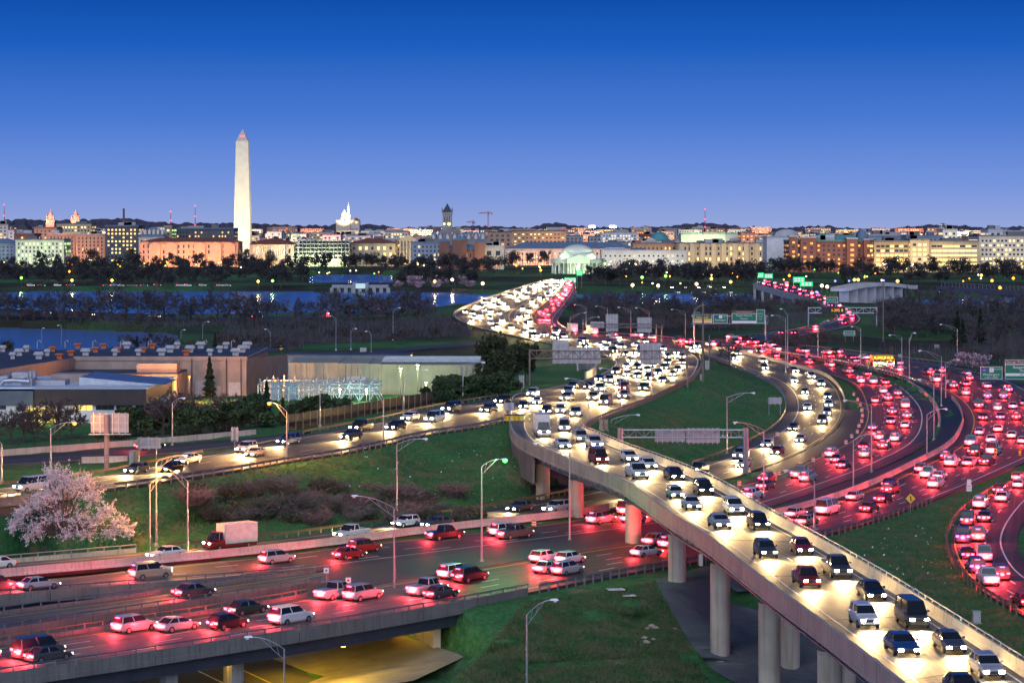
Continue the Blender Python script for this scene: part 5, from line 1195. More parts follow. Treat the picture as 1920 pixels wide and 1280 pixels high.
bld('yellow lit office block with horizontal window bands, left one', 1639, 1706, 453, 2200, 'tan', 'grey', 'yellow', .8, sw=4, sh=3.8, ww=.8, wh=.5, z0=0, depth=50, fl=GOLD, flp=2e5)
bld('arched centre block between the yellow lit offices', 1706.5, 1742, 450, 2195, 'beige', 'grey', 'yellow', .75, sw=4, sh=3.8, ww=.6, wh=.5, z0=0, fl=GOLD, flp=5e5)
bld('yellow lit office block with long window bands, right one', 1742.5, 1835, 453, 2200, 'beige', 'grey', 'yellow', .85, sw=4.6, sh=3.8, ww=.9, wh=.42, z0=0, depth=50, fl=GOLD, flp=1.5e5)
bld('lit cream office block at the right edge', 1835.5, 1945, 443, 2250, 'pale', 'grey', 'yellow', .65, sw=3.6, sh=3.9, ww=.5, wh=.45, z0=0, depth=50, fl=GOLD, flp=2e5)
bld('white upper block behind the right hand offices', 1853, 1880, 431, 2500, 'white', 'pale', 'white', .3, z0=0); bld('long pale upper block at the right edge', 1880.5, 1960, 434, 2520, 'pale', 'pale', 'yellow', .4, z0=0, plant=False)
bld('blue grey flat block behind the yellow offices', 1628, 1700, 441, 2600, 'blue', 'pale', 'white', .05, z0=0, sh=9, sw=9); bld('pale roof block with bright floodlit plant', 1768, 1795, 431, 2700, 'white', 'pale', 'yellow', .4, z0=0, fl=GOLD, flp=3e5)
bld('blue glassy block behind the yellow offices', 1700.5, 1768, 443, 2550, 'blue', 'blue', 'white', .08, z0=0)
bld('brown block of the large hall behind the clock tower', 915, 960, 435, 3600, 'rose', 'dark', 'orange', .2, z0=0, sw=7, sh=6); bld('wide brown slab block with dark roof units', 960.5, 1061, 433, 3300, 'tan', 'dark', 'yellow', .3, sw=5, sh=4.5, z0=0, wh=.3)
bld('white low lit block below the bright stadium lights', 1128, 1195, 437, 3700, 'white', 'pale', 'white', .4, z0=0); bld('red brick row behind the domed museum', 1200, 1226, 440, 3600, 'brick', 'red', 'orange', .3, z0=0); bld('orange lit block right of the museum', 1389, 1415, 437, 3300, 'rose', 'red', 'orange', .4, z0=0, fl=AMB, flp=2e5)
# filler rows of far blocks
n = 0
for Y, cnt, (p0, p1), hts in ((3300, 34, (-60,1960), (18,27)), (3900, 40, (-60,1960), (22,33)), (4700, 44, (-60,1960), (27,38)), (5800, 44, (-60,1960), (32,44)), (7200, 36, (-60,1960), (36,50))):
    x = p0
    for k in range(cnt):
        w = (p1-p0)/cnt*brg.uniform(.55,1.05); h = brg.uniform(*hts); xx = p0+(p1-p0)*(k+.5)/cnt; yt = HZ+F*(H-h)/Y; n += 1
        fcn = brg.choice(['beige','pale','grey','rose','tan','blue','white','dark']); wn = {'beige':'beige','pale':'pale stone','grey':'grey','rose':'rose coloured','tan':'tan','blue':'blue grey','white':'white','dark':'dark'}[fcn]
        bld('%s far city block, %s from the left in the %s far row' % (wn, ordn(k+1), {3300:'nearest',3900:'second',4700:'third',5800:'fourth',7200:'hindmost'}[Y]), xx-w/2, xx+w/2, yt, Y+brg.uniform(-150,150), fcn, brg.choice(['grey','pale','red','blue','dark']), brg.choice(['warm','yellow','orange','white']), brg.uniform(.15,.5), depth=60, z0=1, group='far city blocks', name='city_block', sw=5.5, sh=4.6, cornice=False, fl=(brg.choice([AMB,GOLD,AMB,PNK]) if brg.random() < .4 else None), flp=9e5*(Y/3300)**2*.6, nfl=1, side=False)
# ---------------------------------------------------------------- landmarks
def wmat():
    m = facade('marble_shaft', (.62,.58,.5), .06); return m
Y = 3200; c = D(455, 0, Y)[0]; zb, zs, zt = 1.0, D(0,265,Y)[2], D(0,242,Y)[2]
t = thing('obelisk', 'tall floodlit white marble obelisk rising over the trees', 'monument', (c, Y, zb))
def taper(w0, w1, z0, z1): return MB().add([(c+s*w0, Y+q*w0, z0) for s, q in ((-1,-1),(1,-1),(1,1),(-1,1))]+[(c+s*w1, Y+q*w1, z1) for s, q in ((-1,-1),(1,-1),(1,1),(-1,1))], [(0,3,2,1),(4,5,6,7),(0,1,5,4),(1,2,6,5),(2,3,7,6),(3,0,4,7)])
w0, w1 = 16.5*Y/F, 11.5*Y/F
zm = zb+(zs-zb)*.28; wm = w0+(w1-w0)*.28
taper(w0, wm, zb, zm).build('lower_shaft', facade('marble_lower', (.66,.63,.55), .06), t); taper(wm-.02, w1, zm, zs).build('upper_shaft', wmat(), t); taper(w1-.05, .15, zs, zt).build('pyramidion', facade('marble_cap', (.5,.46,.42), .05), t)
for s in (-1, 1): MB().box(c+s*1.6-.5, c+s*1.6+.5, Y-w1*.62-.6, Y-w1*.62, zs+6, zs+7).build('warning_light', emi('red_beacon', (1,.03,.02), 12), t)
for k, (dx, dy) in enumerate(((-60,-110),(60,-110),(-110,-30),(110,-30))): flood(t, c+dx, Y+dy, 6, (1,.86,.5), 5.5e5, c, Y, 70+k%2*50, 80)
flood(t, c-30, Y-60, 4, (1,.82,.5), 4e4, c, Y, 25, 80); flood(t, c+30, Y-60, 4, (1,.82,.5), 4e4, c, Y, 25, 80)
# domed memorial
Y = 2150; c = D(1083, 0, Y); X = c[0]; zt = D(0,458,Y)[2]; k = Y/F
t = thing('domed_memorial', 'green floodlit round memorial with dome and columns', 'memorial', (X, Y, 0)); st = facade('memorial_marble', (.62,.62,.56), .05)
zc0, zc1, ze = -1.5, D(0,493,Y)[2], D(0,485,Y)[2]
MB().lathe([(30,-2),(30,0),(27,0.02),(27,1.2)], 48, (X,Y,0)).build('stylobate', st, t); MB().lathe([(17,1.2),(17,zc1)], 36, (X,Y,0)).build('cella_wall', st, t)
MB().lathe([(23.5,zc1),(23.5,ze-.6),(24.3,ze-.5),(24.3,ze)], 48, (X,Y,0)).build('entablature', st, t); MB().lathe([(17,ze),(17,ze+3.5),(16.4,ze+3.6),(16.4,ze+4.4)], 40, (X,Y,0)).build('drum', st, t)
zd = ze+4.4; rd = 14.2; MB().lathe([(rd*math.cos(a), zd+(zt-zd)*math.sin(a)) for a in [i*math.pi/2/9*.995 for i in range(10)]], 40, (X,Y,0)).build('dome', st, t, smooth=True)
cm = MB().lathe([(1,0),(1,.4),(.85,.5),(.72,zc1-1.9),(1,zc1-1.4),(1,zc1-1.2)], 12).mesh('column', st)
for i in range(26): a = 2*math.pi*i/26; link('column', cm, t, (22*math.cos(a), 22*math.sin(a), 1.2))
a0 = -26; MB().box(X-10, X+10, Y-31, Y-23, zc1, ze-.05).build('portico_entablature', st, t)
MB().add([(X-11,Y-31.5,ze),(X+11,Y-31.5,ze),(X,Y-31.5,ze+4),(X-11,Y-18,ze),(X+11,Y-18,ze),(X,Y-18,ze+4)], [(0,1,2),(5,4,3),(0,3,4,1),(1,4,5,2),(2,5,3,0)]).build('pediment', st, t)
for i in range(8): link('column', cm, t, (-9+18*i/7, -30, 1.2))
for s in (-1, 1): flood(t, X+s*45, Y-60, 9, (.72,1,.5), 4.5e4, X, Y, 14, 90); flood(t, X+s*18, Y-16, ze+.8, (.72,1,.55), 9e3, X, Y, zt, 120)
flood(t, X, Y-65, 9, (.72,1,.5), 3.2e4, X, Y, 12, 90); lamp_light('porch_light', 'POINT', (X, Y-20, 6), (.9,1,.5), 5000, t, .5)
# clock tower
Y = 3500; c = D(838.5, 0, Y)[0]; t = thing('clock_tower', 'dark pointed clock tower with lit clock faces above a gabled stone block', 'tower', (c, Y, 2)); gs = facade('grey_granite', (.2,.2,.22))
z1, z2 = D(0,398,Y)[2], D(0,381,Y)[2]; r = 6.6; MB().box(c-r, c+r, Y, Y+2*r, 2, z1-3).build('shaft', gs, t); MB().box(c-r-.7, c+r+.7, Y-.7, Y+2*r+.7, z1-3, z1).build('belfry_cornice', gs, t)
MB().add([(c-r-.5,Y-.5,z1),(c+r+.5,Y-.5,z1),(c+r+.5,Y+2*r+.5,z1),(c-r-.5,Y+2*r+.5,z1),(c,Y+r,z2)], [(0,1,4),(1,2,4),(2,3,4),(3,0,4),(3,2,1,0)]).build('spire_roof', facade('dark_slate_spire', (.03,.05,.075)), t)
for sx in (-1, 1):
    for q in (-.3, 7): MB().lathe([(1.1,0),(1.1,3),(.05,7)], 8, (c+sx*(r+.3), Y+q+.3, z1)).build('pinnacle', gs, t)
for i in range(3): MB().box(c-4.4+i*3.2, c-2.4+i*3.2, Y-.15, Y-.05, z1-14, z1-6).build('belfry_arch', pane_m, t)
zc = D(0,420,Y)[2]; MB().tube([(c+2.6,Y-.3,zc),(c+2.6,Y-.05,zc)], 2.2, 16).build('clock_face', emi('clock_face', (1,.75,.2), 3.5), t); MB().tube([(c-4.3,Y-.3,zc),(c-4.3,Y-.05,zc)], 1.6, 16).build('clock_face', emi('clock_face', (1,.75,.2), 3.5), t)
flood(t, c-20, Y-35, 30, WHT, 3.5e4, c, Y, 70, 70)
x0, x1 = D(806,0,Y)[0], D(912,0,Y)[0]; zr = D(0,447,Y)[2]; MB().box(x0, x1, Y+1, Y+50, 2, zr).build('block_wall', gs, t)
for i in range(8):
    x = x0+(x1-x0)*(i+.5)/8; w = (x1-x0)/8*.46; MB().add([(x-w,Y+.5,zr),(x+w,Y+.5,zr),(x+w*.6,Y+6,zr+9),(x-w*.6,Y+6,zr+9),(x-w,Y+45,zr),(x+w,Y+45,zr),(x+w*.6,Y+40,zr+9),(x-w*.6,Y+40,zr+9)], [(0,1,2,3),(7,6,5,4),(0,4,5,1),(1,5,6,2),(2,6,7,3),(3,7,4,0)]).build('mansard_roof', RF['blue'], t)
    MB().add([(x-2,Y-.4,zr-1),(x+2,Y-.4,zr-1),(x+2,Y-.4,zr+3),(x,Y-.4,zr+7),(x-2,Y-.4,zr+3),(x-2,Y+4,zr-1),(x+2,Y+4,zr-1),(x+2,Y+4,zr+3),(x,Y+4,zr+7),(x-2,Y+4,zr+3)], [(0,1,2,3,4),(9,8,7,6,5),(0,5,6,1),(1,6,7,2),(2,7,8,3),(3,8,9,4),(4,9,5,0)]).build('gable', FC['pale'], t)
# basilica on the hill
Y = 6400; k = Y/F; c = D(650, 0, Y)[0]; zb = D(0,421,Y)[2]
t = thing('basilica', 'floodlit basilica with golden dome and slender bell tower', 'church', (c, Y, 2)); bs = facade('basilica_stone', (.55,.45,.38))
MB().box(c-20*k/1.0, c+24*k, Y, Y+40, 2, D(0,413,Y)[2]).build('nave', bs, t)
MB().add([(c+8*k,Y-1,D(0,413,Y)[2]),(c+24*k,Y-1,D(0,413,Y)[2]),(c+16*k,Y-1,D(0,408,Y)[2]),(c+8*k,Y+40,D(0,413,Y)[2]),(c+24*k,Y+40,D(0,413,Y)[2]),(c+16*k,Y+40,D(0,408,Y)[2])], [(0,1,2),(5,4,3),(0,3,4,1),(1,4,5,2),(2,5,3,0)]).build('gable_roof', RF['red'], t)
cd = D(645,0,Y)[0]; zd = D(0,411,Y)[2]; MB().lathe([(7.5*k,0),(7.5*k,4),(7*k,5)]+[(6.8*k*math.cos(a), 5+12*k*math.sin(a)) for a in (0,.3,.6,.9,1.2,1.45)]+[(1*k,5+13*k),(.3*k,5+15*k)], 20, (cd, Y+15, zd)).build('dome', facade('gold_dome', (.6,.5,.35)), t, smooth=True)
ct = D(653.5,0,Y)[0]; zt = D(0,400,Y)[2]; MB().box(ct-2.6*k, ct+2.6*k, Y-6, Y-6+5*k, 2, zt).build('bell_tower', bs, t); MB().lathe([(2.3*k,0),(2.1*k,8*k),(2.4*k,8.3*k),(1.5*k,9*k),(1.2*k,14*k),(.3*k,18*k),(.1*k,21*k)], 8, (ct, Y-4, zt)).build('spire', bs, t)
flood(t, c, Y-60, zb, (1,.8,.4), 1.6e6, cd, Y+10, zd+18, 60); flood(t, ct, Y-50, zb+10, (.9,1,.4), 8e5, ct, Y, zt+10, 50); MB().tube([D(668,417,Y)*(1,0,1)+(0,Y-2,0), D(668,417,Y)*(1,0,1)+(0,Y-1.2,0)], 2*k, 12).build('lit_rose_window', emi('rose_window', (1,.75,.2), 3), t)
# twin pink lit church towers
for lab, px, tp in (('pink lit church tower, left of the twin pair', 94, 391), ('pink lit church tower, right of the twin pair', 141, 392)):
    Y = 5200; c = D(px,0,Y)[0]; k = Y/F; z0 = D(0,412,Y)[2]; z1 = D(0,402,Y)[2]; t = thing('church_tower', lab, 'tower', (c, Y, 2)); MB().box(c-8*k, c+8*k, Y, Y+16*k, 2, z0).build('base_block', FC['rose'], t)
    MB().lathe([(6.5*k,0),(6.3*k,(z1-z0)*.6),(5*k,z1-z0)], 8, (c, Y+8*k, z0)).build('drum', FC['rose'], t); zz = D(0,tp,Y)[2]; MB().lathe([(4*k,0),(2.2*k,(zz-z1)*.45),(.7*k,(zz-z1)*.6),(.1*k,zz-z1)], 8, (c, Y+8*k, z1)).build('spire', FC['rose'], t)
    for s in (-1, 1): MB().lathe([(1.5*k,0),(1.5*k,6*k),(.1*k,9*k)], 6, (c+s*6.4*k, Y+1.5*k, z0)).build('turret', FC['rose'], t)
    flood(t, c-20, Y-50, z0-10, (1,.35,.25), 9e5, c, Y, z1, 70)
# tower cranes and masts
crm = mat('crane_red', (.5,.08,.05), .5, var=0)
for lab, px, ty, by, Y, jl, jr, m_ in (('red tower crane on the skyline right of the clock tower', 915.5, 396, 430, 4200, 18, 8, crm), ('lower red crane beside the tall one', 887, 413, 432, 4300, 12, 4, crm), ('bright white crane above the right hand offices', 1767, 418, 436, 2900, 8, 12, head_m), ('pale crane mast standing in the construction site', 559, 440, 490, 2540, 9, 5, head_m)):
    p = D(px, by, Y); q = D(px, ty, Y); k = Y/F; t = thing('tower_crane', lab, 'crane', (p[0], Y, 2)); mb = MB(); w = .9
    for a in (-w, w): mb.tube([(p[0]+a, Y, 2), (q[0]+a, Y, q[2])], .3, 4)
    nb = 14
    for i in range(nb): za, zb_ = 2+(q[2]-2)*i/nb, 2+(q[2]-2)*(i+1)/nb; mb.tube([(p[0]+w*(-1)**i, Y, za), (p[0]-w*(-1)**i, Y, zb_)], .2, 3)
    mb.build('mast', m_, t); j = MB(); zj = q[2]-3*k*1.2; j.tube([(q[0]-jl*k, Y-.5, zj), (q[0]+jr*k, Y-.5, zj)], .6, 4); j.tube([(q[0]-jl*k, Y-.5, zj), (q[0], Y-.5, q[2]), (q[0]+jr*k, Y-.5, zj)], .2, 3); j.build('jib', m_, t); MB().box(q[0]+(jr-2)*k, q[0]+jr*k, Y-1.4, Y+.4, zj-3, zj-.6).build('counterweight', FC['grey'], t); MB().box(q[0]-.9, q[0]+.9, Y-2.2, Y-.9, zj-2.4, zj-.7).build('cab', pane_m, t)
    if m_ is head_m: flood(t, q[0]-15, Y-30, 4, WHT, 1.6e5, q[0], Y, q[2]*.6, 100)
for lab, px, ty, by, Y in (('tall red lit radio mast on the right skyline', 1322, 392, 432, 6500), ('red lit mast left of the obelisk', 366, 386, 425, 7000), ('thin mast at the far left skyline', 8, 384, 420, 7000), ('thin red lit mast near the obelisk', 320, 397, 425, 7200)):
    p = D(px, by, Y); q = D(px, ty, Y); t = thing('radio_mast', lab, 'mast', (p[0], Y, 2)); MB().tube([(p[0],Y,2), (p[0],Y,q[2])], [2.2,.5], 4).build('mast', crm, t)
    for f in (1, .72, .5): z = 2+(q[2]-2)*f; MB().lathe([(1.2,-1.2),(2,0),(1.2,1.2)], 8, (p[0], Y-1.5, z)).build('red_beacon', emi('mast_beacon', (1,.05,.08), 6), t)
t = thing('chimney', 'slim brick chimney on the far left skyline', 'chimney', (D(232,0,5500)[0], 5500, 2)); p = D(232,391,5500); MB().tube([(p[0],5500,2),(p[0],5500,p[2])], [3.2,2.2], 10).build('stack', FC['brick'], t); MB().lathe([(2.6,0),(2.6,3)], 10, (p[0],5500,p[2]-3.01)).build('cap', FC['dark'], t)
# stadium floodlights on the horizon
for n, px in enumerate((1108, 1113, 1146, 1152)):
    p = D(px, 425, 5000); t = thing('floodlight_tower', 'bright white floodlight on the horizon, %s from the left' % ordn(n+1), 'floodlight', (p[0], 5000, 2)); MB().tube([(p[0],5000,2), p], .8, 6).build('mast', M['steel'], t); MB().box(p[0]-3.5, p[0]+3.5, 4998, 4999, p[2]-2, p[2]+2).build('lamp_bank', emi('stadium_lamp', (1,.92,.7), 25), t)
# railway bridge with pale piers, right
Y = 1330; a, b = D(1572, 0, Y), D(1706, 0, Y+60); t = thing('rail_bridge', 'pale concrete bridge with wide piers over the river', 'bridge', (a[0], Y, -1.5))
def rb_z(f): return D(0, 541, Y)[2]+2.2*math.sin(math.pi*min(1,f*1.1))
n = 16; top = [np.array((a[0]+(b[0]-a[0])*i/n, Y+(60)*i/n*1.0, rb_z(i/n))) for i in range(n+1)]
MB().loft(frames(top), [(-5,-1.5),(-5,.6),(-4.5,.6),(-4.5,0),(4.5,0),(4.5,.6),(5,.6),(5,-1.5)]).build('deck', FC['pale'], t)
for i in (1,3,5,7,9,11,13): p = top[i]; MB().box(p[0]-2.6, p[0]+2.6, p[1]-4, p[1]+4, -4, p[2]-1.55).build('pier', FC['grey'], t)
flood(t, a[0]+25, Y-40, 3, (.8,.85,1), 1.2e4, a[0]+25, Y, 4, 120)
Y = 1300; a, b = D(1765,537,Y), D(1990,556,Y-130); t = thing('rail_bridge', 'long dark steel rail bridge entering from the right edge', 'bridge', (a[0], Y, -1.5)); tr = MB()
pts = [np.array((a[0]+(b[0]-a[0])*i/30, Y-130*i/30, a[2])) for i in range(31)]
tr.loft(frames(pts), [(-3,-2.5),(-3,0),(3,0),(3,-2.5)]); tr.build('deck', FC['dark'], t); tr = MB()
for i in range(30): tr.tube([pts[i], pts[i]+(0,0,2.2)], .12, 4); tr.tube([pts[i]+(0,0,2.2), pts[i+1]+(0,0,2.2)], .12, 4); tr.tube([pts[i], pts[i+1]+(0,0,2.2)], .08, 4)
tr.build('railing', M['steel'], t)
for i in range(2, 31, 5): p = pts[i]; MB().box(p[0]-1.2, p[0]+1.2, p[1]-2.5, p[1]+2.5, -4, p[2]-2.55).build('pier', FC['grey'], t)
# low basin inlet bridge, left centre
Y = 1640; x0, x1 = D(622,0,Y)[0], D(728,0,Y)[0]; zt = D(0,534,Y)[2]; t = thing('inlet_bridge', 'low stone inlet bridge with lit white gatehouse', 'bridge', ((x0+x1)/2, Y, -1.5))
MB().box(x0, x1, Y, Y+9, zt-2, zt).build('deck', FC['grey'], t)
for i in range(9): x = x0+(x1-x0)*i/8; MB().box(x-1.2, x+1.2, Y-.3, Y+9.3, -4, zt-2.02).build('pier', FC['grey'], t)
xm = D(676,0,Y)[0]; MB().box(xm-3.2, xm+3.2, Y-1, Y-.2, zt-2.4, zt+1).build('gatehouse', emi('lit_gatehouse', (.6,.85,1), .9), t)  # whole gatehouse box emits, its lit look put into the material
for s in (-4.4, 4.4): MB().box(xm+s-1, xm+s+1, Y-1.2, Y+3, -4, zt+1.6).build('gate_pier', FC['grey'], t)
# ---------------------------------------------------------------- trees and shrubs
def leafquad(v, f, p, s, rr):
    a = Vector((rr.gauss(0,1), rr.gauss(0,1), rr.gauss(0,1))).normalized(); b = a.orthogonal().normalized(); c = a.cross(b); o = len(v)
    v += [tuple(p-b*s-c*s*.6), tuple(p+b*s-c*s*.6), tuple(p+b*s*.7+c*s*.7), tuple(p-b*s*.7+c*s*.7)]; f.append((o,o+1,o+2,o+3))
def blade(v, f, p, q, w, rr):
    d = q-p; a = d.cross(Vector((rr.uniform(-1,1), rr.uniform(-1,1), rr.uniform(-1,1)))).normalized()*w; o = len(v)
    v += [tuple(p-a), tuple(p+a), tuple(q)]; f.append((o,o+1,o+2))
def limb(mb, p, q, r0, r1, n=4): mb.tube([p, q], [r0, r1], n, False)
def bare_tree(seed, h, spread, nb=9, twig=.05, lean=0):
    """trunk with main limbs, and a crown of branches and fine twigs"""
    rr = random.Random(seed); tr = MB(); cr = MB(); tv, tf = [], []
    top = Vector((rr.uniform(-.6,.6), rr.uniform(-.6,.6), h*.5)); limb(tr, Vector((0,0,-.4)), top*.55, h*.024, h*.018, 6); limb(tr, top*.55, top, h*.018, h*.012, 6); limb(tr, top, top+Vector((rr.uniform(-1,1), rr.uniform(-1,1), h*.25)), h*.012, h*.004)
    def sub(p, d, l, lev):
        q = p+d*l
        limb(cr if lev > 0 else tr, p, q, l*.028 if lev else l*.026, l*.012, 4 if lev < 2 else 3)
        n = (5, 5, 6)[lev]
        for k in range(n):
            f = .3+.7*(k+rr.random())/n; pp = p+d*l*f
            dd = (d*.75+Vector((rr.gauss(0,.5), rr.gauss(0,.5), rr.gauss(.12,.4)))).normalized(); ll = l*(.62-.25*f)*rr.uniform(.8,1.25)
            if lev < 2: sub(pp, dd, ll, lev+1)
            else: blade(tv, tf, pp, pp+dd*ll*1.5, twig, rr)
    for k in range(nb):
        f = .32+.66*k/nb; a = k*2.4+rr.uniform(-.4,.4); e = rr.uniform(.35,.85)
        d = Vector((math.cos(a)*math.cos(e), math.sin(a)*math.cos(e), math.sin(e))); sub(top*f, d, spread*(1.05-.35*f)*rr.uniform(.75,1.15), 0)
    cr.add(tv, tf); return tr, cr
def leafy_tree(seed, h, rx, rz, nleaf, s, zc=.62, lobes=14):
    rr = random.Random(seed); tr = MB(); limb(tr, Vector((0,0,-.4)), Vector((rr.uniform(-.4,.4),0,h*.6)), h*.025, h*.012, 6); v, f = [], []
    cs = []
    for k in range(lobes):
        a = rr.uniform(0,6.28); q = rr.uniform(.25,.8); cs.append((Vector((math.cos(a)*rx*q, math.sin(a)*rx*q, h*zc+rr.uniform(-.75,.8)*rz)), rr.uniform(.28,.5)))
        limb(tr, Vector((0,0,h*rr.uniform(.25,.5))), cs[-1][0], h*.009, h*.003)
    for k in range(nleaf):
        c, r = rr.choice(cs); d = Vector((rr.gauss(0,1), rr.gauss(0,1), rr.gauss(0,1))).normalized()*(rr.random()**.4)
        leafquad(v, f, c+Vector((d.x*rx*r, d.y*rx*r, d.z*rz*r)), s*rr.uniform(.6,1.3), rr)
    return tr, MB().add(v, f)
def conifer(seed, h, r, n, s):
    rr = random.Random(seed); tr = MB(); limb(tr, Vector((0,0,-.4)), Vector((0,0,h*.95)), h*.02, .03, 6); v, f = [], []
    for k in range(n):
        t = rr.random()**.75; a = rr.uniform(0,6.28); lay = (1-t)*r*(.75+.25*math.sin(t*40)); q = lay*rr.uniform(.35,1.0)
        leafquad(v, f, Vector((math.cos(a)*q, math.sin(a)*q, h*(.06+.94*t)-q*.25)), s*rr.uniform(.6,1.2), rr)
    return tr, MB().add(v, f)
def shrub(seed, r, h, n, twig, leaves=0, ls=.1):
    rr = random.Random(seed); tr = MB(); v, f = [], []
    for k in range(n):
        a = rr.uniform(0,6.28); q = r*.35*math.sqrt(rr.random()); p = Vector((math.cos(a)*q, math.sin(a)*q, -.1)); d = Vector((math.cos(a)*r*rr.uniform(.1,1), math.sin(a)*r*rr.uniform(.1,1), h*rr.uniform(.6,1.1)))
        blade(v, f, p, p+d, twig, rr)
        for m_ in range(4):
            g = rr.uniform(.35,.95); pp = p+d*g; blade(v, f, pp, pp+Vector((rr.gauss(0,.25)*r, rr.gauss(0,.25)*r, rr.uniform(.05,.4)*h)), twig*.7, rr)
    lv, lf = [], []
    for k in range(leaves):
        a = rr.uniform(0,6.28); q = r*math.sqrt(rr.random()); leafquad(lv, lf, Vector((math.cos(a)*q, math.sin(a)*q, h*rr.uniform(.1,1)*(1-.5*(q/r)**2))), ls, rr)
    return MB().add(v, f), MB().add(lv, lf)
bark = mat('bark_grey_brown', (.09,.07,.06), .9, var=.25, scale=1); twig_m = mat('bare_twigs', (.075,.07,.08), .9, var=.3, scale=.3, pos=True); twig2 = mat('bare_twigs_rust', (.095,.07,.07), .9, var=.3, scale=.3, pos=True)
ever = mat('evergreen_needles', (.016,.035,.018), .85, var=.4, scale=.6, pos=True); leaf_g = mat('hedge_leaves', (.03,.06,.02), .8, var=.45, scale=.8, pos=True); dark_l = mat('park_tree_twigs', (.04,.038,.04), .9, var=.4, scale=.2, pos=True)
blos = mat('white_pink_blossom', (.66,.65,.67), .8, var=.12, scale=1); blos2 = mat('pink_cherry_blossom', (.5,.33,.4), .8, var=.2, scale=.3, pos=True); olive = mat('olive_leaves', (.06,.075,.025), .8, var=.4, scale=.6, pos=True)
class Kind:
    def __init__(s, name, shapes, mt, mc, crown='crown', trunk='trunk'): s.name = name; s.m = [(a.mesh(trunk, mt) if a.v else None, b.mesh(crown, mc) if b.v else None) for a, b in shapes]; s.c = crown; s.t = trunk
    def put(s, p, sc, rz, label, cat, group=None, v=None):
        a, b = s.m[(v if v is not None else prng.randrange(len(s.m)))]; t = thing(s.name, label, cat, p, rz, group); t.scale = (sc*prng.uniform(.9,1.12), sc*prng.uniform(.9,1.12), sc)
        if a: link(s.t, a, t)
        if b: link(s.c, b, t)
        return t
prng = random.Random(21)
BARE = Kind('bare_tree', [bare_tree(k, 14, 6.2, 11, .09) for k in range(4)], bark, twig_m)
DENSE = Kind('park_tree', [leafy_tree(k, 14, 6, 5.5, 700, .45, .6, 16) for k in range(4)], bark, dark_l)
RUST = Kind('bare_tree', [bare_tree(k+20, 12, 5.2, 11, .09) for k in range(2)], bark, twig2)
CON = Kind('conifer', [conifer(k, 10, 2.6, 1400, .32) for k in range(2)], bark, ever)
HEDGE = Kind('evergreen_bush', [leafy_tree(k+40, 4, 3.2, 1.9, 1600, .26, .5, 12) for k in range(2)], bark, leaf_g, 'foliage', 'stem')
PINE = Kind('evergreen_tree', [leafy_tree(k+60, 12, 4.2, 5, 2200, .32, .55, 18) for k in range(2)], bark, mat('dark_olive_evergreen', (.035,.045,.016), .85, var=.4, scale=.5, pos=True))
CHERRY = Kind('cherry_tree', [leafy_tree(k+80, 8, 5.5, 3, 800, .45, .6, 14) for k in range(2)], bark, blos2, 'blossom')
SHR = Kind('shrub', [shrub(k, 2.2, 1.9, 170, .05, 60, .1) for k in range(3)], mat('pale_grey_twigs', (.15,.14,.12), .9, var=.3, scale=.3, pos=True), olive, 'leaves', 'stems')
SHR2 = Kind('shrub', [shrub(k+9, 1.8, 1.6, 120, .045, 420, .13) for k in range(2)], twig2, olive, 'leaves', 'stems')
SHR3 = Kind('shrub', [shrub(k+15, 2.3, 1.8, 160, .05, 160, .12) for k in range(2)], mat('reddish_twigs', (.2,.13,.12), .9, var=.3, scale=.3, pos=True), twig2, 'leaves', 'stems')
def row(kind, pts, base_label, cat, group, sc=(.8,1.2)):
    """pts: pixel positions of the feet, sorted left to right for the labels"""
    for n, (x, y) in enumerate(sorted(pts)):
        p = G(x, y); 
        if p[2] < -1: continue
        p[2] -= .1; kind.put(p, prng.uniform(*sc), prng.uniform(0,6.28), base_label % ordn(n+1), cat, group)
def spread(n, x0, x1, y0, y1, keep=None):
    o = []
    for k in range(n):
        for _ in range(20):
            x = x0+(x1-x0)*(k+prng.random())/n; y = prng.uniform(y0, y1)
            if keep is None or keep(x, y): o.append((x, y)); break
    return o
row(BARE, [(x, 594+x*.02+prng.uniform(1,6)) for x in np.linspace(-10, 480, 21)], 'bare tree on the near river bank below the obelisk, %s from the left', 'tree', 'bare trees on the near river bank', (.85,1.3))
row(RUST, spread(20, -20, 480, 602, 613, lambda x, y: y < 614), 'low brown bare tree between parkway and lagoon, %s from the left', 'tree', 'low trees by the lagoon', (.4,.75))
row(BARE, spread(22, 485, 800, 592, 616), 'bare tree in the central riverside wood, %s from the left', 'tree', 'bare trees of the central riverside wood', (.7,1.2))
row(RUST, spread(18, 180, 560, 655, 662), 'small bare tree behind the plant roof, %s from the left', 'tree', 'bare trees behind the plant roof', (.4,.75))
row(RUST, spread(14, 560, 860, 625, 648, lambda x, y: y < 668-(x-560)*.09), 'brown bare tree on the verge of the hill road, %s from the left', 'tree', 'trees on the hill road verge', (.3,.6))
row(DENSE, spread(70, -20, 900, 521, 541, lambda x, y: not (570 < x < 752 and y > 512)), 'dark park tree on the far bank, %s from the left in the front row', 'tree', 'park trees on the far bank', (.7,1.1))
row(DENSE, spread(70, -20, 960, 503, 521, lambda x, y: not (570 < x < 752 and y > 512)), 'dark park tree on the far bank, %s from the left in the middle row', 'tree', 'park trees on the far bank', (.8,1.25))
row(DENSE, spread(60, -20, 1030, 490, 502), 'dark park tree on the far bank, %s from the left in the back row', 'tree', 'park trees on the far bank', (.9,1.35))
row(CHERRY, spread(9, 745, 890, 528, 544), 'pink blossoming cherry tree beside the basin, %s from the left', 'tree', 'cherry trees by the basin', (.6,1.0))
row(BARE, spread(26, 1075, 1420, 580, 606), 'bare tree in the wood between highway and river, %s from the left', 'tree', 'bare trees between highway and river', (.6,1.0))
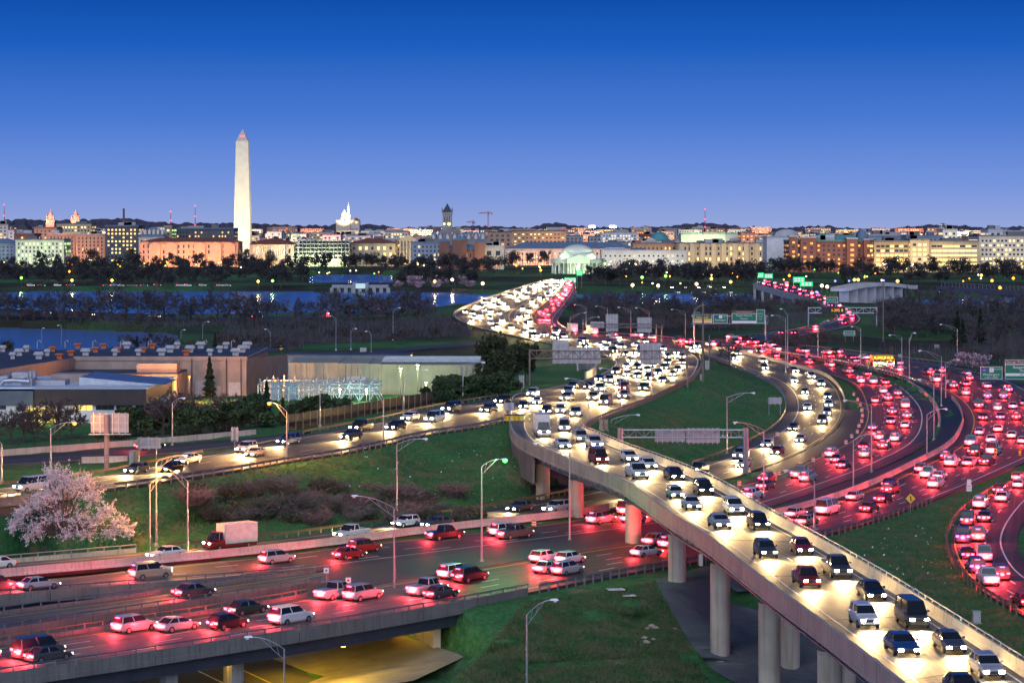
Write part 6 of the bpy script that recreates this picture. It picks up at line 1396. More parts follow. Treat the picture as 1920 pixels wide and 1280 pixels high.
row(RUST, spread(18, 1110, 1420, 604, 624), 'brown bare tree at the wood edge behind the sign gantries, %s from the left', 'tree', 'brown trees behind the sign gantries', (.4,.7))
row(DENSE, spread(34, 1110, 1440, 520, 538, lambda x, y: x > 1140 or y > 530), 'dark tree between the river and the beige offices, %s from the left', 'tree', 'trees below the beige offices', (.8,1.2))
row(DENSE, spread(46, 1440, 1960, 513, 535, lambda x, y: y < 520 or x > 1560), 'dark tree below the right hand offices, %s from the left', 'tree', 'trees below the right hand offices', (.8,1.25))
row(BARE, spread(20, 1650, 1960, 592, 622), 'bare tree in the far right wood, %s from the left in the back row', 'tree', 'bare trees of the right wood', (.7,1.15))
row(BARE, spread(18, 1660, 1960, 622, 664, lambda x, y: x > 1790 or y < 634), 'bare tree in the right wood, %s from the left in the front row', 'tree', 'bare trees of the right wood', (.6,1.0))
row(RUST, spread(12, 1440, 1560, 640, 655), 'low brown tree beside the outer red road, %s from the left', 'tree', 'low trees beside the outer red road', (.3,.5))
row(RUST, spread(12, 1720, 1960, 672, 700, lambda x, y: y < 655+(x-1690)*.16), 'brown bush like tree behind the far guardrail, %s from the left', 'tree', 'brown trees behind the far guardrail', (.3,.55))
row(RUST, spread(10, 1425, 1530, 556, 590, lambda x, y: y > 562+(x-1425)*.25), 'brown tree left of the river road, %s from the left', 'tree', 'trees left of the river road', (.4,.7))
row(CON, [(1795,655),(1838,650),(1690,560),(1585,545),(1805,660)], 'dark conifer in the right wood, %s from the left', 'tree', 'conifers of the right wood', (1.0,1.5))
for lab, x, y, h in (('tall conifer against the tan plant wall', 393, 745, 75), ('left of two conifers above the plant roof', 257, 668, 38), ('right of two conifers above the plant roof', 277, 668, 34), ('conifer behind the plant roof, left of the hill road', 403, 668, 42), ('second conifer behind the plant roof by the hill road', 457, 668, 32), ('pointed conifer in front of the substation', 500, 790, 75), ('small bright conifer beside the substation hedge', 585, 782, 22), ('conifer left of the substation hedge', 530, 790, 45), ('small conifer among the bare trees by the fence', 372, 812, 30)):
    p = G(x, y); CON.put(p, h*p[1]/F/10, 1, lab, 'tree')
for n, (x, y, h) in enumerate([(925,722,95),(952,725,75),(985,715,70),(905,735,55),(1000,690,45),(970,700,60),(890,742,40)]):
    p = G(x, y); PINE.put(p, h*p[1]/F/12, n, 'olive evergreen tree left of the s bend sign truss, %s planted' % ordn(n+1), 'tree', 'evergreen trees by the s bend', n % 2)
for n, (x, y) in enumerate([(815,757),(832,756),(850,754),(868,750),(885,748),(902,746),(920,742),(940,738),(840,745),(862,742)]):
    p = G(x, y); HEDGE.put(p, 1.15, n, 'round evergreen hedge bush beside the plant wall, %s in line' % ordn(n+1), 'bush', 'hedge bushes by the plant wall')
for n, (x, y) in enumerate([(560,792),(575,790),(600,788),(620,786),(545,796),(635,783),(205,822),(235,820),(262,818),(292,814),(400,812),(425,810),(450,806),(470,802),(340,815),(365,815),(395,800),(440,796),(465,790)]):
    p = G(x, y); HEDGE.put(p, prng.uniform(.75,1.3), n, 'dark evergreen bush behind the service road fence, %s counted' % ordn(n+1), 'bush', 'bushes behind the fence')
row(RUST, [(20,832),(45,830),(70,828),(110,826),(60,815),(135,822),(305,816),(320,806),(345,808),(420,795)], 'bare brown tree by the fence, %s from the left', 'tree', 'bare trees by the fence', (.55,.85))
PINE.put(G(12, 690), .6, 0, 'dark bush on the left corner of the plant roofline', 'tree')
t = BARE.put(G(1368, 686), 60*G(1368,686)[1]/F/14, 0.5, 'bare spreading tree standing between the s bend and red lanes', 'tree', v=1)
# shrubs on the grass slope
sl = []
for k in range(200):
    x, y = prng.uniform(365, 880), prng.uniform(885, 985)
    if y < 1045-x*.075 and y > 925-.05*(x-365)+(25 if x > 700 else 0)*1 and not (x > 760 and y < 915) and len(sl) < 75: sl.append((x, y))
for kd_, nm, a, b in ((SHR, 'grey leafless', 0, 30), (SHR2, 'olive green', 30, 56), (SHR3, 'reddish brown', 56, 75)):
    row(kd_, sl[a:b], nm+' shrub on the grass slope, %s from the left of its kind', 'shrub', nm+' shrubs on the grass slope', (.7,1.35))
# undergrowth that reads as one mass
v, f = [], []; ur = random.Random(4)
def scrub(n, x0, x1, y0, y1, h, keep=None):
    for k in range(n):
        x, y = ur.uniform(x0, x1), ur.uniform(y0, y1)
        if keep and not keep(x, y): continue
        p = P(x, y, 1.5); z = gz(p[0], p[1])
        if z < -1: continue
        p = Vector((p[0], p[1], z)); s = p.y/1000
        if kd.find((p.x, p.y, 0))[2] < 7: continue
        for j in range(3): q = p+Vector((ur.gauss(0,1.2)*s, ur.gauss(0,2)*s, 0)); blade(v, f, q, q+Vector((ur.gauss(0,.7), ur.gauss(0,.7), h*ur.uniform(.4,1.2))), .12*s, ur)
scrub(2200, -20, 860, 603, 614, 2.2); scrub(3500, 420, 880, 615, 660, 2.5, lambda x, y: y < 655-(x-420)*.02); scrub(3500, 1080, 1440, 572, 630, 3); scrub(5000, 1640, 1960, 570, 690, 3.5, lambda x, y: not (1560 < x < 1800 and 634 < y < 672)); scrub(1500, 1430, 1560, 560, 655, 2.5); scrub(1200, 180, 560, 652, 664, 2.5)
o = MB().add(v, f).build('undergrowth', twig_m); o['kind'] = 'stuff'; o['label'] = 'dark brown leafless undergrowth below the bare trees'
# grass tufts on the near slopes
v, f = [], []
def tufts(n, poly, s):
    xs = [p[0] for p in poly]; ys = [p[1] for p in poly]
    for k in range(n):
        x, y = ur.uniform(min(xs), max(xs)), ur.uniform(min(ys), max(ys))
        if not poly_in(poly, x, y): continue
        p = G(x, y, 7); p = Vector(p)
        if kd.find((p.x, p.y, 0))[2] < 1.0: continue
        for j in range(3): q = p+Vector((ur.gauss(0,.12), ur.gauss(0,.12), -.03)); blade(v, f, q, q+Vector((ur.gauss(0,.13), ur.gauss(0,.13), s*ur.uniform(.5,1.3))), .045, ur)
tufts(24000, [(850,1280),(905,1225),(985,1128),(1225,1092),(1330,1280)], .3); tufts(15000, [(1580,1005),(1700,970),(1800,940),(1775,1010),(1810,1095),(1920,1165),(1920,1240),(1700,1090)], .28); tufts(14000, [(190,925),(480,880),(955,800),(985,940),(700,975),(250,1010)], .35); tufts(8000, [(1100,800),(1310,705),(1470,730),(1470,790),(1290,872)], .3)
o = MB().add(v, f).build('grass', mat('grass_blades', (.04,.12,.03), .8, var=.6, scale=.35, pos=True, col2=(.15,.14,.07))); o['kind'] = 'stuff'; o['label'] = 'grass tufts on the roadside slopes'
# litter
v, f = [], []
for k in range(150):
    x, y = (ur.uniform(650, 990), ur.uniform(830, 960)) if k < 80 else (ur.uniform(1620, 1800), ur.uniform(985, 1130))
    p = Vector(G(x, y))+Vector((0,0,.12)); leafquad(v, f, p, ur.uniform(.05,.16), ur)
o = MB().add(v, f).build('litter', swhite); o['kind'] = 'stuff'; o['label'] = 'scraps of white litter on the grass'
# the big blossoming tree
def blossom_tree():
    rr = random.Random(2); g = G(120, 1010); k = g[1]/F
    t = thing('blossom_tree', 'large white and pink blossoming tree beside the near bridges', 'tree', g); tr = MB(); v, f = [], []; bv, bf = [], []; g = Vector(g)
    lob = []
    for (x, y, r) in [(110,925,24),(85,930,22),(140,920,22),(120,895,20),(95,895,18),(160,905,18),(175,935,20),(60,950,20),(40,965,16),(200,960,18),(185,975,18),(225,985,14),(150,975,22),(110,970,24),(75,985,20),(30,985,12),(130,1000,18),(165,1000,18),(240,998,10),(60,1005,14),(205,1000,14)]:
        for dy in (-2, 2.2): c = Vector((g.x+(x-120)*k, g.y+dy+rr.uniform(-1,1), g.z+(1012-y)*k)); lob.append((c, r*k))
    for c, r in lob:
        b0 = g+Vector((rr.uniform(-.3,.3), 0, rr.uniform(.2,1.2))); m = (b0+c)/2+Vector((rr.uniform(-.4,.4), rr.uniform(-.4,.4), .4)); tr.tube([b0, m, c], [.14,.09,.03], 5)
        for j in range(26):
            e = c+Vector((rr.gauss(0,.6), rr.gauss(0,.6), rr.gauss(.15,.55)))*r; blade(v, f, c+(e-c)*.1, e, .025, rr)
            for q in range(28): leafquad(bv, bf, c+(e-c)*rr.uniform(.3,1.15)+Vector((rr.gauss(0,.09), rr.gauss(0,.09), rr.gauss(0,.09))), rr.uniform(.035,.08), rr)
    tr.build('trunk', bark, t); MB().add(v, f).build('twigs', bark, t); MB().add(bv, bf).build('blossom', blos, t)
blossom_tree()
for lab, x, y, m_ in (('white blossoming bush behind the green direction sign', 1808, 690, 'w'), ('lilac blossoming bush behind the green direction sign', 1838, 694, 'p')):
    p = G(x, y); CHERRY.put(p, 30*p[1]/F/8, 1, lab, 'bush')
# ---------------------------------------------------------------- park and street lamps across the river
glob = {k: MB().lathe([(.1,-.75),(.6,-.4),(.75,0),(.6,.4),(.1,.75)], 8).mesh('lamp_globe', emi('park_lamp_'+k, c, s)) for k, c, s in (('yellow',(1,.6,.1),5),('green',(.35,1,.14),4.5),('orange',(1,.28,.035),5),('white',(1,.75,.4),7),('blue',(.12,.1,1),9))}
lpost = MB().tube([(0,0,-.5),(0,0,6)], .14, 5).mesh('post', M['dark'])
PL = {k: (c, p) for k, c, p in (('yellow',(1,.72,.2),1500),('green',(.5,1,.25),1200),('orange',(1,.36,.06),2000),('white',(1,.85,.6),2600),('blue',(.12,.1,1),4000))}
pld = {}
def park_lamp(x, y, c, label, big=1.0, light=True):
    p = P(x, y+6*F/ P(x, y, 1)[1]*1.0, 1.0); z = gz(p[0], p[1]); p[2] = max(z, 0)
    t = thing('park_lamp', label, 'lamp', p, group='park lamps across the river'); link('post', lpost, t); o = link('lamp_globe', glob[c], t, (0,0,6.4)); o.scale = (big,)*3
    if light:
        key = (c, big)
        if key not in pld: l = bpy.data.lights.new('lamp_light', 'POINT'); l.energy = PL[c][1]*big*big; l.color = PL[c][0]; l.shadow_soft_size = .5; pld[key] = l
        q = bpy.data.objects.new('lamp_light', pld[key]); COL.objects.link(q); q.parent = t; q.location = (0,-1.0,6.4)
spec = []
for k in range(60): spec.append((prng.uniform(0,560), prng.uniform(478,508), prng.choices(['yellow','green','white','orange'], (5,3,2,1))[0], .8))
for x, y, c in [(8,496,'yellow'),(36,501,'yellow'),(88,501,'green'),(40,524,'green'),(150,500,'yellow'),(128,497,'orange'),(130,514,'orange'),(176,487,'yellow'),(220,500,'green'),(261,497,'green'),(268,500,'yellow'),(279,501,'yellow'),(300,496,'yellow'),(314,497,'orange'),(345,497,'green'),(366,498,'orange'),(415,496,'yellow'),(431,497,'green'),(470,495,'green'),(135,526,'yellow'),(210,526,'yellow'),(511,527,'green'),(484,528,'yellow')]: spec.append((x, y, c, 1.25))
for x, y, c in [(540,497,'white'),(548,500,'white'),(778,502,'white'),(795,503,'white'),(686,489,'green'),(742,485,'orange'),(757,486,'orange'),(895,500,'white'),(848,527,'white'),(905,532,'white'),(872,470,'white'),(815,528,'yellow'),(930,503,'orange'),(968,503,'orange'),(1014,512,'orange'),(1151,512,'orange'),(1134,499,'green'),(1180,500,'green'),(1192,500,'white'),(1228,506,'orange'),(1236,510,'orange'),(1328,510,'orange'),(1350,514,'orange'),(1374,517,'yellow'),(1302,484,'orange'),(1342,486,'orange'),(1413,487,'orange'),(1186,535,'white'),(1234,536,'white'),(1306,533,'white'),(1334,526,'yellow'),(1370,529,'yellow'),(1204,524,'green'),(1248,522,'green'),(1541,536,'white'),(1551,538,'white'),(1609,530,'yellow'),(1683,535,'yellow'),(1708,539,'yellow'),(1474,485,'white'),(1860,530,'orange'),(1875,540,'orange'),(1840,520,'yellow'),(1900,525,'orange'),(1910,500,'yellow'),(1880,505,'orange'),(1602,530,'green'),(1480,520,'orange'),(1543,500,'orange'),(1600,495,'yellow'),(1660,498,'yellow'),(1700,488,'yellow'),(1720,488,'yellow')]: spec.append((x, y, c, 1.35))
for k in range(45): spec.append((prng.uniform(1130,1920), prng.uniform(500,532), prng.choices(['yellow','green','white','orange'], (3,1,3,4))[0], .7))
for k in range(35): spec.append((prng.uniform(560,1030), prng.uniform(482,515), prng.choices(['yellow','green','white','orange'], (3,1,3,3))[0], .7))
spec += [(1531,550,'blue',1.5),(1566,534,'blue',.9),(1592,534,'blue',.8),(1657,532,'blue',.8),(1761,546,'blue',.8)]
spec += [(536,499,'white',2.4),(782,500,'white',2.0),(1716,489,'yellow',2.2),(1885,497,'yellow',2.0),(1905,512,'orange',2.2)]
for k in range(70): spec.append((prng.uniform(0,1920), prng.uniform(474,492), prng.choices(['yellow','green','white','orange'], (4,1,2,6))[0], .95))
spec.sort(key=lambda s: s[0]); cnt = {}
for k, (x, y, c, b) in enumerate(spec):
    cnt[c] = cnt.get(c, 0)+1
    if 1410 < x < 1450 and y > 515: continue
    park_lamp(x, y, c, 'glowing %s lamp among the trees across the river, %s %s one from the left' % (c, ordn(cnt[c]), c), b, b > 1 or k % 4 == 0)
# cars parked along the far bank
for n, x in enumerate((58,78,108,132,200,215,226,242,250,270,295,337,352,380,412,426)):
    p = P(x, 537, .9); p[2] = gz(p[0], p[1]); place_car(p, np.array((1,0,0)), False, 'parked on the far bank road, %s from the left' % ordn(n+1), 'cars parked on the far bank', True, 0)
for n, x in enumerate((1258,1270,1283,1296,1308,1318,1330,1342,1355,1368)):
    p = P(x, 541+n % 2*2, .9); p[2] = gz(p[0], p[1]); place_car(p, np.array((.3,-1,0)), n % 4 == 0, 'parked in the riverside lot, %s from the left' % ordn(n+1), 'cars parked in the riverside lot', True, 0)
# ---------------------------------------------------------------- the plant and substation on the left
WM = dict(tan=streaky('plant_tan_precast', (.36,.27,.23), (.22,.16,.14), vs=.4, hs=.5), roof=mat('plant_roof_membrane', (.05,.06,.085), .7, pos=True, scale=.2, var=.25), cladding=mat('dark_brown_cladding', (.045,.03,.032), .45, .2, var=.2, pos=True, scale=.5),
    white=mat('white_render', (.62,.62,.62), .7, pos=True, scale=.3), conc=streaky('board_marked_concrete', (.29,.29,.23), (.15,.15,.11), vs=.5, hs=1.0), metal=mat('blue_grey_metal_wall', (.16,.21,.26), .45, .4, pos=True, scale=.4))
def quadwall(t, name, a, b, yt_a, yb_a, yt_b, yb_b, m, th=.5):
    """upright wall between two ground distances given by pixel column and distance"""
    (xa, Ya), (xb, Yb) = a, b; p, q = D(xa, yt_a, Ya), D(xb, yt_b, Yb); p0, q0 = D(xa, yb_a, Ya), D(xb, yb_b, Yb)
    d = np.array((q[0]-p[0], q[1]-p[1])); d /= np.linalg.norm(d); n = np.array((-d[1], d[0], 0))*th
    if n[1] < 0: n = -n
    return MB().add([p0, q0, q, p, p0+n, q0+n, q+n, p+n], [(0,1,2,3),(7,6,5,4),(0,4,5,1),(1,5,6,2),(2,6,7,3),(3,7,4,0)]).build(name, m, t)
t = thing('plant_building', 'long low tan plant building with many roof vents', 'building', (D(250,0,560)[0], 560, 4))
Yb = 530; x0, x1, x2 = D(-60,0,Yb)[0], D(140,0,Yb)[0], D(462,0,Yb)[0]; zt = D(0,671,Yb)[2]
MB().box(x1, x2, Yb, Yb+48, 3, zt).build('wall', WM['tan'], t); MB().box(x1-.2, x2+.2, Yb-.25, Yb-.01, zt-.5, zt+.35).build('parapet_band', WM['tan'], t)
for k in range(12): x = x1+(x2-x1)*(k+.5)/12; MB().box(x-.04, x+.04, Yb-.06, Yb-.003, 3.5, zt-.6).build('panel_joint', WM['conc'], t)
quadwall(t, 'angled_wall', (-60,462), (140,Yb-.3), 702, 790, 671, 745, WM['tan']); quadwall(t, 'end_wall', (462,Yb-.3), (541,590), 671.3, 752, 664, 725, WM['tan'])
p, q, r_, s_ = D(-60,702,462), D(140,671,Yb-.3), D(-60,652,700), D(140,652,700)
MB().add([(p[0],p[1]+.6,zt-.6),(q[0],q[1]+.6,zt-.6),(q[0],Yb+48,zt-.6),(p[0]-30,Yb+48,zt-.6)], [(0,1,2,3)]).build('roof', WM['roof'], t); MB().box(x1+.4, x2-.4, Yb+.4, Yb+47.5, zt, zt+.15).build('roof', WM['roof'], t)
p, q = D(462,0,Yb), D(541,0,590); MB().add([(p[0],p[1]+.4,zt-.1),(q[0],q[1],zt-.1),(q[0],Yb+48,zt-.1),(p[0],Yb+48,zt-.1)], [(0,1,2,3)]).build('roof', WM['roof'], t)
vg = mat('vent_grey', (.4,.4,.42), .6); vo = mat('vent_orange_rust', (.5,.13,.04), .7)
vr = random.Random(3); vk = {}
for nm, w, h, m_ in (('a',2.2,.7,vg),('b',1.5,.6,vg),('c',1.9,.3,vo)):
    mb = MB(); mb.box(-w*.3,w*.3,-.5,.5,0,.9); mb.box(-w/2,w/2,-.9,.9,.9,.9+h*.5); mb.box(-w*.42,w*.42,-.7,.7,.9+h*.5,.9+h); vk[nm] = mb.mesh('roof_vent', m_)
for j, Yv in enumerate((Yb+8, Yb+22, Yb+40)):
    for k in range(11):
        px = -20+k*46+j*13+vr.uniform(-6,6)
        if px > 470: continue
        X = D(px,0,Yv)[0]; o = link('roof_vent', vk[vr.choices('abc', (3,3,2))[0]], t, (X-ORG[t][0], Yv-ORG[t][1], (zt+.15 if px > 140 else zt-.6)-ORG[t][2]))
for k in range(8): X = D(70+k*52,0,Yb+44)[0]; MB().tube([(X,Yb+44,zt), (X,Yb+44,zt+1.6), (X+.5,Yb+44,zt+1.9), (X+.8,Yb+44,zt+1.4)], .12, 6).build('vent_pipe', vg, t)
for px, w, h in ((175,1.0,2.2),(380,3.2,3.4),(410,1.0,2.2),(440,2.6,3.0)): x = D(px,0,Yb)[0]; MB().box(x-w/2, x+w/2, Yb-.12, Yb-.01, 3.6, 4.2+h).build('door', vg, t)
for px in (360,425,452): x = D(px,0,Yb)[0]; MB().tube([(x,Yb-.2,4), (x,Yb-.2,zt)], .1, 6).build('downpipe', M['dark'], t)
# lower block with lit windows
Yl = 515; a, b = D(165,0,Yl)[0], D(332,0,Yl)[0]; zl = D(0,702,Yl)[2]; MB().box(a-10, b, Yl, Yb-.3, 3, zl).build('lower_wall', WM['tan'], t); MB().box(a-10.2, b+.2, Yl-.2, Yb-.4, zl, zl+.3).build('lower_roof', WM['roof'], t)
yw = emi('lit_plant_window', (1,.72,.16), 1.6)
for x0_, x1_, y0, y1 in ((228,250,715,721),(254,282,714,722),(295,310,711,726),(313,330,708,732)): p, q = D(x0_,y1,Yl), D(x1_,y0,Yl); w = MB().box(p[0], q[0], Yl-.08, Yl-.02, p[2], q[2]).build('lit_window', yw, t); [MB().box(p[0]+(q[0]-p[0])*f-.06, p[0]+(q[0]-p[0])*f+.06, Yl-.14, Yl-.081, p[2], q[2]).build('mullion', M['dark'], w) for f in (.25,.5,.75)]
p = D(293,690,515); MB().box(p[0]-4.4, p[0]+4, 517, 523, zl+.3, zl+2.2).build('roof_unit', WM['tan'], t)
for px, py in ((312,726),(516,713),(355,706)):
    p = D(px, py, 508); l = thing('wall_lamp', 'sodium lamp glowing at the plant beside %s' % {312:'the tall lit windows',516:'the substation transformers',355:'the tan wall'}[px], 'lamp', (p[0], 508, 4)); MB().tube([(p[0],508,3.5), p], .07, 6).build('post', M['dark'], l); MB().lathe([(.1,-.25),(.3,0),(.1,.2)], 8, p).build('lamp_globe', LIT['orange'][1], l); lamp_light('lamp_light', 'POINT', p-(0,.7,0), (1,.38,.1), 9000, l, .2)
# near dark clad building
t = thing('workshop_building', 'dark clad building with white base and rooftop ducts at left', 'building', (D(140,0,460)[0], 460, 4)); Yn = 450
a, b, c = D(-70,0,Yn)[0], D(62,0,Yn)[0], D(291,0,Yn+12)[0]; zt = D(0,730,Yn)[2]; zm = D(0,760,Yn)[2]
MB().box(a, b, Yn, Yn+36, zm, zt-.3).build('side_cladding', mat('grey_louvre_cladding', (.1,.12,.15), .5, .3, pos=True, scale=.5), t); MB().box(a+.3, b-.3, Yn+.3, Yn+35, 2, zm-.01).build('white_base', WM['white'], t)
MB().box(b+.02, c, Yn+.6, Yn+36, zm, zt).build('cladding', WM['cladding'], t); MB().box(b+.3, c-.4, Yn+1.2, Yn+35, 2, zm-.01).build('white_base', WM['white'], t); MB().box(a-.2, c+.2, Yn+1.2, Yn+36.2, zt+.01, zt+.3).build('roof', mat('pale_blue_roof', (.55,.64,.74), .5, pos=True, scale=.3), t)  # sky reflection painted into the roof's pale blue base colour
for k in range(7): z = zm+.4+k*.45; MB().box(b+.1, c-.1, Yn+.54, Yn+.598, z, z+.05).build('cladding_batten', M['dark'], t)
for x0_, x1_, y0, y1, lit in ((49,104,764,792,1),(140,173,759,769,1),(180,214,758,768,0),(218,248,757,767,0),(254,280,757,766,0),(0,11,757,767,0),(31,42,761,770,0)):
    Yw = Yn+1.2 if x0_ > 60 else Yn+.3 if x0_ < 45 else Yn+.2; p, q = D(x0_,y1,Yw), D(x1_,y0,Yw); w = MB().box(p[0], q[0], Yw-.1, Yw-.03, p[2], q[2]).build('lit_window' if lit else 'window', yw if lit else pane_m, t)
    for f in (.33,.66): MB().box(p[0]+(q[0]-p[0])*f-.05, p[0]+(q[0]-p[0])*f+.05, Yw-.16, Yw-.101, p[2], q[2]).build('mullion', M['dark'], w)
duct = mat('galvanised_duct', (.36,.4,.44), .35, .7, pos=True, scale=1)
for x0_, x1_, y0, y1, dy in ((22,55,698,710,14),(60,122,714,728,8),(95,165,701,726,16),(0,14,705,715,12),(40,60,710,722,5)): p, q = D(x0_,y1,Yn+dy), D(x1_,y0,Yn+dy); MB().box(p[0], q[0], Yn+dy, Yn+dy+5, zt+.3, max(q[2], zt+1.2)).build('roof_unit', vg if x0_ != 95 else WM['tan'], t)
mb = MB(); pp = [D(2,720,Yn+4), D(8,714,Yn+4), D(25,713,Yn+4), D(55,715,Yn+4)]; mb.tube(pp, .45, 10); mb.build('duct', duct, t)
for px in (57, 64): p = D(px,694,Yn+10); MB().tube([(p[0],Yn+10,zt), p], .45, 10).build('flue', duct, t)
p = D(205,722,Yn+18); MB().add([(p[0]-4,Yn+8,zt+.32),(p[0]+12,Yn+8,zt+.32),(p[0]+12,Yn+26,zt+.32),(p[0]-4,Yn+26,zt+.32),(p[0]-4,Yn+8,zt+1.8),(p[0]-4,Yn+26,zt+1.8)], [(0,1,4),(3,5,2),(0,4,5,3),(1,2,5,4),(3,2,1,0)]).build('skylight', duct, t)
p = D(76,800,Yn-3); lamp_light('window_spill', 'POINT', (p[0], Yn-1.5, D(0,780,Yn)[2]), (1,.8,.2), 500, t, .5)
# plant with concrete panels
t = thing('power_plant', 'green lit concrete plant hall with ribbed metal upper wall', 'building', (D(720,0,520)[0], 520, 4)); Yc = 520
for k, (x0_, x1_, yt) in enumerate(((541,575,680),(575,635,680),(635,692,681),(692,715,682),(715,790,683),(790,842,684),(842,905,684))):
    p, q = D(x0_,yt,Yc), D(x1_,yt,Yc); MB().box(p[0]+.02, q[0]-.02, Yc, Yc+20, 3, p[2]).build('wall_panel', WM['conc'], t)
    nr = int((q[0]-p[0])/1.1)
    for j in range(1, nr):
        if k in (0,2,4,6) or j % 3 == 0: x = p[0]+(q[0]-p[0])*j/nr; MB().box(x-.1, x+.1, Yc-.22, Yc-.005, 3.4, p[2]-.2).build('wall_rib', WM['conc'], t)
p, q = D(541,665,Yc+22), D(770,665,Yc+22); zt = p[2]; MB().box(p[0], q[0], Yc+20.1, Yc+30, 3, zt).build('upper_wall', WM['metal'], t); MB().box(p[0]-.2, q[0]+.2, Yc+19.9, Yc+30, zt+.01, zt+.25).build('upper_roof', WM['roof'], t)
for j in range(64): x = p[0]+(q[0]-p[0])*j/64; MB().box(x-.05, x+.05, Yc+19.85, Yc+20.08, D(0,681,Yc)[2], zt-.1).build('upper_rib', WM['metal'], t)
pr = MB()
for j in range(9): z = D(0,683,Yc)[2]+.5; y = Yc+2+j*2; pr.tube([D(715,0,Yc)*(1,0,0)+(0,y,z+.3*(j%2)), D(900,0,Yc)*(1,0,0)+(0,y,z+.3*(j%2))], .14, 6)
pr.build('roof_pipes', duct, t); p = D(668,712,Yc); q = D(686,705,Yc); MB().box(D(650,0,Yc)[0], D(686,0,Yc)[0], Yc-.5, Yc-.23, 3.2, q[2]).build('roller_door', vg, t)
for px, ty, by in ((751,690,752),(783,684,757),(799,717,735)):
    p = D(px, ty, 512); b0 = (p[0], 512, gz(p[0], 512)); l = thing('yard_lamp', 'tall yard lamp post by the green lit plant wall, %s' % {751:'nearest the frame',783:'middle and tallest',799:'short one by the hedge'}[px], 'lamp', b0); MB().tube([b0, p], .1, 6).build('post', wood, l); MB().box(p[0]-.5, p[0]+.5, 511.8, 512.2, p[2], p[2]+.15).build('lamp_head', M['dark'], l); MB().box(p[0]-.3, p[0]+.3, 511.85, 512.15, p[2]-.06, p[2]-.005).build('lens', emi('yard_lens', (.85,1,.5), 30), l); lamp_light('lamp_light', 'POINT', p-(0,.5,.6), (.8,1,.42), 1300, l, .2)
# substation
t = thing('substation', 'steel frame substation with insulators in front of the plant', 'substation', (D(600,0,498)[0], 498, 4)); ss = mat('substation_steel', (.45,.58,.62), .45, .4, var=.05); ins = mat('porcelain_insulator', (.4,.45,.5), .3, var=.1)
Ys = 498; zt, zl = D(0,720,Ys)[2], D(0,763,Ys)[2]; zl = gz(D(600,0,Ys)[0], Ys)
for dy in (0, 6, 12):
    mb = MB()
    for px in range(484, 712, 19): x = D(px,0,Ys)[0]; mb.tube([(x,Ys+dy,zl), (x,Ys+dy,zt)], .13, 4)
    for px in range(484, 693, 38): x, x2_ = D(px,0,Ys)[0], D(px+19,0,Ys)[0]; mb.tube([(x,Ys+dy,zl), (x2_,Ys+dy,zt)], .09, 4); mb.tube([(x2_,Ys+dy,zt-.1), (2*x2_-x,Ys+dy,zl)], .09, 4)
    for z in (zt, zt-.8, zl+1.5): mb.tube([(D(484,0,Ys)[0],Ys+dy,z), (D(712,0,Ys)[0],Ys+dy,z)], .13, 4)
    mb.build('frame', ss, t)
im = MB().lathe([(.1,0),(.2,.1),(.1,.2),(.2,.3),(.1,.4),(.2,.5),(.1,.6),(.2,.7),(.1,.8),(.06,1.0)], 8).mesh('insulator', ins)
for k in range(32): link('insulator', im, t, (D(488+k*7,0,Ys)[0]-ORG[t][0], (k%3)*6, zt+.1-ORG[t][2]))
for px in (515, 545): p = D(px,745,Ys+6); MB().tube([(p[0],Ys+6,zl), (p[0],Ys+6,zl+3.4)], 1.3, 14).build('transformer_tank', ss, t)
for px in (637, 687): p = D(px,730,Ys-3); MB().tube([(p[0],Ys-3,zl), p], .1, 6).build('lamp_post', wood, t); MB().lathe([(.05,-.2),(.25,0),(.05,.15)], 8, p).build('lamp', emi('substation_lamp', (.85,1,.8), 40), t); lamp_light('lamp_light', 'POINT', p-(0,.6,.3), (.75,1,.8), 1100, t, .2)
# fence along the service road and dark screen wall
def fence(label, a, b, h, m, sp=2.5, bars=True, name='metal_fence'):
    p, q = np.array(a), np.array(b); t = thing(name, label, 'fence', p); L_ = np.linalg.norm(q-p); n = int(L_/sp); d = (q-p)/L_
    pm = MB().box(-.05,.05,-.05,.05,0,h+.15).mesh('post', m)
    for i in range(n+1): c = p+(q-p)*i/n; link('post', pm, t, (c[0]-p[0], c[1]-p[1], c[2]-p[2]))
    if bars:
        mb = MB()
        for i in range(int(L_/.22)): c = p+(q-p)*i*.22/L_; mb.add([(c[0]-.015,c[1],c[2]+.1),(c[0]+.015,c[1],c[2]+.1),(c[0]+.015,c[1],c[2]+h),(c[0]-.015,c[1],c[2]+h)], [(0,1,2,3)])
        for z in (.2, h-.1): mb.tube([p+(0,0,z), q+(0,0,z)], .03, 4)
        mb.build('bars', m, t, kind='stuff')
    return t
w = thing('low_wall', 'long low concrete wall along the service road', 'wall', P(0,852,5.6)); pts = [P(x, y, z) for x, y, z in ((-60,857,5.5),(0,852,5.5),(120,843,5.55),(240,834,5.6),(360,824,5.8),(480,813,6))]
segments('wall_segment', frames(resample(np.array(pts), 3)), [(-.15,-.5),(-.15,.75),(.15,.75),(.15,-.5)], M['concrete_pale'], w, 2)
for k in range(4):
    a, b = np.array(pts[k+1])+(0,1.2,0), np.array(pts[k+2] if k < 4 else 0)+(0,1.2,0); fence('black bar fence behind the low wall, %s length from the left' % ordn(k+1), a, b, 2.3, M['black'])
t = thing('screen_wall', 'dark brown screen wall with posts in front of the substation', 'wall', P(541,806,6.3)); a, b = P(541,806,6.3), P(811,760,7)
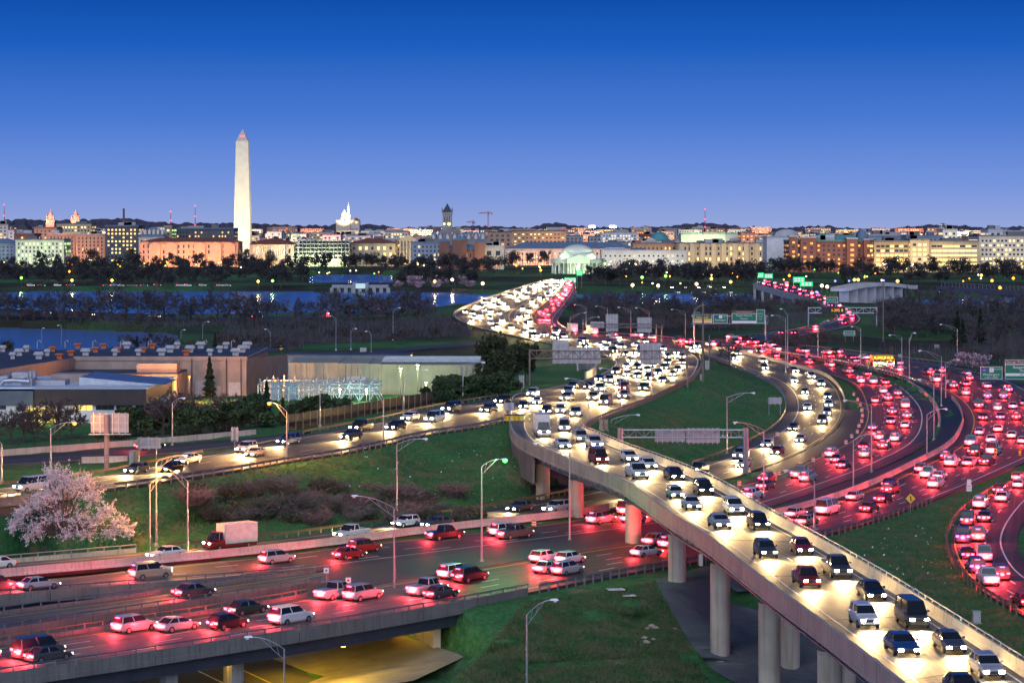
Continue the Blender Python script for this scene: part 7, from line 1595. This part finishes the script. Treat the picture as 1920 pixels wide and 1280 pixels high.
for i in range(22):
    p, q = a+(b-a)*i/22, a+(b-a)*(i+1)/22; mb = MB(); mb.wall(p, q-(q-p)*.012, (p[2]+q[2])/2-.5, (p[2]+q[2])/2+2.6, .12); mb.build('wall_panel', mat('dark_screen_panel', (.022,.014,.013), .7, pos=True, scale=.5), t); MB().box(p[0]-.08, p[0]+.08, p[1]-.2, p[1]-.07, p[2]-.4, p[2]+2.7).build('post', rust, t)
# retaining wall of the ramp beside the s bend
pts = [P(x, y, 5.6) for x, y in ((1083,693),(1100,689),(1113,691),(1117,698),(1110,706),(1098,713))]; t = thing('retaining_wall', 'curved pale retaining wall left of the s bend', 'wall', pts[0]); segments('wall_segment', frames(cat(pts, 4)), [(-.2,-1.5),(-.2,2.0),(.2,2.0),(.2,-1.5)], M['concrete_pale'], t, 4)
# work vehicles with flashing lamps on the right
for n, x in enumerate((1643, 1655, 1668)):
    g = G(x, 686); t = thing('work_truck', 'yellow work truck with amber beacons on the verge, %s from the left' % ordn(n+1), 'truck', g); X, Y, z = g; ym = mat('work_truck_yellow', (.55,.3,.03), .5)
    MB().box(X-1.1, X+1.1, Y, Y+4.4, z+1.0, z+2.9).build('box_body', ym, t); MB().box(X-1.05, X+1.05, Y-2, Y-.05, z+.6, z+2.2).build('cab', ym, t); MB().box(X-.9, X+.9, Y-2.06, Y-2.002, z+1.3, z+2.0).build('windscreen', pane_m, t); MB().box(X-1, X+1, Y-1.9, Y+4.3, z+.45, z+.98).build('chassis', M['dark'], t)
    for yy in (-1.2, 3): [MB().tube([(X+s*1.0-.12, Y+yy, z+.42), (X+s*1.0+.12, Y+yy, z+.42)], .42, 12).build('wheel', tyre, t) for s in (-1, 1)]
    for s in (-1, 1): MB().box(X+s*.7-.25, X+s*.7+.25, Y-2.1, Y-2.02, z+.7, z+.95).build('headlight', hl_m, t); MB().box(X+s*.5-.2, X+s*.5+.2, Y-1.2, Y-.9, z+2.22, z+2.5).build('beacon', emi('amber_beacon', (1,.5,.03), 6), t)
    lamp_light('beacon_light', 'POINT', (X, Y-3, z+2), (1,.6,.1), 120, t, .3)
